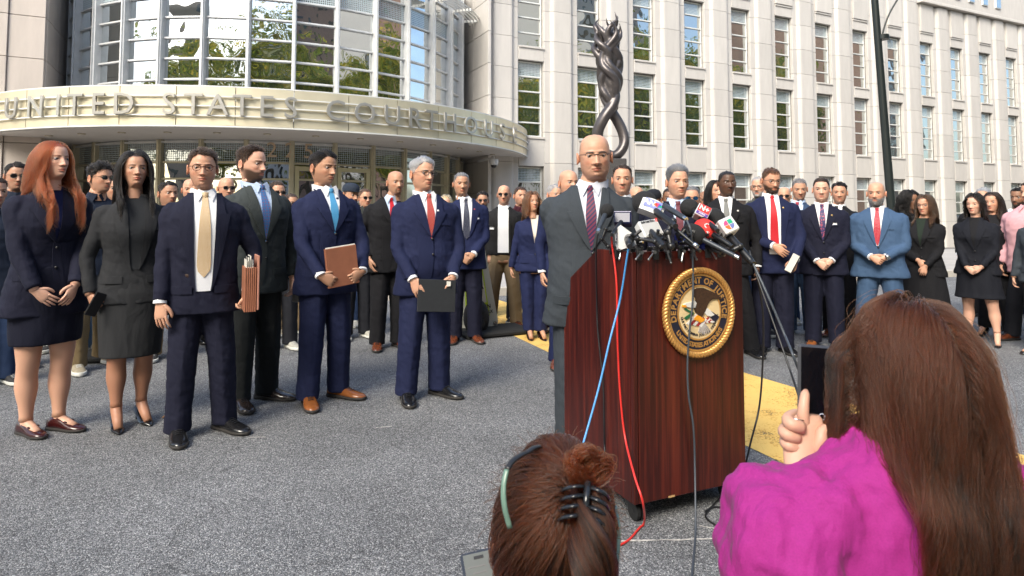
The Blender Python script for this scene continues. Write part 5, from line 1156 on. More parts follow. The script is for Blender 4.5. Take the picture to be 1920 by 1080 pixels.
p22 = person('woman with a short black bob in a black coat dress and pumps, fingers laced', 1828, 361, yfeet=645, bx=1836, yaw=-10, hyaw=-10, sex='f', skin='fair', hair='black', long=dict(n=2600, len=.225, wave=.003, vol=1.2, clump=50, rad=.0018, ears=True, front_gap=.88), jc=('black_coat', (.007, .008, .013)), zb=1.12, shirt=BK, collar=False, arms='claspl', skirt=(.545, .06), legs=('black_coat', (.007, .008, .013)), shoes=PUMP, lod=.8, seed=22, w=1.1, calf=1.1,
    hem=.82, feet=[(-.10, .02, -8), (.15, -.02, 12)])
p23 = person('young woman with long dark hair in black behind the bob-haired woman', 1862, 358, yfeet=632, bx=1868, yaw=-10, hyaw=-8, sex='f', skin='light', hair='dark', long=dict(n=2400, len=.50, wave=.008, vol=1.1, clump=50, rad=.0019), jc=BLK, zb=1.15, shirt=BK, collar=False, arms='sides', shoes=PUMP, lod=.6, seed=23, legs=BLK)
p24 = person('person with a mass of dark curly hair behind the blue-suited bald man', 1706, 356, depth=7.7, yaw=14, hyaw=30, sex='f', skin='brown', hair='black', long=dict(n=3000, len=.30, wave=.022, vol=1.9, clump=120, rad=.0019), jc=BLK, zb=1.15, shirt=BK, collar=False, arms='sides', lod=.5, seed=24)
p25 = person('bearded dark-haired man in a navy suit at the right edge of the picture', 1912, 350, depth=7.6, yaw=-10, hyaw=-15, skin='brown', hair='black', hs='side', hl=.02, beard=3, jc=NAVY3, zb=1.15, shirt=WH, arms='sides', lod=.5, seed=25)
p26 = person('person in a pink shirt cut off by the right edge of the picture', 1936, 338, depth=6.9, yaw=-20, hyaw=-20, skin='light', hair='dark', hs='side', jacket='polo', jc=PINKS, shirt=PINKS, arms='sides', legs=DARKT, lod=.5, seed=26, shoes=BRN, feet=[(-.2, .0, -20), (.05, .05, 0)])
p27 = person('person in a dark grey suit jacket and black skirt at the far right edge', 1958, 366, depth=6.3, yaw=-14, hyaw=-14, sex='f', skin='light', hair='brown', long=dict(n=1200, len=.4, wave=.01, rad=.002), jc=CHAR, zb=1.15, shirt=BK, collar=False, arms='sides', skirt=(.45, 0), lod=.5, seed=27, legs=BLK)
# ---- people behind, left half
def officer(K):
    K['trim']('shoulder_badge', lambda q: q.sphere(K['armp'][1][0] + np.array((.055, -.03, -.085)) * K['s'], (.014, .022, .030), 10, 8), M_GOLD)
b0 = person('partly seen man in a navy jacket at the far left edge of the picture', -12, 330, depth=5.2, yaw=10, hyaw=10, skin='light', hair='dark', jacket='casual', jc=JKT, shirt=JKT, arms='sides', legs=DJEAN, shoes=SNB, lod=.5, seed=30)
b1 = person('black-haired man in sunglasses and a navy jacket behind the red-haired woman', 28, 303, yfeet=690, bx=22, yaw=4, hyaw=4, skin='olive', hair='black', hs='side', hl=.030, glass='sun', jacket='casual', jc=JKT, shirt=JKT, arms='sides', legs=DJEAN, shoes=SNB, lod=.6, seed=31, extras=officer)
b1b = person('person in khaki trousers and striped trainers mostly hidden behind the red-haired woman', 118, 318, depth=6.6, yaw=0, skin='light', hair='brown', jacket='casual', jc=BJKT, shirt=BK, legs=CARGO, shoes=SNB, arms='sides', lod=.4, seed=46)
b2 = person('man with curly tied-back black hair and sunglasses in a navy jacket and khaki trousers', 186, 306, yfeet=693, bx=170, yaw=12, hyaw=22, skin='light', hair='black', hs='back', hl=.06, curly=1.0, glass='sun', beard=1, jacket='casual', jc=JKT, shirt=JKT, arms='sides', legs=CARGO, shoes=SNG, lod=.6, seed=32, feet=[(-.10, -.05, -4), (.16, .25, 12)])
b2b = person('person in pale jeans and light trainers behind the grey-blazered woman', 214, 330, depth=6.6, yaw=8, skin='olive', hair='black', jacket='casual', jc=JKT, shirt=JKT, legs=('pale_jeans', (.14, .22, .34)), shoes=SNW, arms='sides', lod=.4, seed=47, feet=[(-.16, 0, 0), (.1, 0, 10)])
b3 = person('dark-haired man looking sideways between the grey blazer and the tortoiseshell glasses', 314, 338, depth=6.2, yaw=10, hyaw=14, hpitch=-2, skin='olive', hair='black', hs='side', hl=.024, beard=1, jacket='casual', jc=GJKT, shirt=GJKT, arms='sides', legs=KHAKI, shoes=SNB, lod=.6, seed=33)
b3b = person('bald man almost hidden behind the man in tortoiseshell glasses', 356, 333, depth=6.9, yaw=0, skin='light', hair='brown', hs='none', bald=1, jacket='casual', jc=BJKT, shirt=BK, arms='sides', legs=DARKT, lod=.4, seed=34)
b4 = person('bald man in sunglasses behind the bearded man in grey', 423, 330, depth=6.9, yaw=8, hyaw=8, skin='light', hair='brown', hs='none', bald=1, glass='sun', jacket='casual', jc=JKT, shirt=JKT, arms='sides', legs=DARKT, lod=.5, seed=35)
b5 = person('bearded man in sunglasses and a navy jacket with a gold shoulder badge', 518, 338, yfeet=655, bx=524, yaw=10, hyaw=10, skin='light', hair='dark', hs='back', hl=.02, glass='sun', beard=3, jacket='casual', jc=JKT, shirt=JKT, arms='sides', legs=DARKT, shoes=SNW, lod=.6, seed=36, extras=officer)
b6 = person('man in glasses just visible between two navy-suited men', 545, 361, depth=7.4, yaw=10, hyaw=18, skin='tan', hair='dark', hs='fwd', hl=.012, glass='clear', jacket='casual', jc=JKT, shirt=JKT, arms='sides', legs=KHAKI, shoes=SNG, lod=.5, seed=37)
b7 = person('bearded man in a dark baseball cap behind the folder holders', 657, 343, yfeet=634, bx=668, yaw=18, hyaw=18, hpitch=6, skin='light', hair='dark', hs='none', cap=('navy_cap', (.02, .028, .045)), beard=3, bl=.6, jacket='casual', jc=GJKT, shirt=GJKT, arms='sides', legs=DARKT, shoes=SNW, lod=.6, seed=38)
b8 = person('man in sunglasses partly hidden behind the capped man', 684, 352, depth=8.0, yaw=10, hyaw=10, skin='light', hair='brown', hs='fwd', hl=.012, glass='sun', jacket='casual', jc=BJKT, shirt=BK, arms='sides', legs=DJEAN, shoes=SNW, lod=.5, seed=39)
b9 = person('blond person half hidden behind the grey-haired man in glasses', 836, 364, depth=8.4, yaw=0, hyaw=0, sex='f', skin='fair', hair='blond', long=dict(n=1200, len=.3, wave=.008, rad=.0022), jc=BJKT, zb=1.2, shirt=BK, collar=False, arms='sides', legs=DJEAN, shoes=SNW, lod=.4, seed=40)
b10 = person('dark-bearded man in sunglasses behind the shoulder of the pocket-square suit', 905, 358, depth=8.6, yaw=0, hyaw=0, skin='olive', hair='black', hs='side', hl=.03, glass='sun', beard=3, jacket='casual', jc=BJKT, shirt=BK, arms='sides', legs=JEAN, shoes=SNW, lod=.5, seed=41)
b11 = person('short-haired man in a dark red shirt behind the woman in the trouser suit', 976, 348, depth=8.2, yaw=4, hyaw=14, skin='light', hair='dark', hs='fwd', hl=.018, jacket='casual', jc=('maroon_top', (.08, .02, .03)), shirt=('maroon_top', (.08, .02, .03)), arms='sides', legs=DARKT, shoes=SNB, lod=.5, seed=42)
b12 = person('grey-haired person just showing behind the speaker\'s shoulder', 1040, 344, depth=7.6, yaw=10, hyaw=20, skin='light', hair='grey', hs='side', hl=.03, jc=NAVY3, zb=1.2, arms='sides', lod=.4, seed=43, shoes=BRN)
# ---- people behind, right half
c1 = person('bald man in sunglasses right behind the speaker\'s other shoulder', 1194, 347, depth=6.6, yaw=0, hyaw=4, skin='light', hair='brown', hs='none', bald=1, glass='sun', jc=NAVY3, zb=1.2, arms='sides', lod=.5, seed=50)
c2 = person('person in a black baseball cap behind the microphones', 1226, 355, depth=6.9, yaw=-10, hyaw=-10, skin='light', hair='dark', hs='none', cap=('black_cap', (.012, .013, .018)), jacket='casual', jc=BJKT, shirt=BK, arms='sides', lod=.5, seed=51, hpitch=12)
c2b = person('dark-skinned person almost hidden behind the swept-back grey hair', 1256, 350, depth=6.9, yaw=0, skin='brown', hair='black', hs='fwd', hl=.01, jc=BLK, arms='sides', lod=.4, seed=59)
c3 = person('grey-haired man in mirrored blue sunglasses behind the microphones', 1297, 347, depth=6.0, yaw=0, hyaw=2, skin='light', hair='salt', hs='back', hl=.022, glass='blue', jc=NAVY, zb=1.2, arms='sides', lod=.6, seed=52, w=.9)
c4 = person('woman with long black hair behind the shoulder of the grey-tied man', 1342, 336, depth=6.9, yaw=10, hyaw=14, hpitch=-4, sex='f', skin='light', hair='black', long=dict(n=2000, len=.45, wave=.004, rad=.002), jc=BLK, shirt=BK, collar=False, arms='sides', lod=.5, seed=53)
c5 = person('white-bearded man in glasses between the grey tie and the red tie', 1424, 329, depth=7.4, yaw=-6, hyaw=-8, skin='light', hair='grey', hs='fwd', hl=.014, glass='thin', beard=3, beardc='grey', jacket='casual', jc=GJKT, shirt=GJKT, arms='sides', legs=DJEAN, shoes=SNB, lod=.5, seed=54)
c6 = person('man in sunglasses behind the red-tied man\'s shoulder', 1471, 349, depth=8.2, yaw=0, hyaw=0, skin='light', hair='dark', hs='none', bald=2, glass='sun', jacket='casual', jc=BJKT, shirt=BK, arms='sides', legs=DJEAN, shoes=SNG, lod=.5, seed=55)
c7 = person('grey-haired person behind the two dark-haired women at right', 1846, 351, depth=8.6, yaw=-6, hyaw=-10, skin='light', hair='grey', hs='side', hl=.03, jc=BLK, arms='sides', lod=.4, seed=56)
c8 = person('bald dark-skinned man just visible beside the black-haired woman', 1322, 356, depth=7.6, yaw=0, skin='brown', hair='black', hs='none', bald=2, jc=NAVY, arms='sides', lod=.4, seed=57)
bake_all()
# ---- things in hands
def folder_mb(w_, h_, t_, c, rot, m=0):
    q = MB(); q.box(c, (w_, t_, h_), m, rot=rot, bev=min(.003, t_ * .3)); return q
M_BRF = mat('brown_card', (.26, .095, .05), .8, var=(12, .1)); M_PAP = mat('paper', (.62, .60, .55), .85); M_BKF = mat('black_card', (.018, .02, .023), .5, var=(30, .1))
s5 = rotz(R(0)) @ roty(R(-7)); q = folder_mb(.235, .28, .010, (.015, -.262, 1.0), s5); pp = folder_mb(.224, .28, .008, (.017, -.253, 1.008), s5)
bk = folder_mb(.235, .28, .004, (.015, -.245, 1.0), s5)
held(p5, 'folder', 'brown paper folder held upright by the man in the sky-blue tie', 'folder', q, M_BRF, [('paper_sheets', pp, M_PAP), ('back_cover', bk, M_BRF)], smooth=False)
q = folder_mb(.28, .23, .012, (.02, -.245, .785), rotx(R(-6)) @ roty(R(4))); t_ = folder_mb(.03, .035, .001, (.105, -.2585, .868), rotx(R(-6)) @ roty(R(4)))
held(p6, 'folder', 'flat black folder with a small white sticker held low by the grey-haired man', 'folder', q, M_BKF, [('sticker', t_, M_PAP)], smooth=False)
q = MB(); parts = []
for i in range(6):
    q.box((.225 + i * .0115, -.20, .915), (.009, .20, .27), bev=.002)
e_ = MB(); [e_.box((.232 + i * .011, -.205, 1.045 + .012 * (i % 3)), (.003, .17, .10)) for i in range(4)]
cv = MB(); cv.box((.298, -.20, .955), (.012, .21, .33), bev=.003); bb = MB(); bb.box((.250, -.215, 1.10), (.03, .012, .03), bev=.003); bb.tube([(.238, -.23, 1.085), (.262, -.23, 1.12)], .006, 6)
held(p3, 'accordion_file', 'brown accordion file stuffed with papers under the arm of the gold-tied man', 'file', q, M_BRF, [('papers', e_, M_PAP), ('cover', cv, mat('pink_card', (.38, .17, .12), .8)), ('binder_clip', bb, M_BLKF)], smooth=False)
q = MB(); q.box((-.205, -.115, .815), (.075, .010, .15), rot=roty(R(25)) @ rotz(R(30)), bev=.004)
held(p2, 'mobile_phone', 'small black phone in the right hand of the grey-blazered woman', 'phone', q, M_BLKF, smooth=False)
q = folder_mb(.22, .30, .012, (.27, -.09, .86), rotz(R(75)) @ roty(R(6)))
held(p4, 'folder', 'slim black folder hanging in the hand of the bearded man in grey', 'folder', q, M_BKF, smooth=False)
q = MB(); q.box((.135, -.265, .90), (.075, .012, .19), rot=roty(R(28)), bev=.004); q2 = MB(); q2.box((.132, -.274, .905), (.062, .006, .18), rot=roty(R(28)))
held(p16, 'notebook', 'narrow dark notebook with white page edge held by the red-tied man', 'notebook', q, M_BKF, [('pages', q2, M_PAP)], smooth=False)
# ============================================================ lectern, microphones, cables
M_WOOD = mat('mahogany_laminate', (.06, .016, .01), .38, spec=.35); n, l, b = nodes_of(M_WOOD)
tc = n.new('ShaderNodeTexCoord'); mp = n.new('ShaderNodeMapping'); mp.inputs['Scale'].default_value = (34, 34, 1.1); l.new(tc.outputs['Object'], mp.inputs[0])
t1 = n.new('ShaderNodeTexNoise'); t1.inputs['Scale'].default_value = 1.6; t1.inputs['Detail'].default_value = 8; t1.inputs['Distortion'].default_value = .7; l.new(mp.outputs[0], t1.inputs[0])
mp2 = n.new('ShaderNodeMapping'); mp2.inputs['Scale'].default_value = (5, 5, .35); l.new(tc.outputs['Object'], mp2.inputs[0]); t2 = n.new('ShaderNodeTexNoise'); t2.inputs['Scale'].default_value = 1.5; l.new(mp2.outputs[0], t2.inputs[0])
av = n.new('ShaderNodeMath'); av.operation = 'MULTIPLY_ADD'; av.inputs[1].default_value = .45; l.new(t2.outputs[0], av.inputs[0])
a2 = n.new('ShaderNodeMath'); a2.operation = 'MULTIPLY'; a2.inputs[1].default_value = .62; l.new(t1.outputs[0], a2.inputs[0]); l.new(a2.outputs[0], av.inputs[2])
r_ = ramp(n, [(.34, (.014, .0022, .0020)), (.50, (.040, .0055, .0040)), (.62, (.078, .0110, .0065)), (.76, (.125, .020, .010))]); l.new(av.outputs[0], r_.inputs[0]); l.new(r_.outputs[0], b.inputs['Base Color'])
LA = np.array([.538, 2.882]); LANG = R(24); LU = np.array([math.cos(LANG), math.sin(LANG), 0]); LV = np.array([-math.sin(LANG), math.cos(LANG), 0]); LW, LD, LH = .655, .635, 1.205
lec = empty('lectern', (LA[0], LA[1], 0), LANG, 'tall dark mahogany lectern on casters with a sloping top', 'lectern')
def q_(): return MB()
m_ = q_(); m_.box((LW / 2 + .006, .012, (LH + .10) / 2), (LW - .012 - .03, .024, LH - .10), bev=.002); m_.build('front_panel', M_WOOD, lec, smooth=False)
prof = [(.026, .10), (.026, LH), (.29, LH), (LD, 1.0), (LD, .10)]
for nm, x0, x1 in (('side_panel', .0, .022), ('side_panel', LW - .022, LW)):
    m_ = q_(); m_.prism(prof, x0, x1, axis='x'); m_.build(nm, M_WOOD, lec, smooth=False)
m_ = q_(); m_.box((.0105, .0105, (LH + .10) / 2), (.025, .025, LH - .10), bev=.003); m_.build('corner_trim', M_WOOD, lec, smooth=False)
m_ = q_(); m_.prism([(.0255, LH - .03), (.0255, LH - .012), (.288, LH - .012), (LD - .01, .995), (LD - .01, .977), (.288, LH - .03)], .0225, LW - .0225, axis='x'); m_.build('desk_top', M_WOOD, lec, smooth=False)
m_ = q_(); m_.box((LW / 2, LD / 2, .12), (LW - .05, LD - .04, .03)); m_.build('base_shelf', M_WOOD, lec, smooth=False)
m_ = q_(); m_.box((.20, .0, .104), (.035, .004, .008)); m_.build('worn_chip', mat('bare_wood', (.45, .28, .12), .8), lec, smooth=False)
for cx_, cy_ in ((.06, .07), (LW - .07, .07), (.06, LD - .07), (LW - .07, LD - .07)):
    m_ = q_(); m_.cyl((cx_ - .014, cy_, .042), .040, .018, 20, axis='x'); m_.cyl((cx_ + .014, cy_, .042), .040, .018, 20, axis='x'); m_.cyl((cx_, cy_, .042), .012, .05, 10, axis='x'); m_.box((cx_, cy_, .088), (.05, .05, .018)); m_.box((cx_, cy_ + .01, .068), (.044, .03, .03))
    m_.build('caster', mat('caster_rubber', (.012, .012, .012), .5), lec, angle=40)
# seal
SEALR = .213
pS = on_plane(1307, 585, (LA[0], LA[1], 0), LV)
seal = empty('seal', tuple(pS - LV * .002), LANG, 'round gold-roped Department of Justice seal on the front of the lectern', 'seal')
def disc(r, y0, y1, n=64): 
    m = MB(); a = np.linspace(0, 2 * np.pi, n, endpoint=False); m.loft([np.stack([r * np.cos(a), np.full(n, y0), r * np.sin(a)], 1), np.stack([r * np.cos(a), np.full(n, y1), r * np.sin(a)], 1)]); return m
def ring(r0, r1, y0, y1, n=72):
    m = MB(); a = np.linspace(0, 2 * np.pi, n, endpoint=False); f = lambda r, y: np.stack([r * np.cos(a), np.full(n, y), r * np.sin(a)], 1)
    R4 = [f(r0, y0), f(r1, y0), f(r1, y1), f(r0, y1), f(r0, y0)]; m.loft(R4, cap=(False, False)); return m
M_SG = mat('seal_gold', (.62, .33, .10), .32, .55); M_SNAVY = mat('seal_navy', (.008, .010, .028), .4); M_CREAM = mat('seal_cream', (.72, .55, .30), .45, var=(20, .05))
disc(SEALR * .93, 0, -.012).build('backing', M_SG, seal, angle=40)
rp = MB(); NT = 74
for s_ in range(3):
    a = np.linspace(0, 2 * np.pi, NT * 6, endpoint=False); tw = a * NT / 3 + s_ * 2.094; rr = SEALR * .915 + .0075 * np.cos(tw); P = np.stack([rr * np.cos(a), -.014 + .0075 * np.sin(tw), rr * np.sin(a)], 1)
    P = np.vstack([P, P[:1]]); rp.tube(P, .0088, 7, cap=(False, False))
rp.build('rope_rim', M_SG, seal)
disc(SEALR * .84, -.0, -.0135).build('navy_band', M_SNAVY, seal, angle=40)
ring(SEALR * .80, SEALR * .84, -.0, -.0175).build('gold_ring', M_SG, seal, angle=40); ring(SEALR * .565, SEALR * .60, -.0, -.0175).build('gold_ring', M_SG, seal, angle=40)
disc(SEALR * .57, 0, -.0155).build('cream_field', M_CREAM, seal, angle=40)
def arc_text(txt, r, size, a_mid, step, m, parent, up=True, y=-.0135, bold=.0012, widths=None):
    W = {'I': .45, ' ': .55, 'M': 1.25, 'J': .75, 'E': .88, 'F': .85, 'T': .95, 'S': .9, 'O': 1.15, 'Q': 1.15, 'D': 1.08, 'N': 1.1, 'A': 1.05, 'R': 1., 'U': 1.05, 'P': .95, 'Y': .95, 'C': 1.0}
    ws = [W.get(c, 1.) for c in txt]; tot = sum(ws); pos = 0; g = MB()
    for c, w_ in zip(txt, ws):
        mid = pos + w_ / 2; pos += w_
        if c == ' ': continue
        a = a_mid + (tot / 2 - mid) * step * (1 if up else -1); me = text_mesh(c, size, .0016, bold=bold)
        V = np.array([v.co[:] for v in me.vertices]); F = [tuple(p.vertices) for p in me.polygons]; bpy.data.meshes.remove(me)
        V = np.stack([V[:, 0], -V[:, 2], V[:, 1]], 1); rot = roty(-(R(a) - math.pi / 2) if up else -(R(a) + math.pi / 2)); V = V @ rot.T + np.array((r * math.cos(R(a)), y, r * math.sin(R(a)))); g.add(V, F)
    return g.build('lettering', m, parent, smooth=False)
arc_text('DEPARTMENT OF JUSTICE', SEALR * .695, .040, 90, 10.9, M_SG, seal, bold=.0014)
arc_text('UNITED STATES ATTORNEYS', SEALR * .705, .029, 270, 5.45, M_SG, seal, up=False, bold=.001)
arc_text('QUI PRO DOMINA JUSTITIA SEQUITUR', SEALR * .49, .0165, 270, 5.9, M_SNAVY, seal, up=False, y=-.0155, bold=.0004)
M_EAG = mat('eagle_brown', (.045, .02, .009), .6, var=(90, .4)); M_SWH = mat('seal_white', (.7, .68, .64), .5); M_SGRN = mat('seal_green', (.012, .12, .05), .5); M_SRED = mat('seal_red', (.32, .02, .025), .5); M_SORG = mat('seal_orange', (.8, .32, .02), .45); M_SSIL = mat('seal_silver', (.42, .38, .36), .4)
def sz(x, y): return ((x - 485) / 390 * SEALR, (540 - y) / 470 * SEALR)          # zoomed photograph coordinates to seal plane
def poly(name, pts, m, y0=-.0155, th=.003): 
    q = MB(); q.prism([sz(*p) for p in pts], y0, y0 - th); return q.build(name, m, seal, smooth=False)
poly('wing', [(455, 285), (520, 288), (600, 325), (650, 350), (722, 405), (715, 420), (660, 412), (620, 415), (585, 435), (560, 480), (545, 520), (520, 560), (500, 588), (470, 570), (440, 540), (425, 500), (418, 470), (430, 440), (440, 400), (425, 370), (408, 345), (420, 310)], M_EAG, th=.006)
poly('eagle_head', [(300, 462), (318, 440), (350, 430), (385, 425), (425, 412), (445, 440), (430, 485), (390, 484), (350, 472)], M_SWH, th=.007)
poly('beak', [(296, 466), (304, 448), (325, 450), (340, 462), (330, 472), (312, 474)], M_SORG, -.0157, .008)
poly('tail', [(530, 545), (555, 495), (590, 520), (640, 575), (600, 588), (555, 575)], M_SWH, th=.0055)
poly('shield_field', [(570, 515), (610, 535), (695, 598), (660, 640), (640, 655), (600, 600)], M_SNAVY, th=.004)
for i in range(7):
    x0, y0 = 335 + i * 38, 655 - 0; dx, dy = 120, -120
    pts = [(338 + i * 34, 640 + i * 9), (362 + i * 34, 655 + i * 8), (470 + i * 22, 560 + i * 14), (450 + i * 22, 545 + i * 14)]
    if i > 4: continue
    poly('stripe', pts, M_SRED if i % 2 else M_SWH, th=.0030 + .0004 * i)
for i in range(4): poly('stripe', [(520 + i * 22, 640 + 0 * i), (540 + i * 24, 655), (600 + i * 14, 610 + i * 12), (575 + i * 12, 592 + i * 12)], M_SRED if i % 2 == 0 else M_SWH, th=.0036 + .0003 * i)
for i in range(11):
    a = -2.2 + i * .44; cx_, cy_ = 372 + 32 * math.cos(a * 1.3), 545 + (i - 5) * 9
    poly('olive_leaf', [(cx_ - 26, cy_ - 8), (cx_ - 6, cy_ - 16), (cx_ + 20, cy_), (cx_ - 4, cy_ + 8)], M_SGRN, th=.0045 + .0003 * (i % 3))
for i in range(7):
    x1 = 470 + i * 20; poly('arrow', [(500, 620), (512, 620), (x1 + 6, 755 - abs(i - 3) * 8), (x1 + 2, 775 - abs(i - 3) * 8), (x1 - 6, 755 - abs(i - 3) * 8)], M_SSIL, th=.0042 + .0003 * (i % 2))
poly('talons', [(420, 590), (455, 562), (480, 575), (500, 590), (530, 610), (520, 628), (480, 640), (455, 622), (420, 608)], M_SORG, th=.008)

# ---- microphones
M_FOAM = mat('black_foam', (.012, .012, .013), .95, bump=(260, .8, .003)); M_RFOAM = mat('red_foam', (.62, .025, .02), .7, bump=(200, .2, .001)); M_BFOAM = mat('blue_foam', (.01, .022, .19), .8, bump=(200, .3, .001))
M_HAND = mat('mic_handle', (.016, .017, .019), .35, .3); M_GHAND = mat('grey_mic', (.045, .052, .062), .4, .4); M_WPL = mat('white_plastic', (.60, .60, .59), .35, var=(15, .04)); M_NPL = mat('navy_plastic', (.01, .014, .06), .35)
M_PR = mat('print_red', (.58, .02, .02), .5); M_PB = mat('print_blue', (.03, .08, .42), .5); M_PV = mat('print_violet', (.10, .035, .28), .5); M_PG = mat('print_green', (.0, .32, .17), .5); M_PM = mat('print_magenta', (.45, .05, .18), .5); M_PO = mat('print_orange', (.75, .12, .02), .5); M_PN = mat('print_indigo', (.12, .15, .38), .5); M_PW = mat('print_white', (.6, .6, .6), .7)
def W(px, py, Y): return on_y(px, py, Y)
def axes(a, b, roll=0.):
    z = (b - a) / np.linalg.norm(b - a); x = np.cross(np.array((0, 0, 1.)), z); x /= np.linalg.norm(x); y = np.cross(z, x); M = np.stack([x, y, z], 1); return M @ rotz(roll)
def mic(label, h, t, rf, rh, handle=M_HAND, foam=M_FOAM, squash=1.15, cat='microphone', flag=None, rt=None, ball=True):
    """h: head point, t: tail point (world); foam ball at the head, tapering handle to the tail"""
    root = empty('microphone', tuple(t), 0, label, cat); h = np.array(h) - t; t0 = np.zeros(3); A = axes(t0, h)
    if ball:
        q = MB(); q.sphere(h, (rf, rf, rf * squash), 24, 16, rot=A); q.build('windscreen', foam, root)
    q = MB(); d = h / np.linalg.norm(h); q.tube([t0, t0 + d * .012, t0 + d * .02, h * .55, h - d * rf * .5], [rh * .55, rh * .6, rh * .86, rh, rh * 1.15 if ball else rh], 16); q.build('handle', handle, root, angle=40)
    q = MB(); q.tube([t0 - d * .004, t0 + d * .022], [rh * .75, rh * .75], 12); q.build('connector', M_METAL if handle is M_GHAND else M_BLKF, root, angle=40)
    return root, A, d, h
def flat_text(parent, txt, size, c, A, m, bold=.0006, ext=.0006):
    me = text_mesh(txt, size, ext, bold=bold); me.materials.append(m); o = link('lettering', me, parent); M4 = Matrix.Identity(4)
    for i in range(3):
        for j in range(3): M4[i][j] = A[i][j]
    M4.translation = Vector(c); o.matrix_local = M4; return o
def face_axes(nrm, up=(0, 0, 1)):
    z = np.array(nrm, float); z /= np.linalg.norm(z); x = np.cross(np.array(up, float), z); x /= np.linalg.norm(x); return np.stack([x, np.cross(z, x), z], 1)
# small ball microphone at left
r1 = mic('small black ball-headed microphone at the left corner of the lectern', W(1138, 395, 3.02), W(1121, 434, 2.90), .033, .011, M_GHAND)
# navy box flag
t_ = W(1148, 440, 2.92); h_ = W(1168, 412, 3.10); r2 = mic('microphone with a small navy box flag beside the white triangular flag', h_, t_, .02, .012, ball=False)
q = MB(); A = face_axes((-.25, -.95, .35)); q.box(r2[3] , (.082, .058, .07), rot=A, bev=.006); fl = q.build('mic_flag', M_NPL, r2[0], smooth=False)
q = MB(); q.box(r2[3] + A @ np.array((0, .0295, 0)), (.082, .004, .07), rot=A, bev=.001); q.build('flag_edge', mat('lilac_plastic', (.30, .28, .40), .4), r2[0], smooth=False)
flat_text(r2[0], 'NEWS', .022, r2[3] + A @ np.array((0, .033, .0)), A @ rotx(R(-90)), M_PW)
# white triangular flag
t_ = W(1181, 462, 2.83); h_ = W(1176, 446, 2.98); r3 = mic('microphone with a white triangular flag clamped over the left corner', h_, t_, .02, .016, ball=False)
A = face_axes((.10, -1, .25)); q = MB(); tri = [(-.052, -.055), (-.048, .045), (-.035, .055), (.065, -.022), (.062, -.032), (-.04, -.060)]
V0 = np.array([(x, y, .03) for x, y in tri]); V1 = np.array([(x, y, -.03) for x, y in tri]); q.loft([(V0 @ A.T) + r3[3], (V1 @ A.T) + r3[3]]); q.build('mic_flag', M_WPL, r3[0], smooth=False)
q = MB(); q.tube([r3[3] + A @ np.array((.0, -.012, .028)), r3[3] + A @ np.array((.0, -.012, .034))], .024, 20); q.build('collar', mat('grey_plastic', (.2, .2, .2), .5), r3[0], angle=40)
q = MB(); q.tube([r3[3] + A @ np.array((.002, -.014, .034)), r3[3] + A @ np.array((.002, -.016, .060))], .0155, 16); q.build('grip', M_HAND, r3[0], angle=40)
# white square flag with lettering
t_ = W(1245, 462, 2.84); h_ = W(1217, 432, 3.02); r4 = mic('microphone with a square white flag lettered ascento', h_, t_, .02, .017, ball=False)
A = face_axes((.22, -.80, .55), (-.15, 0, 1)); c_ = r4[3]
q = MB(); q.box(c_, (.105, .088, .052), rot=A, bev=.005); q.build('mic_flag', M_WPL, r4[0], smooth=False)
q = MB(); q.box(c_ + A @ np.array((0, -.006, .0265)), (.088, .066, .002), rot=A); q.build('flag_recess', mat('pale_grey_plastic', (.42, .42, .41), .4), r4[0], smooth=False)
flat_text(r4[0], 'ascento', .024, c_ + A @ np.array((-.004, .034, .0275)), A, M_BLKF, .0008); flat_text(r4[0], '//', .024, c_ + A @ np.array((.044, .034, .0275)), A, M_PR, .0012)
# black foam with the curved TV flag
t_ = W(1266, 424, 2.90); h_ = W(1209, 381, 3.24); r5 = mic('large black foam microphone with a curved white flag marked AN and a coloured fan', h_, t_, .062, .018)
c_ = W(1223, 388, 3.12) - t_; A = face_axes((.05, -.82, .50), (.42, 0, 1)); q = MB(); rows = []
for u_ in np.linspace(-1, 1, 9):
    x = .058 * u_; h2 = .040 - .006 * u_ * u_; z = -.012 * u_ * u_ ; rows.append([(x, -h2, z + .012), (x, h2, z + .012), (x, h2 * .9, z - .04), (x, -h2 * .9, z - .04)])
q.loft([(np.array(r) @ A.T) + c_ for r in rows]); q.build('mic_flag', M_WPL, r5[0], angle=40)
def slabq(parent, c, A, w_, h_, off, m, name='print', x=0, y=0): 
    q = MB(); q.box(c + A @ np.array((x, y, off)), (w_, h_, .0012), rot=A); return q.build(name, m, parent, smooth=False)
slabq(r5[0], c_, A, .088, .050, .0125, mat('print_lavender', (.22, .25, .50), .5), y=.008)
flat_text(r5[0], 'AN', .040, c_ + A @ np.array((-.020, .010, .0135)), A, M_PW, .0018)
for i, m in enumerate((M_PG, M_PB, M_PM, M_PR, M_PO)):
    a0, a1_ = R(20 + i * 28), R(46 + i * 28); q = MB(); P3 = [(.022, -.002), (.022 + .024 * math.cos(a1_), -.002 + .026 * math.sin(a1_)), (.022 + .024 * math.cos(a0), -.002 + .026 * math.sin(a0))]
    q.loft([np.array([(x, y, .0145) for x, y in P3]) @ A.T + c_, np.array([(x, y, .0130) for x, y in P3]) @ A.T + c_]); q.build('fan_feather', m, r5[0], smooth=False)
# grey shotgun microphone
r6 = mic('slim dark grey shotgun microphone trailing a long grey cable', W(1243, 384, 3.12), W(1286, 411, 2.93), .03, .014, M_GHAND, ball=False)
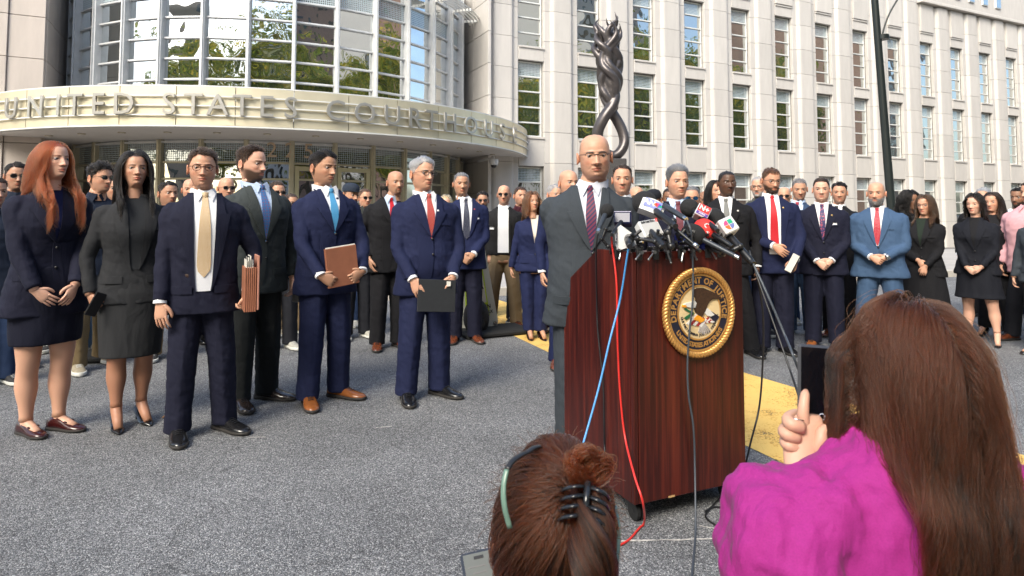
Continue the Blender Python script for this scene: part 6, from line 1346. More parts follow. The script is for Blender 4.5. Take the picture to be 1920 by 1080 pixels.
# red and white cube flag
t_ = W(1345, 432, 2.98); h_ = W(1293, 390, 3.26); r7 = mic('black foam microphone with a red and violet N+ cube flag', h_, t_, .047, .014); c_ = W(1316, 400, 3.15) - t_; A = face_axes((.12, -.86, .45), (-.45, 0, 1))
A = face_axes((-.02, -.9, .40), (.55, 0, 1)) 
q = MB(); q.box(c_, (.066, .066, .066), rot=A, bev=.004); q.build('mic_flag', M_WPL, r7[0], smooth=False)
slabq(r7[0], c_, A, .058, .040, .0335, M_PR, y=.010); slabq(r7[0], c_, A, .058, .016, .0335, M_PV, y=-.020); flat_text(r7[0], 'N+', .036, c_ + A @ np.array((0, .010, .0342)), A, M_PW, .0014); flat_text(r7[0], 'FORO', .012, c_ + A @ np.array((0, -.020, .0342)), A, M_PW, .0004)
# black foam with white cube and tulip logo
t_ = W(1412, 494, 2.92); h_ = W(1339, 410, 3.22); r8 = mic('black foam microphone with a white cube flag bearing a four-coloured tulip logo', h_, t_, .053, .0185, rt=.012); c_ = W(1362, 427, 3.10) - t_
A = face_axes((.02, -.90, .42), (-.42, 0, 1)); q = MB(); q.box(c_, (.078, .078, .078), rot=A, bev=.005); q.build('mic_flag', M_WPL, r8[0], smooth=False)
for m, a0, ox, oy in ((M_PG, 0, .0015, .0015), (M_PM, 90, -.0015, .0015), (M_PO, 180, -.0015, -.0015), (M_PN, 270, .0015, -.0015)):
    pts = [(0, 0)] + [(.023 * math.cos(R(a0 + t)), .023 * math.sin(R(a0 + t))) for t in np.linspace(0, 90, 8)]
    if m is M_PG: pts = [(0, 0), (.022, 0), (.022, .022), (0, .022)]
    q = MB(); q.loft([np.array([(x + ox, y + oy, .0405) for x, y in pts]) @ A.T + c_, np.array([(x + ox, y + oy, .0392) for x, y in pts]) @ A.T + c_]); q.build('logo_petal', m, r8[0], smooth=False)
# red foam with lettering
t_ = W(1372, 462, 2.94); h_ = W(1322, 430, 3.08); r9 = mic('red foam microphone printed MILENIO with a white round M', h_, t_, .050, .013, foam=M_RFOAM, squash=1.2)
A = face_axes((.1, -1, .25), (-.5, 0, 1)); cc = r9[3] + A @ np.array((-.006, .010, .049)); q = MB(); q.tube([cc, cc + A @ np.array((0, 0, .002))], .0125, 24); q.build('roundel', M_PW, r9[0], smooth=False); flat_text(r9[0], 'M', .018, cc + A @ np.array((0, 0, .0028)), A, M_PR, .0006)
flat_text(r9[0], 'MILENIO', .017, r9[3] + A @ np.array((.008, -.016, .0505)), A @ rotz(R(4)), M_PW, .0005)
# black foam, front
r10 = mic('black foam microphone with a long grey tube lying across the lectern edge', W(1300, 440, 3.04), W(1384, 483, 2.90), .052, .0125, M_GHAND)
flat_text(r10[0], 'tvN', .016, r10[3] + face_axes((-.3, -1, .15)) @ np.array((-.004, .012, .0545)), face_axes((-.3, -1, .15), (.4, 0, 1)), mat('print_grey', (.12, .12, .12), .6))
r11 = mic('blue foam microphone marked with a white E low among the clamps', W(1278, 447, 3.02), W(1312, 470, 2.90), .032, .011, foam=M_BFOAM); flat_text(r11[0], 'E', .024, r11[3] + np.array((.004, -.034, -.002)), face_axes((0, -1, 0), (.4, 0, 1)), M_PW, .001)
r12 = mic('second blue foam microphone behind the front black foam', W(1316, 457, 3.06), W(1350, 474, 2.96), .030, .011, foam=M_BFOAM)
# clamps with wing levers holding the microphones
def clamp(label, c, seed, sc=1.):
    rg = random.Random(seed); root = empty('mic_clamp', tuple(c), LANG, label, 'clamp', 'black clamps along the lectern edge'); q = MB()
    q.box((0, -.012, -.008), (.030, .012, .055), bev=.003); q.box((0, .014, .018), (.030, .045, .010), bev=.003); q.box((0, .036, .0), (.026, .008, .035), bev=.003)
    for i in range(4):
        a = rg.uniform(-.5, .5); p0 = np.array((rg.uniform(-.02, .02), rg.uniform(-.02, .01), .02 + .018 * i)); q.tube([p0, p0 + np.array((rg.uniform(-.03, .03), rg.uniform(-.02, .02), .026))], .0095 * sc, 8); q.sphere(p0, .0105 * sc, 10, 8)
        q.cyl(p0 + np.array((0, -.014, 0)), .008, .02, 10, axis='y')
    q.build('clamp_body', M_BLKF, root, angle=40)
    q = MB(); a = rg.uniform(-.9, .9); d = np.array((math.sin(a), -.15, -math.cos(a))); p = np.array((rg.uniform(-.02, .02), -.025, .0)); q.tube([p, p + d * .055 * sc], [.0035, .005], 8); q.sphere(p + d * .055 * sc, .006, 8, 6); q.cyl(p, .008, .018, 10, axis='y'); q.build('wing_lever', mat('dull_metal', (.30, .30, .30), .35, 1.), root, angle=40)
    q = MB(); q.sphere((rg.uniform(-.015, .015), -.022, .045), .0055, 8, 6); q.build('screw', M_GOLD if seed % 2 else M_METAL, root); return root
def tp(x, y=.0, z=LH): return np.array([LA[0], LA[1], 0]) + LU * x + LV * y + np.array((0, 0, z))
for i, (x, y, sc, lab) in enumerate(((-.005, .12, .9, 'black clamp on the left side edge of the lectern below the ball microphone'), (.03, .0, 1, 'black clamp at the near corner under the white triangular flag'), (.12, .0, 1.1, 'black clamp under the ascento flag'), (.19, .0, 1.2, 'tall stack of black clamp joints under the AN flag'),
                            (.26, .0, 1.1, 'black clamp with silver lever beside the blue foam'), (.33, .0, 1., 'black clamp under the front black foam microphone'), (.42, .0, 1., 'black clamp under the red foam microphone'), (.50, .01, .9, 'black clamp under the tulip-logo flag'))):
    clamp(lab, tp(x, y), i, sc * .78)
# articulated stand arms carrying the heads
def arm(label, pts, rr, m=M_BLKF, cat='clamp arm', ends=True):
    P = [np.array(p) for p in pts]; root = empty('clamp_arm', tuple(P[0]), 0, label, cat); q = MB(); q.tube(np.array(P) - P[0], rr, 10); q.build('rod', m, root, angle=40)
    q = MB(); 
    for p in P: q.sphere(p - P[0], np.max(rr) * 1.3, 10, 8)
    q.build('joint', M_BLKF, root)
arm('dark rod running from the AN flag microphone to a silver tip', [W(1268, 430, 2.93), W(1306, 462, 2.86)], [.008, .008], M_HAND); q = MB(); q.tube([W(1300, 457, 2.855), W(1309, 464, 2.85)], .011, 12); tag(q.build('rod_tip', M_METAL), 'short bright silver rod tip in front of the blue foam', 'rod tip')
arm('dark jointed arm from the triangular flag to the centre clamps', [W(1196, 447, 2.86), W(1228, 453, 2.84), W(1238, 462, 2.84)], [.007, .009, .009])
arm('black jointed arm behind the small ball microphone', [W(1135, 430, 2.96), W(1128, 448, 2.94), W(1140, 462, 2.95)], [.008, .009, .008])
arm('black upright jointed arm under the AN flag', [W(1262, 415, 2.96), W(1252, 436, 2.92), W(1258, 462, 2.90)], [.014, .012, .010])
arm('black jointed arm behind the tulip-logo microphone', [W(1388, 462, 2.98), W(1372, 470, 2.98), W(1355, 474, 3.0)], [.012, .011, .009])
arm('thin silver rod standing behind the AN flag', [W(1222, 415, 3.2), W(1219, 440, 3.2)], [.004, .004], M_METAL)
# ---- cables
def face(px, py, off=.02):   # point just in front of the lectern front face
    p = on_plane(px, py, tuple(tp(0, -off, 0)), LV); return p
def sface(px, py, off=.02): return on_plane(px, py, tuple(tp(-off, 0, 0)), LU)
def cable(name, label, pts, r, m, n=90):
    P = spline(pts, n); P[:, 2] = np.maximum(P[:, 2], r); q = MB(); q.tube(P, r, 8); return tag(q.build(name, m), label, 'cable')
M_RC = mat('red_cable', (.62, .03, .025), .35); M_BC = mat('blue_cable', (.06, .26, .58), .35); M_KC = mat('black_cable', (.012, .012, .014), .45); M_GC = mat('grey_cable', (.05, .06, .075), .45)
G_ = lambda x, y: on_z(x, y, .006)
cable('red_cable', 'bright red cable hanging down the left side of the lectern to the ground', [W(1147, 440, 2.93), sface(1148, 462), sface(1156, 530), sface(1158, 640), sface(1163, 740), sface(1172, 820), W(1189, 890, 2.76), W(1206, 945, 2.70), G_(1206, 985), G_(1175, 1015), G_(1130, 1034), G_(1080, 1048)], .0048, M_RC)
cable('blue_cable', 'light blue cable slanting down the left side of the lectern', [W(1180, 462, 2.86), sface(1176, 480), sface(1163, 560, .03), W(1143, 640, 2.86), W(1122, 730, 2.80), W(1094, 830, 2.72), W(1075, 900, 2.6), G_(1040, 1000)], .0048, M_BC)
cable('black_cable', 'thin black cable from the ball microphone down the left side of the lectern', [W(1121, 436, 2.90), W(1118, 470, 2.93), sface(1119, 560, .03), sface(1121, 620), sface(1131, 720), sface(1133, 800), sface(1134, 850), W(1140, 930, 2.76), G_(1152, 985), G_(1138, 1002), G_(1100, 1015)], .0042, M_KC)
cable('grey_cable', 'grey cable running down over the seal on the lectern front', [W(1287, 412, 2.93), W(1296, 436, 2.90), face(1299, 490, .03), face(1299, 560, .04), face(1293, 620, .04), face(1289, 680, .03), face(1291, 740, .03), face(1300, 800, .03), face(1303, 880, .03), G_(1304, 1000), G_(1300, 1050), G_(1296, 1090)], .0046, M_GC)
cable('black_cable', 'black cable hanging past the right edge of the lectern to the ground', [W(1413, 495, 2.92), W(1424, 540, 3.0), W(1431, 600, 3.05), W(1430, 680, 3.1), W(1424, 760, 3.12), W(1410, 820, 3.12), G_(1385, 905), G_(1330, 955), G_(1328, 975), G_(1370, 995), G_(1440, 1010)], .0046, M_KC)
cable('black_cable', 'black cable stretched from the lectern top down toward the raised phone', [W(1405, 470, 2.98), W(1420, 520, 2.9), W(1452, 610, 2.8), W(1480, 690, 2.7), W(1508, 775, 2.6), G_(1560, 940), G_(1620, 1010)], .0046, M_KC)
cable('thick_cable', 'thicker dark cable slanting from the tulip-logo microphone behind the phone', [W(1412, 494, 2.92), W(1440, 555, 2.85), W(1470, 625, 2.8), W(1500, 700, 2.7), G_(1560, 860)], .0055, M_GC)
cable('black_cable', 'short black cable looping at the top right corner of the lectern', [W(1383, 460, 3.15), W(1402, 474, 3.2), W(1411, 500, 3.15), W(1398, 480, 3.22)], .004, M_KC, 24)
cable('black_cable', 'loop of black cable on the asphalt at the right of the lectern', [G_(1322, 958), G_(1345, 950), G_(1385, 958), G_(1378, 975), G_(1400, 1000), G_(1430, 1030)], .0045, M_KC)
cable('charger_cable', 'thin dark charging cable curling on the asphalt beside the lit phone', [G_(884, 1064), G_(886, 1042), G_(905, 1031), G_(935, 1031), G_(975, 1045), G_(1010, 1070)], .004, M_GC)
# ============================================================ sculpture, lamp, camera, sign, bag
SD = 17.0; SX = on_y(1146, 400, SD)[0]; sc_ = SD / 1200
scp = empty('sculpture', (SX, SD, 0), 0, 'tall twisting dark bronze flame sculpture on a granite pedestal', 'sculpture')
M_BRZ = mat('dark_bronze', (.095, .085, .085), .36, .6, var=(2.5, .25)); M_GRAN = mat('dark_granite', (.045, .042, .042), .5, var=(60, .4))
def sp(px, py, y=0.): p = on_y(px, py, SD); return np.array((p[0] - SX, y, p[2]))
ztop = sp(1146, 299)[2]; q = MB(); q.box((0, 0, (ztop - .9) / 2 + 0), (.72, .72, ztop + .9), bev=.02); q.build('pedestal', M_GRAN, scp, smooth=False)
q = MB(); q.box((0, 0, -.55), (1.3, 1.3, .5), bev=.03); q.build('plinth', M_GRAN, scp, smooth=False)
q = MB()
q.tube(spline([sp(1150, 296, 0), sp(1126, 280, .0), sp(1120, 250, -.05), sp(1131, 222, -.12), sp(1146, 200, -.08), sp(1152, 180, .0), sp(1145, 160, .05), sp(1138, 140, .05)], 40), np.interp(np.linspace(0, 1, 35), [0, .1, .3, .6, 1], [.14, .17, .17, .21, .16]) if False else .19, 14, flat=.8)
q.tube(spline([sp(1140, 296, .0), sp(1160, 288, .0), sp(1171, 268, .05), sp(1168, 245, .1), sp(1157, 222, .12), sp(1146, 205, .1), sp(1140, 180, .0), sp(1146, 160, -.05)], 40), .17, 14, flat=.8)
rs = random.Random(5)
for k in range(19):
    ph = k * 2 * math.pi / 19 * 2.0 + rs.uniform(-.3, .3); P = []; top = rs.uniform(28, 60) if k else 22; tw = rs.choice((-1, 1)) * rs.uniform(.8, 1.5); ro = rs.uniform(.45, 1.)
    for py in np.linspace(205, top, 20):
        t = (205 - py) / 180; Rm = np.interp(py, [20, 45, 100, 150, 185, 205], [.16, .33, .31, .25, .17, .10]) * (ro if py > 50 else ro * 1.15)
        cxp = np.interp(py, [20, 50, 100, 150, 205], [1137, 1138, 1139, 1142, 1146]); a = ph + tw * .5 * t + .75 * math.sin(11 * t + k * 1.7); Rm *= 1 + .22 * math.sin(13 * t + k * 2.3)
        c_ = sp(cxp, py); P.append(c_ + np.array((Rm * math.cos(a), Rm * math.sin(a) * .9, 0)))
    P = spline(P, 80); q.tube(P, np.interp(np.linspace(0, 1, len(P)), [0, .3, .6, .85, 1], [.085, .105, .10, .075, .012]), 10)
garment('flame', q, M_BRZ, scp, .022, 2, ())
bake_all()
lp = empty('lamp_post', (on_y(1672, 400, 13)[0], 13, 0), 0, 'slim dark green street lamp post rising behind the crowd at right', 'lamp post')
M_LP = mat('lamp_post_paint', (.018, .024, .024), .35, .3)
tx = on_y(1640, 0, 13); b0_ = on_y(1672, 400, 13); dxz = (tx[0] - b0_[0]) / (tx[2] - b0_[2]); base_x = -dxz * b0_[2]
q = MB(); zz = np.linspace(0, 8.6, 12); q.tube([(base_x * 0 + dxz * (z - 1.38), 0, z) for z in zz], np.linspace(.088, .058, 12), 16); q.build('pole', M_LP, lp)
q = MB(); x0 = dxz * -1.38; q.cyl((x0, 0, .25), .16, .5, 16, r2=.10); q.build('base_shroud', M_LP, lp, angle=40)
a0_ = on_y(1655, 70, 13) - np.array(lp.location[:]); a1_ = on_y(1681, 2, 13) - np.array(lp.location[:]); q = MB(); q.tube(spline([a0_ + np.array((-.02, 0, -.02)), a0_ + np.array((.03, 0, .18)), a0_ * .4 + a1_ * .6 + np.array((-.05, 0, 0)), a1_, a1_ + np.array((.5, 0, .75)), a1_ + np.array((1.3, 0, 1.3))], 40), .018, 8); q.build('bracket_arm', M_LP, lp)
q = MB(); q.cyl(a0_, .12, .09, 12); q.build('collar', M_LP, lp, angle=40)
q = MB(); q.sphere(a1_ + np.array((1.6, 0, 1.35)), (.35, .14, .08), 16, 8); q.build('lantern', M_LP, lp)
# security camera on the wing corner
pc = on_y(926, 306, 29.5); sc2 = empty('security_camera', tuple(pc), 0, 'white dome security camera on a bracket below the canopy end', 'camera')
q = MB(); q.sphere((0, 0, 0), .20, 16, 12); q.cyl((0, 0, .10), .21, .16, 20); q.build('dome_housing', mat('camera_white', (.55, .55, .55), .4), sc2, angle=50)
q = MB(); q.sphere((0, -.02, -.06), .165, 16, 12); q.build('dome_lens', M_LENS, sc2)
q = MB(); q.tube([(0, 0, .18), (0, .1, .26), (-.45, .8, .24), (-.8, 1.6, .2)], .06, 10); q.build('bracket', MATS['camera_white'], sc2)
# pedestrian sign on rubber base
sg = empty('crossing_sign', tuple(on_y(900, 600, 7.55) * np.array((1, 1, 0))), R(24), 'leaning white and yellow-green pedestrian crossing sign on a black rubber base', 'sign')
M_SG2 = mat('sign_shell', (.50, .51, .47), .5); M_YG = mat('sign_yellow_green', (.50, .66, .03), .45)
lean = roty(R(-5)); q = MB(); q.prism([(-.26, .04), (.20, .04), (.22, .10), (.12, 1.02), (.08, 1.06), (-.16, 1.06)], -.045, .045); q.V = [v @ lean.T for v in q.V]; q.build('shell', M_SG2, sg, smooth=False)
q = MB(); q.prism([(-.18, .18), (.12, .18), (.07, .80), (-.14, .80)], -.052, -.046); q.V = [v @ lean.T for v in q.V]; q.build('sign_face', M_YG, sg, smooth=False)
q = MB(); q.prism([(-.14, .34), (.09, .34), (.06, .72), (-.11, .72)], -.057, -.053); q.V = [v @ lean.T for v in q.V]; q.build('symbol_panel', M_PAP, sg, smooth=False)
q = MB(); q.tube([(.02, -.06, .45), (.035, -.06, .58)], .012, 8); q.sphere((.035, -.06, .63), .02, 8, 6); q.tube([(.02, -.06, .46), (-.01, -.06, .38)], .01, 6); q.tube([(.03, -.06, .56), (.06, -.06, .50)], .008, 6); q.V = [v @ lean.T for v in q.V]; q.build('walker_symbol', M_BLKF, sg)
for tx_, zz_ in (('WITHIN', .29), ('CROSSWALK', .225)):
    me = text_mesh(tx_, .062 if tx_ == 'WITHIN' else .048, .001, bold=.0015); me.materials.append(M_BLKF); link('lettering', me, sg, (.0, -.0545, zz_), (R(90), R(-5), 0))
q = MB(); q.cyl((.17, -.05, .10), .022, .02, 12, axis='y'); q.build('bolt', M_METAL, sg, angle=40)
def matpad(label, a, b_, d):
    p, q2 = on_z(*a), on_z(*b_); c = (p + q2) / 2; L = np.linalg.norm(q2 - p); o = MB(); o.box((0, 0, .035), (L, d, .06), bev=.02); ob = o.build('rubber_base', mat('black_rubber', (.010, .010, .010), .8), None, smooth=False, loc=(c[0], c[1] + d / 2, 0), rot=(0, 0, math.atan2((q2 - p)[1], (q2 - p)[0]))); tag(ob, label, 'base')
matpad('long black rubber base strip lying under the crossing sign', (858, 640), (984, 628), .5)
matpad('black rubber base strip behind the red-haired woman on the left', (118, 684), (212, 682), .45)
q = MB(); q.box((0, 0, .22), (.16, .3, .40), bev=.03); ob = q.build('barrier_foot', mat('off_white_plastic', (.55, .54, .5), .5), None, smooth=False); ob.location = on_y(134, 600, 6.3) * np.array((1, 1, 0)); tag(ob, 'off-white plastic barrier foot behind the red-haired woman\'s legs', 'barrier')
q = MB(); q.sphere((0, 0, .2), (.15, .12, .21), 16, 12); q.sphere((0, -.09, .14), (.10, .06, .10), 12, 10); ob = q.build('backpack_body', mat('black_nylon', (.010, .010, .012), .7, bump=(12, .8, .03)), None); ob.name = 'backpack'; ob.location = on_y(893, 600, 7.35) * np.array((1, 1, 0)); tag(ob, 'black backpack slumped on the ground beside the crossing sign', 'backpack')
bg_ = empty('briefcase', tuple(on_y(1033, 577, 7.5)), R(10), 'brown leather briefcase carried behind the woman in the trouser suit', 'briefcase'); q = MB(); q.box((0, 0, 0), (.34, .09, .28), bev=.015); q.build('case', mat('brown_case', (.045, .025, .018), .45), bg_, smooth=False); q = MB(); q.tube(spline([(-.06, 0, .14), (-.05, 0, .19), (.05, 0, .19), (.06, 0, .14)], 16), .009, 8); q.build('handle', MATS['brown_case'], bg_)
# ============================================================ two seated onlookers in the foreground
M_MAG = fabric('magenta_cotton', (.27, .016, .17), .8, sheen=.04, w=2.6)
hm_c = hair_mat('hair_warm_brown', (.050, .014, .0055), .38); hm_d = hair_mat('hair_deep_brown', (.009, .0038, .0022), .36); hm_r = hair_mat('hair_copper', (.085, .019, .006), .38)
def seated(label, hx, hy, D, yaw, dz, head_rot, hsz=1.04, hair='dark', skin='fair', spread=1., ears=True):
    X = on_y(hx, hy, D)[0]; z = on_y(hx, hy, D)[2]; root = empty('person', (X, D, 0), R(yaw), label, 'person'); g = MB(); skc = np.array(SK[skin])
    V, F, C, sm, grid = head_arrays(dict(skin=skin, hair=hair, fem=1., hw=.95, jaw=.88, nose=.85, age=.2), .8); Rh = head_rot * hsz; T_ = np.array((0, 0, z)); g.add(V @ Rh.T + T_, F, 0, C)
    for sx in ((-1, 1) if ears else ()): ear(g, sx * .95, skc, Rh, T_)
    tabs = TW.copy(); tabs[:, 0] -= dz; tabs[:, 1] *= 1.1 * spread; tabs[:, 2] *= 1.05; tabs[:, 3] -= .012
    nb = np.array((0, .055, 1.46 - dz)); nt_ = T_ + Rh @ np.array((0, .03, -.09)); g.tube(spline([nb, (nb + nt_) / 2, nt_], 8), .046, 18, c=skc)
    g.loft(Torso(tabs, .80 - dz, 1, 1, -.014).rings(24, 1.5 - dz, .04), c=skc)
    return root, g, tabs, T_, Rh, skc
def crouch_legs(root, g, skc, m, zh):
    q = MB(); 
    for sx in (-1, 1):
        hip = np.array((sx * .10, .10, zh)); kn = np.array((sx * .17, -.36, zh + .06)); an = np.array((sx * .14, -.12, .10)); P = spline([hip, (hip + kn) / 2, kn, (kn + an) / 2, an], 24); q.tube(P, np.interp(np.linspace(0, 1, len(P)), [0, .4, .55, .9, 1], [.115, .085, .072, .055, .05]), 16, up=(1, 0, 0)); shoe('sneaker', mat('black_sneaker', (.02, .02, .022), .8), root, (sx * .14, -.16, 0), R(sx * 10), 1.)
    q.sphere((0, .10, zh), (.19, .16, .13), 20, 12); garment('trousers', q, m, root, .012, 3, ((.06, .012, 'fold_diag'),))
# ---- woman in magenta filming with a phone
DW = 1.02; DZ = .455; yawW = 168
rw, g, tabs, T_, Rh, skc = seated('crouching woman with long brown hair in a puff-sleeved magenta blouse filming with a phone', 1708, 712, DW, yawW, DZ, rotz(R(10)) @ rotx(R(4)) @ roty(R(-1)), .99, spread=1.0, ears=False)
Wt = np.array(rotz(R(-yawW)))                      # world -> local rotation
def toL(p, root, yaw): return rotz(R(-yaw)) @ (np.array(p) - np.array((root.location[0], root.location[1], 0)))
wr = toL(on_y(1492, 868, 1.090), rw, yawW); upw = lambda v: rotz(R(-yawW)) @ np.array(v, float)
shL = np.array((.165, .05, 1.375 - DZ)); shR = np.array((-.165, .05, 1.375 - DZ)); 
elL = toL(on_y(1497, 1130, 0.980), rw, yawW)
# left hand on the phone edge: built finger by finger
def finger(g, pts, r0, r1, c=skc): Q = spline(pts, 14); g.tube(Q, np.interp(np.linspace(0, 1, len(Q)), [0, .3, .62, .9, 1], [r0, r0 * 1.02, r0 * .9, r1, r1 * .45]), 10, c=c)
PD = 1.295
def hp(px, py, Y): return toL(on_y(px, py, Y), rw, yawW)
palm = []
aa = np.linspace(0, 2 * np.pi, 16, endpoint=False)
for px, py, hw, ht, Y in ((1496, 905, 0.0224, 0.0189, 1.060), (1498, 870, 0.0241, 0.0180, 1.080), (1503, 842, 0.0310, 0.0180, 1.095), (1508, 815, 0.0344, 0.0171, 1.105), (1511, 792, 0.0318, 0.0144, 1.110), (1510, 778, 0.0241, 0.0108, 1.115)):
    c_ = on_y(px, py, Y); ring_ = np.array([c_ + np.array((hw * math.cos(a), ht * math.sin(a), .25 * hw * math.cos(a) * 0)) for a in aa]); palm.append(np.array([toL(p, rw, yawW) for p in ring_]))
g.loft(palm, c=skc)
finger(g, [hp(1508, 800, 1.105), hp(1506, 775, 1.105), hp(1508, 752, 1.110), hp(1511, 731, 1.120)], .0098, .0076)          # index along the phone edge
for i, (x, y) in enumerate(((1478, 794), (1470, 814), (1472, 834))):
    finger(g, [hp(x + 26, y + 8, 1.092), hp(x + 6, y + 2, 1.088), hp(x - 1, y - 8, 1.105), hp(x + 12, y - 18, 1.135), hp(x + 34, y - 20, 1.15)], .0108 - .0008 * i, .008)
finger(g, [hp(1528, 846, 1.090), hp(1538, 826, 1.088), hp(1541, 810, 1.092), hp(1553, 799, 1.095)], .0110, .008)             # thumb
wR = hp(1600, 850, 1.120)
for i, (x, y) in enumerate(((1582, 800), (1588, 812))):
    finger(g, [hp(x + 22, y + 26, 1.120), hp(x + 6, y + 10, 1.120), hp(x - 4, y, 1.125), hp(x - 12, y - 8, 1.130)], .0105, .008)
g.tube([hp(1590, 835, 1.120), hp(1604, 862, 1.110), hp(1620, 900, 1.080)], [.030, .028, .030], 14, c=skc); g.tube([hp(1496, 900, 1.065), hp(1486, 945, 1.030)], [.027, .031], 14, c=skc)
g.C = [c * .82 for c in g.C]; g.build('person_body', M_SKIN, rw, col=True)
q = MB(); a = np.linspace(0, 2 * np.pi, 20); c0_ = hp(1487, 786, 1.110); c0_ = hp(1494, 783, 1.107); q.tube([c0_ + np.array((.0125 * math.cos(t), .0125 * math.sin(t), .002 * math.cos(t))) for t in a], .0015, 6); q.build('ring', M_METAL, rw)
T = Torso(tabs, .80 - DZ, 1, 1, .022, 0); q = MB(); q.loft(T.rings(44, 1.50 - DZ, .02))
cuffp = hp(1490, 890, 1.070)
P = spline([shL + np.array((-.06, 0, .01)), shL + np.array((.02, 0, -.02)), (shL + elL) / 2 + np.array((.05, -.02, -.01)), elL + np.array((.015, 0, .05)), elL * .45 + cuffp * .55 + np.array((.035, .0, .01)), cuffp * .85 + elL * .15 + np.array((.01, 0, 0)), cuffp], 34)
q.tube(P, np.interp(np.linspace(0, 1, len(P)), [0, .15, .35, .55, .78, .93, 1], [.07, .080, .085, .092, .076, .044, .034]), 20)
elR = np.array((-.30, -.18, .62)); cr = hp(1612, 885, 1.090)
P = spline([shR + np.array((.06, 0, .01)), shR, (shR + elR) / 2, elR, (elR + cr) / 2, cr], 30); q.tube(P, np.interp(np.linspace(0, 1, len(P)), [0, .2, .5, .75, 1], [.07, .085, .09, .08, .04]), 20)
garment('blouse', q, M_MAG, rw, .0075, 2, ((.075, .040, 'fold_vert'), (.05, .012, 'fold_diag')))
q = MB(); P = spline([shL + np.array((-.005, .085, .06)), shL + np.array((.035, .06, .03)), shL + np.array((.06, .02, -.05)), shL + np.array((.05, -.02, -.12))], 24)
crouch_legs(rw, g, skc, fabric('dark_jeans', (.018, .035, .085)), .26)
rgw = np.random.default_rng(5)
def mane(name, n, length, m, parent, Rh, T_, rg, K=26, back_limit=.13, width=.20, rad=.00036, clump=220, vol=1.0, part=-.012, wave=.009, maxw=.078):
    """long loose hair that falls behind the shoulders; local frame faces -y"""
    long_hair(name, n, length, m, parent, Rh, T_, rg, wave=wave, part=part, shoulder=.155, maxw=maxw, backy=.138, rad=rad, K=K, front_gap=.95, vol=vol, clump=clump)
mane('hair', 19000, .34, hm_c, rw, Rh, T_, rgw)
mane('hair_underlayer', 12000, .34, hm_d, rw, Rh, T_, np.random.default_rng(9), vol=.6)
mane('flyaway_hair', 160, .40, hm_c, rw, Rh, T_, np.random.default_rng(10), vol=1.7, clump=400, wave=.016, rad=.00022)
# phone
ph = empty('mobile_phone', tuple(on_y(1533, 724, 1.135)), R(4), 'black phone held upright by the woman in magenta, screen toward us', 'phone'); A = roty(R(5)) @ rotx(R(-6))
q = MB(); q.box((0, 0, 0), (.073, .010, .140), rot=A, bev=.005); q.build('case', mat('phone_case', (.035, .037, .045), .45), ph, smooth=False)
q = MB(); q.box(A @ np.array((0, -.0058, 0)), (.066, .0012, .131), rot=A); q.build('screen', mat('dark_screen', (.004, .004, .006), .12), ph, smooth=False)
q = MB(); a = np.linspace(0, 2 * np.pi, 24, endpoint=False); f = lambda r, y: np.stack([r * np.cos(a), np.full(24, y), r * np.sin(a)], 1) @ A.T + A @ np.array((.004, 0, -.050)); q.loft([f(.0045, -.0068), f(.006, -.0068), f(.006, -.0064)], cap=(False, False)); q.build('shutter_button', mat('screen_glyph', (.3, .3, .35), .5, emit=((.35, .35, .45), .35)), ph, smooth=False)
# ---- woman with pinned-up hair
DC = 1.0; yawC = 190
rc, g, tabs, T_, Rh, skc = seated('seated woman with brown hair twisted up in a black claw clip, seen from behind', 1034, 1000, DC, yawC, .75, rotz(R(-8)) @ rotx(R(26)) @ roty(R(-10)), 1.0)
g.build('person_body', M_SKIN, rc, col=True)
q = MB(); q.loft(Torso(tabs, .80 - .75 + .10, 1, 1, .015, 0).rings(40, 1.49 - .75, .02))
for sx in (-1, 1):
    S_ = np.array((sx * .165, .05, 1.375 - .75)); E_ = S_ + np.array((sx * .06, -.08, -.27)); W_ = np.array((sx * .12, -.32, .42)); P = spline([S_ + np.array((-sx * .05, 0, 0)), S_, (S_ + E_) / 2, E_, (E_ + W_) / 2, W_], 26); q.tube(P, np.interp(np.linspace(0, 1, len(P)), [0, .2, .5, 1], [.055, .065, .055, .04]), 16)
garment('top', q, fabric('rust_top', (.30, .03, .02)), rc, .011, 3, ((.06, .012, 'fold_diag'),))
crouch_legs(rc, g, skc, fabric('dark_jeans', (.018, .035, .085)), .22)
rgc = np.random.default_rng(21)
AX = np.array((.079, .102, .123)); CEN = np.array((0, .008, 0))
def updo(name, n, target, m, K=16, lift=.010, rad=.0006, seed=1, zmin=-.62, pull=1.):
    rg = np.random.default_rng(seed); u = rg.normal(size=(n * 2, 3)); u /= np.linalg.norm(u, axis=1)[:, None]; ok = (u[:, 2] > zmin) & ~((u[:, 1] < -.35) & (u[:, 2] < .55)); u = u[ok][:n]; n = len(u)
    T1 = np.array(target, float); T1 /= np.linalg.norm(T1); jit = rg.normal(0, .10, (n, 3)); tt = T1 + jit; tt /= np.linalg.norm(tt, axis=1)[:, None]
    om = np.arccos(np.clip((u * tt).sum(1), -1, 1))[:, None]; P = np.zeros((n, K, 3)); lf = rg.uniform(.2, 1, n) * lift; cl = np.round(np.arctan2(u[:, 0], u[:, 2]) * 14) / 14
    for k in range(K):
        t = k / (K - 1) * pull; v = (np.sin((1 - t) * om) * u + np.sin(t * om) * tt) / np.sin(om + 1e-4); P[:, k] = CEN + v * (AX + .003 + (lf * math.sin(math.pi * min(t, 1) ** .8) + .004 * np.sin(cl * 40 + 3 * t) * t)[:, None])
    P += rg.normal(0, .0006, (n, 1, 3)); hair_curves(name, P @ Rh.T + T_, rad * np.interp(np.linspace(0, 1, K), [0, .1, .9, 1], [.7, 1, 1, .6]), m, rc)
tgt = (-.15, .80, .38)
updo('hair', 11000, tgt, hm_d, seed=1); updo('hair_highlights', 3500, tgt, hm_c, seed=2, lift=.016)
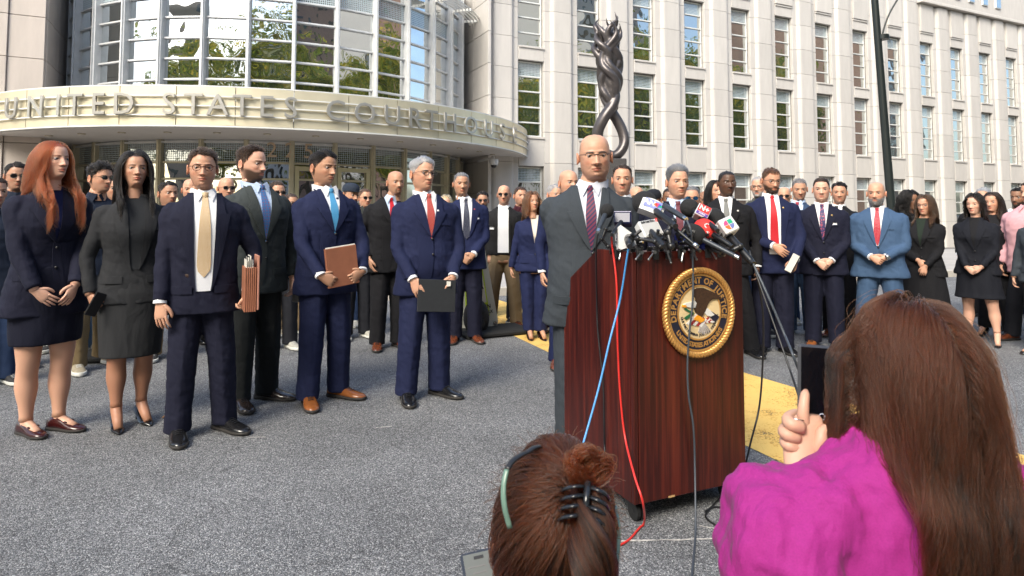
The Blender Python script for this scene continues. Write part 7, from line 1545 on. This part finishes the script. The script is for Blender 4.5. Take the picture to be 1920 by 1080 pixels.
# twisted roll running down the back, built as a rope of strands
rg = np.random.default_rng(33); c_of = lambda t: CEN + np.array((-.035 - .035 * t + .02 * t * t, .105 + .022 * math.sin(3.0 * t), .055 - .165 * t))
n, K = 4200, 22; P = np.zeros((n, K, 3)); th0 = rg.uniform(0, 6.283, n); lob = rg.integers(0, 3, n); rr0 = rg.uniform(.3, 1, n) ** .5; s0 = rg.uniform(-.15, .35, n)
for k in range(K):
    t = np.clip(s0 + .75 * k / (K - 1), 0, 1.05); tw = 5.2 * t + lob * 2.094; C_ = np.stack([c_of(x) for x in t]); L_ = np.stack([.015 * np.cos(tw), .013 * np.sin(tw), np.zeros(n)], 1) * (1 - .35 * t)[:, None]
    s_ = .021 * rr0 * np.sin(np.clip(t * 1.05 + .06, 0, 1) * 3.1) ** .4; P[:, k] = C_ + L_ + np.stack([s_ * np.cos(th0 + 3 * t), s_ * .9 * np.sin(th0 + 3 * t), .012 * np.cos(th0)], 1)
P += rg.normal(0, .0007, (n, 1, 3)); half = n // 2
hair_curves('hair_twist', P[:half - 500] @ Rh.T + T_, .00062, hm_d, rc); hair_curves('hair_twist_highlights', P[half - 500:] @ Rh.T + T_, .00062, hm_c, rc)
# loose coppery tuft over the clip
n, K = 2600, 16; P = np.zeros((n, K, 3)); base = CEN + np.array((-.030, .095, .072)); lockn = rg.integers(0, 16, n); la = rg.uniform(0, 6.28, 16); lr = rg.uniform(.018, .036, 16); lw = rg.uniform(-.8, .8, 16)
for k in range(K):
    t = k / (K - 1); a_ = la[lockn] + 2.6 * t + lw[lockn] * t; r_l = lr[lockn] * np.sin(math.pi * (.12 + .80 * t)); P[:, k] = base + np.stack([r_l * np.cos(a_), .020 + .35 * r_l * np.sin(a_ * 1.3) + .012 * np.sin(3 * t), .016 * np.sin(math.pi * t) + r_l * .6 * np.sin(a_)], 1) + rg.normal(0, .0034, (n, 3)) * (.4 if k else .4)
off_ = rg.normal(0, .004, (n, 1, 3)); P = P + off_
for _ in range(4): P[:, 1:-1] = .25 * P[:, :-2] + .5 * P[:, 1:-1] + .25 * P[:, 2:]
hair_curves('hair_tuft', P @ Rh.T + T_, .0006, hm_r, rc)
n, K = 500, 12; u = rg.normal(size=(n, 3)); u[:, 2] = np.abs(u[:, 2]); u /= np.linalg.norm(u, axis=1)[:, None]; P = np.zeros((n, K, 3)); P[:, 0] = CEN + u * AX; d = u * .4 + rg.normal(0, .45, (n, 3))
for k in range(1, K): d = d + rg.normal(0, .16, (n, 3)) + np.array((0, .05, -.08)); d /= np.linalg.norm(d, axis=1)[:, None]; P[:, k] = P[:, k - 1] + d * .0045 * rg.uniform(.5, 1.2, (n, 1))
hair_curves('flyaway_hair', P @ Rh.T + T_, .00035, hm_c, rc)
def toH(v): return (np.array(v, float) + CEN) @ Rh.T + T_
cc_ = empty('hair_claw', (0, 0, 0), 0); cc_.parent = rc
q = MB()
for sx in (-1, 1):
    for i in range(4):
        z0 = .062 - i * .012; q.tube(spline([toH((-.030 + sx * .004, .128, z0)), toH((-.030 + sx * .016, .136, z0 - .003)), toH((-.030 + sx * .028, .128, z0 - .007)), toH((-.030 + sx * .032, .116, z0 - .010))], 12), [.0052] * 6 + [.0035] * 6 if False else .0042, 8, flat=.6)
q.tube([toH((-.030, .131, .068)), toH((-.030, .134, .020))], .005, 8); bpy.data.objects.remove(cc_); q.build('hair_claw', mat('claw_plastic', (.012, .014, .018), .12), rc)
# sunglasses pushed up on the head
def hq(px, py, Y): return toL(on_y(px, py, Y), rc, yawC)
sgl = empty('sunglasses', rc.location[:], R(yawC), 'sunglasses with green temples pushed up on the pinned-up hair', 'sunglasses'); M_GT = mat('green_acetate', (.12, .20, .16), .2)
for sx, m in ((1, M_GT), (-1, M_GT)):
    q = MB(); P = spline([hq(950, 880, .925), hq(944, 912, .915), hq(946, 950, .905), hq(956, 990, .905)], 20) if sx > 0 else spline([toH((sx * .088, -.045, .075)), toH((sx * .094, -.005, .045)), toH((sx * .094, .03, .012)), toH((sx * .090, .05, -.03))], 20); q.tube(P, .0042, 8, flat=.5); q.build('temple', m, sgl)
q = MB(); q.tube(spline([hq(950, 880, .925), hq(964, 862, .94), hq(988, 848, .965), hq(1018, 838, 1.0), toH((-.035, -.072, .115)), toH((-.066, -.062, .095)), toH((-.084, -.045, .075))], 40), .005, 8, flat=.6); q.build('frame', M_BLKF, sgl)
q = MB()
for sx in (-1, 1): q.sphere(toH((sx * .040, -.092, .095)), (.030, .004, .022), 16, 8, rot=Rh / 1.0)
q.build('lenses', M_LENS, sgl); 
# lit phone at the bottom edge
ph2 = empty('mobile_phone', tuple(on_y(908, 1106, 1.12)), R(8), 'phone with a pale lit screen at the bottom edge beside the pinned-up hair', 'phone'); A = rotx(R(-48)) @ roty(R(-8))
q = MB(); q.box((0, 0, 0), (.062, .009, .125), rot=A, bev=.004); q.build('case', mat('phone_case_blue', (.02, .025, .04), .4), ph2, smooth=False)
q = MB(); q.box(A @ np.array((0, -.0050, 0)), (.053, .0012, .115), rot=A); q.build('screen', mat('lit_screen', (.07, .075, .07), .3, emit=((.55, .58, .55), .06)), ph2, smooth=False)
q = MB(); q.box(A @ np.array((0, -.0062, .050)), (.017, .0008, .005), rot=A, bev=.0003); q.build('camera_cutout', M_BLKF, ph2, smooth=False)
q = MB(); [q.box(A @ np.array((-.006 + .004 * (i % 2), -.0060, .036 - i * .010)), (.030 - .006 * (i % 2), .0005, .002), rot=A) for i in range(7)]; q.build('screen_text', mat('screen_grey_text', (.12, .12, .12), .5), ph2, smooth=False)
hd_ = MB(); hand(hd_, toL(on_y(930, 1230, 1.12), rc, yawC), upw((-.15, -.1, 1)), upw((0, -1, .2)), 1, .85, .6, skc); hd_.build('hand', M_SKIN, rc, col=True)
bake_all()
# ============================================================ street behind the camera: trees and buildings seen only as reflections in the glass
M_BARK = mat('bark', (.06, .045, .035), .9, bump=(14, .6, .03)); M_LF = mat('leaf_green', (.09, .115, .02), .6); n, l, b = nodes_of(M_LF)
geo = n.new('ShaderNodeTexCoord'); v = n.new('ShaderNodeTexNoise'); v.inputs['Scale'].default_value = 1.4; v.inputs['Detail'].default_value = 5; l.new(geo.outputs['Object'], v.inputs[0])
r_ = ramp(n, [(.32, (.06, .10, .015)), (.5, (.18, .22, .03)), (.62, (.42, .34, .04)), (.75, (.50, .30, .04))]); l.new(v.outputs[0], r_.inputs[0]); l.new(r_.outputs[0], b.inputs['Base Color'])
tr = n.new('ShaderNodeBsdfTranslucent'); l.new(r_.outputs[0], tr.inputs[0]); mx = n.new('ShaderNodeMixShader'); mx.inputs[0].default_value = .55; l.new(b.outputs[0], mx.inputs[1]); l.new(tr.outputs[0], mx.inputs[2]); l.new(mx.outputs[0], n['Material Output'].inputs[0])
def crown_mesh(seed, R0=3.6, H=7.5, n=8000):
    rg = np.random.default_rng(seed); cl = rg.normal(size=(46, 3)); cl /= np.linalg.norm(cl, axis=1)[:, None]; cl *= rg.uniform(.35, 1, (46, 1)) ** .6 * np.array((R0, R0, H / 2)); k = rg.integers(0, 46, n)
    c = cl[k] + rg.normal(0, .62, (n, 3)); a = rg.normal(size=(n, 3)); a /= np.linalg.norm(a, axis=1)[:, None]; b_ = rg.normal(size=(n, 3)); b_ -= (a * b_).sum(1)[:, None] * a; b_ /= np.linalg.norm(b_, axis=1)[:, None]; s = rg.uniform(.10, .22, (n, 1))
    V = np.stack([c - a * s, c + b_ * s * .5, c + a * s, c - b_ * s * .5], 1).reshape(-1, 3); F = np.arange(n * 4).reshape(-1, 4); me = bpy.data.meshes.new('crown'); me.from_pydata(V.tolist(), [], F.tolist()); me.materials.append(M_LF); return me
CR = [crown_mesh(1), crown_mesh(2, 4.2, 8.5)]
tm = MB(); tm.tube(spline([(0, 0, -.2), (.05, 0, 2), (-.05, .1, 4.5), (.1, 0, 7)], 20), np.linspace(.26, .10, 18)[:18] if False else .18, 10)
for i in range(7):
    a = i * .9; tm.tube(spline([(0, 0, 3.6 + i * .35), (1.0 * math.cos(a), 1.0 * math.sin(a), 5 + i * .4), (2.2 * math.cos(a), 2.2 * math.sin(a), 6.4 + i * .4)], 10), .06, 6)
tme = tm.mesh('trunk', M_BARK)
tpos = [(-20, -30), (-11.5, -32), (-3, -30), (4, -24), (7.5, -14.5), (14, -17), (21, -15), (29, -16), (-25, -13), (37, -14), (-34, -13), (46, -16), (-43, -12), (-53, -10)]
tpos += [(34, 22), (41, 12), (38, 2), (50, 20), (53, 6), (62, 26), (66, 14), (47, -6), (74, 4), (78, 22)]
for i, (x, y) in enumerate(tpos):
    t = empty('street_tree', (x, y, 0), i * 1.3, 'leafy green-gold street tree standing across the road behind the camera', 'tree', 'street trees across the road behind the camera'); link('trunk', tme, t); c = link('crown', CR[i % 2], t, (0, 0, 7.4), (0, 0, i)); c.scale = (1, 1, random.uniform(.85, 1.05)); t.scale = (1.75, 1.75, 1.85 if y > -22 else 2.1)
M_BRK = mat('red_brick', (.30, .19, .15), .9, var=(2, .15)); M_DWIN = mat('dark_window', (.03, .035, .04), .1)
def block(label, x, y, w_, d_, h_, m):
    r = empty('background_building', (x, y, 0), 0, label, 'building'); q = MB(); q.box((0, 0, h_ / 2), (w_, d_, h_)); q.build('wall', m, r, smooth=False)
    wm_ = MB(); wm_.box((0, 0, 0), (1.5, .1, 2.0)); me = wm_.mesh('window', M_DWIN, smooth=False)
    for i in range(int(w_ / 4)):
        for j in range(int(h_ / 4.2)): link('window', me, r, (-w_ / 2 + 2.2 + i * 4, d_ / 2 + .03, 3 + j * 4.2))
block('tall red brick block across the square behind the camera', 46, -62, 30, 14, 44, M_BRK)
block('tall red brick tower far to the right beyond the frame', 118, 18, 30, 30, 60, M_BRK)
block('pale stone tower far to the right beyond the frame', 96, -30, 24, 24, 62, M_STONE)
block('pale stone office block across the square behind the camera', 6, -80, 26, 14, 34, M_STONE)
block('brown apartment block far left behind the camera', -52, -60, 26, 14, 36, mat('tan_brick', (.30, .22, .16), .9, var=(2, .12)))
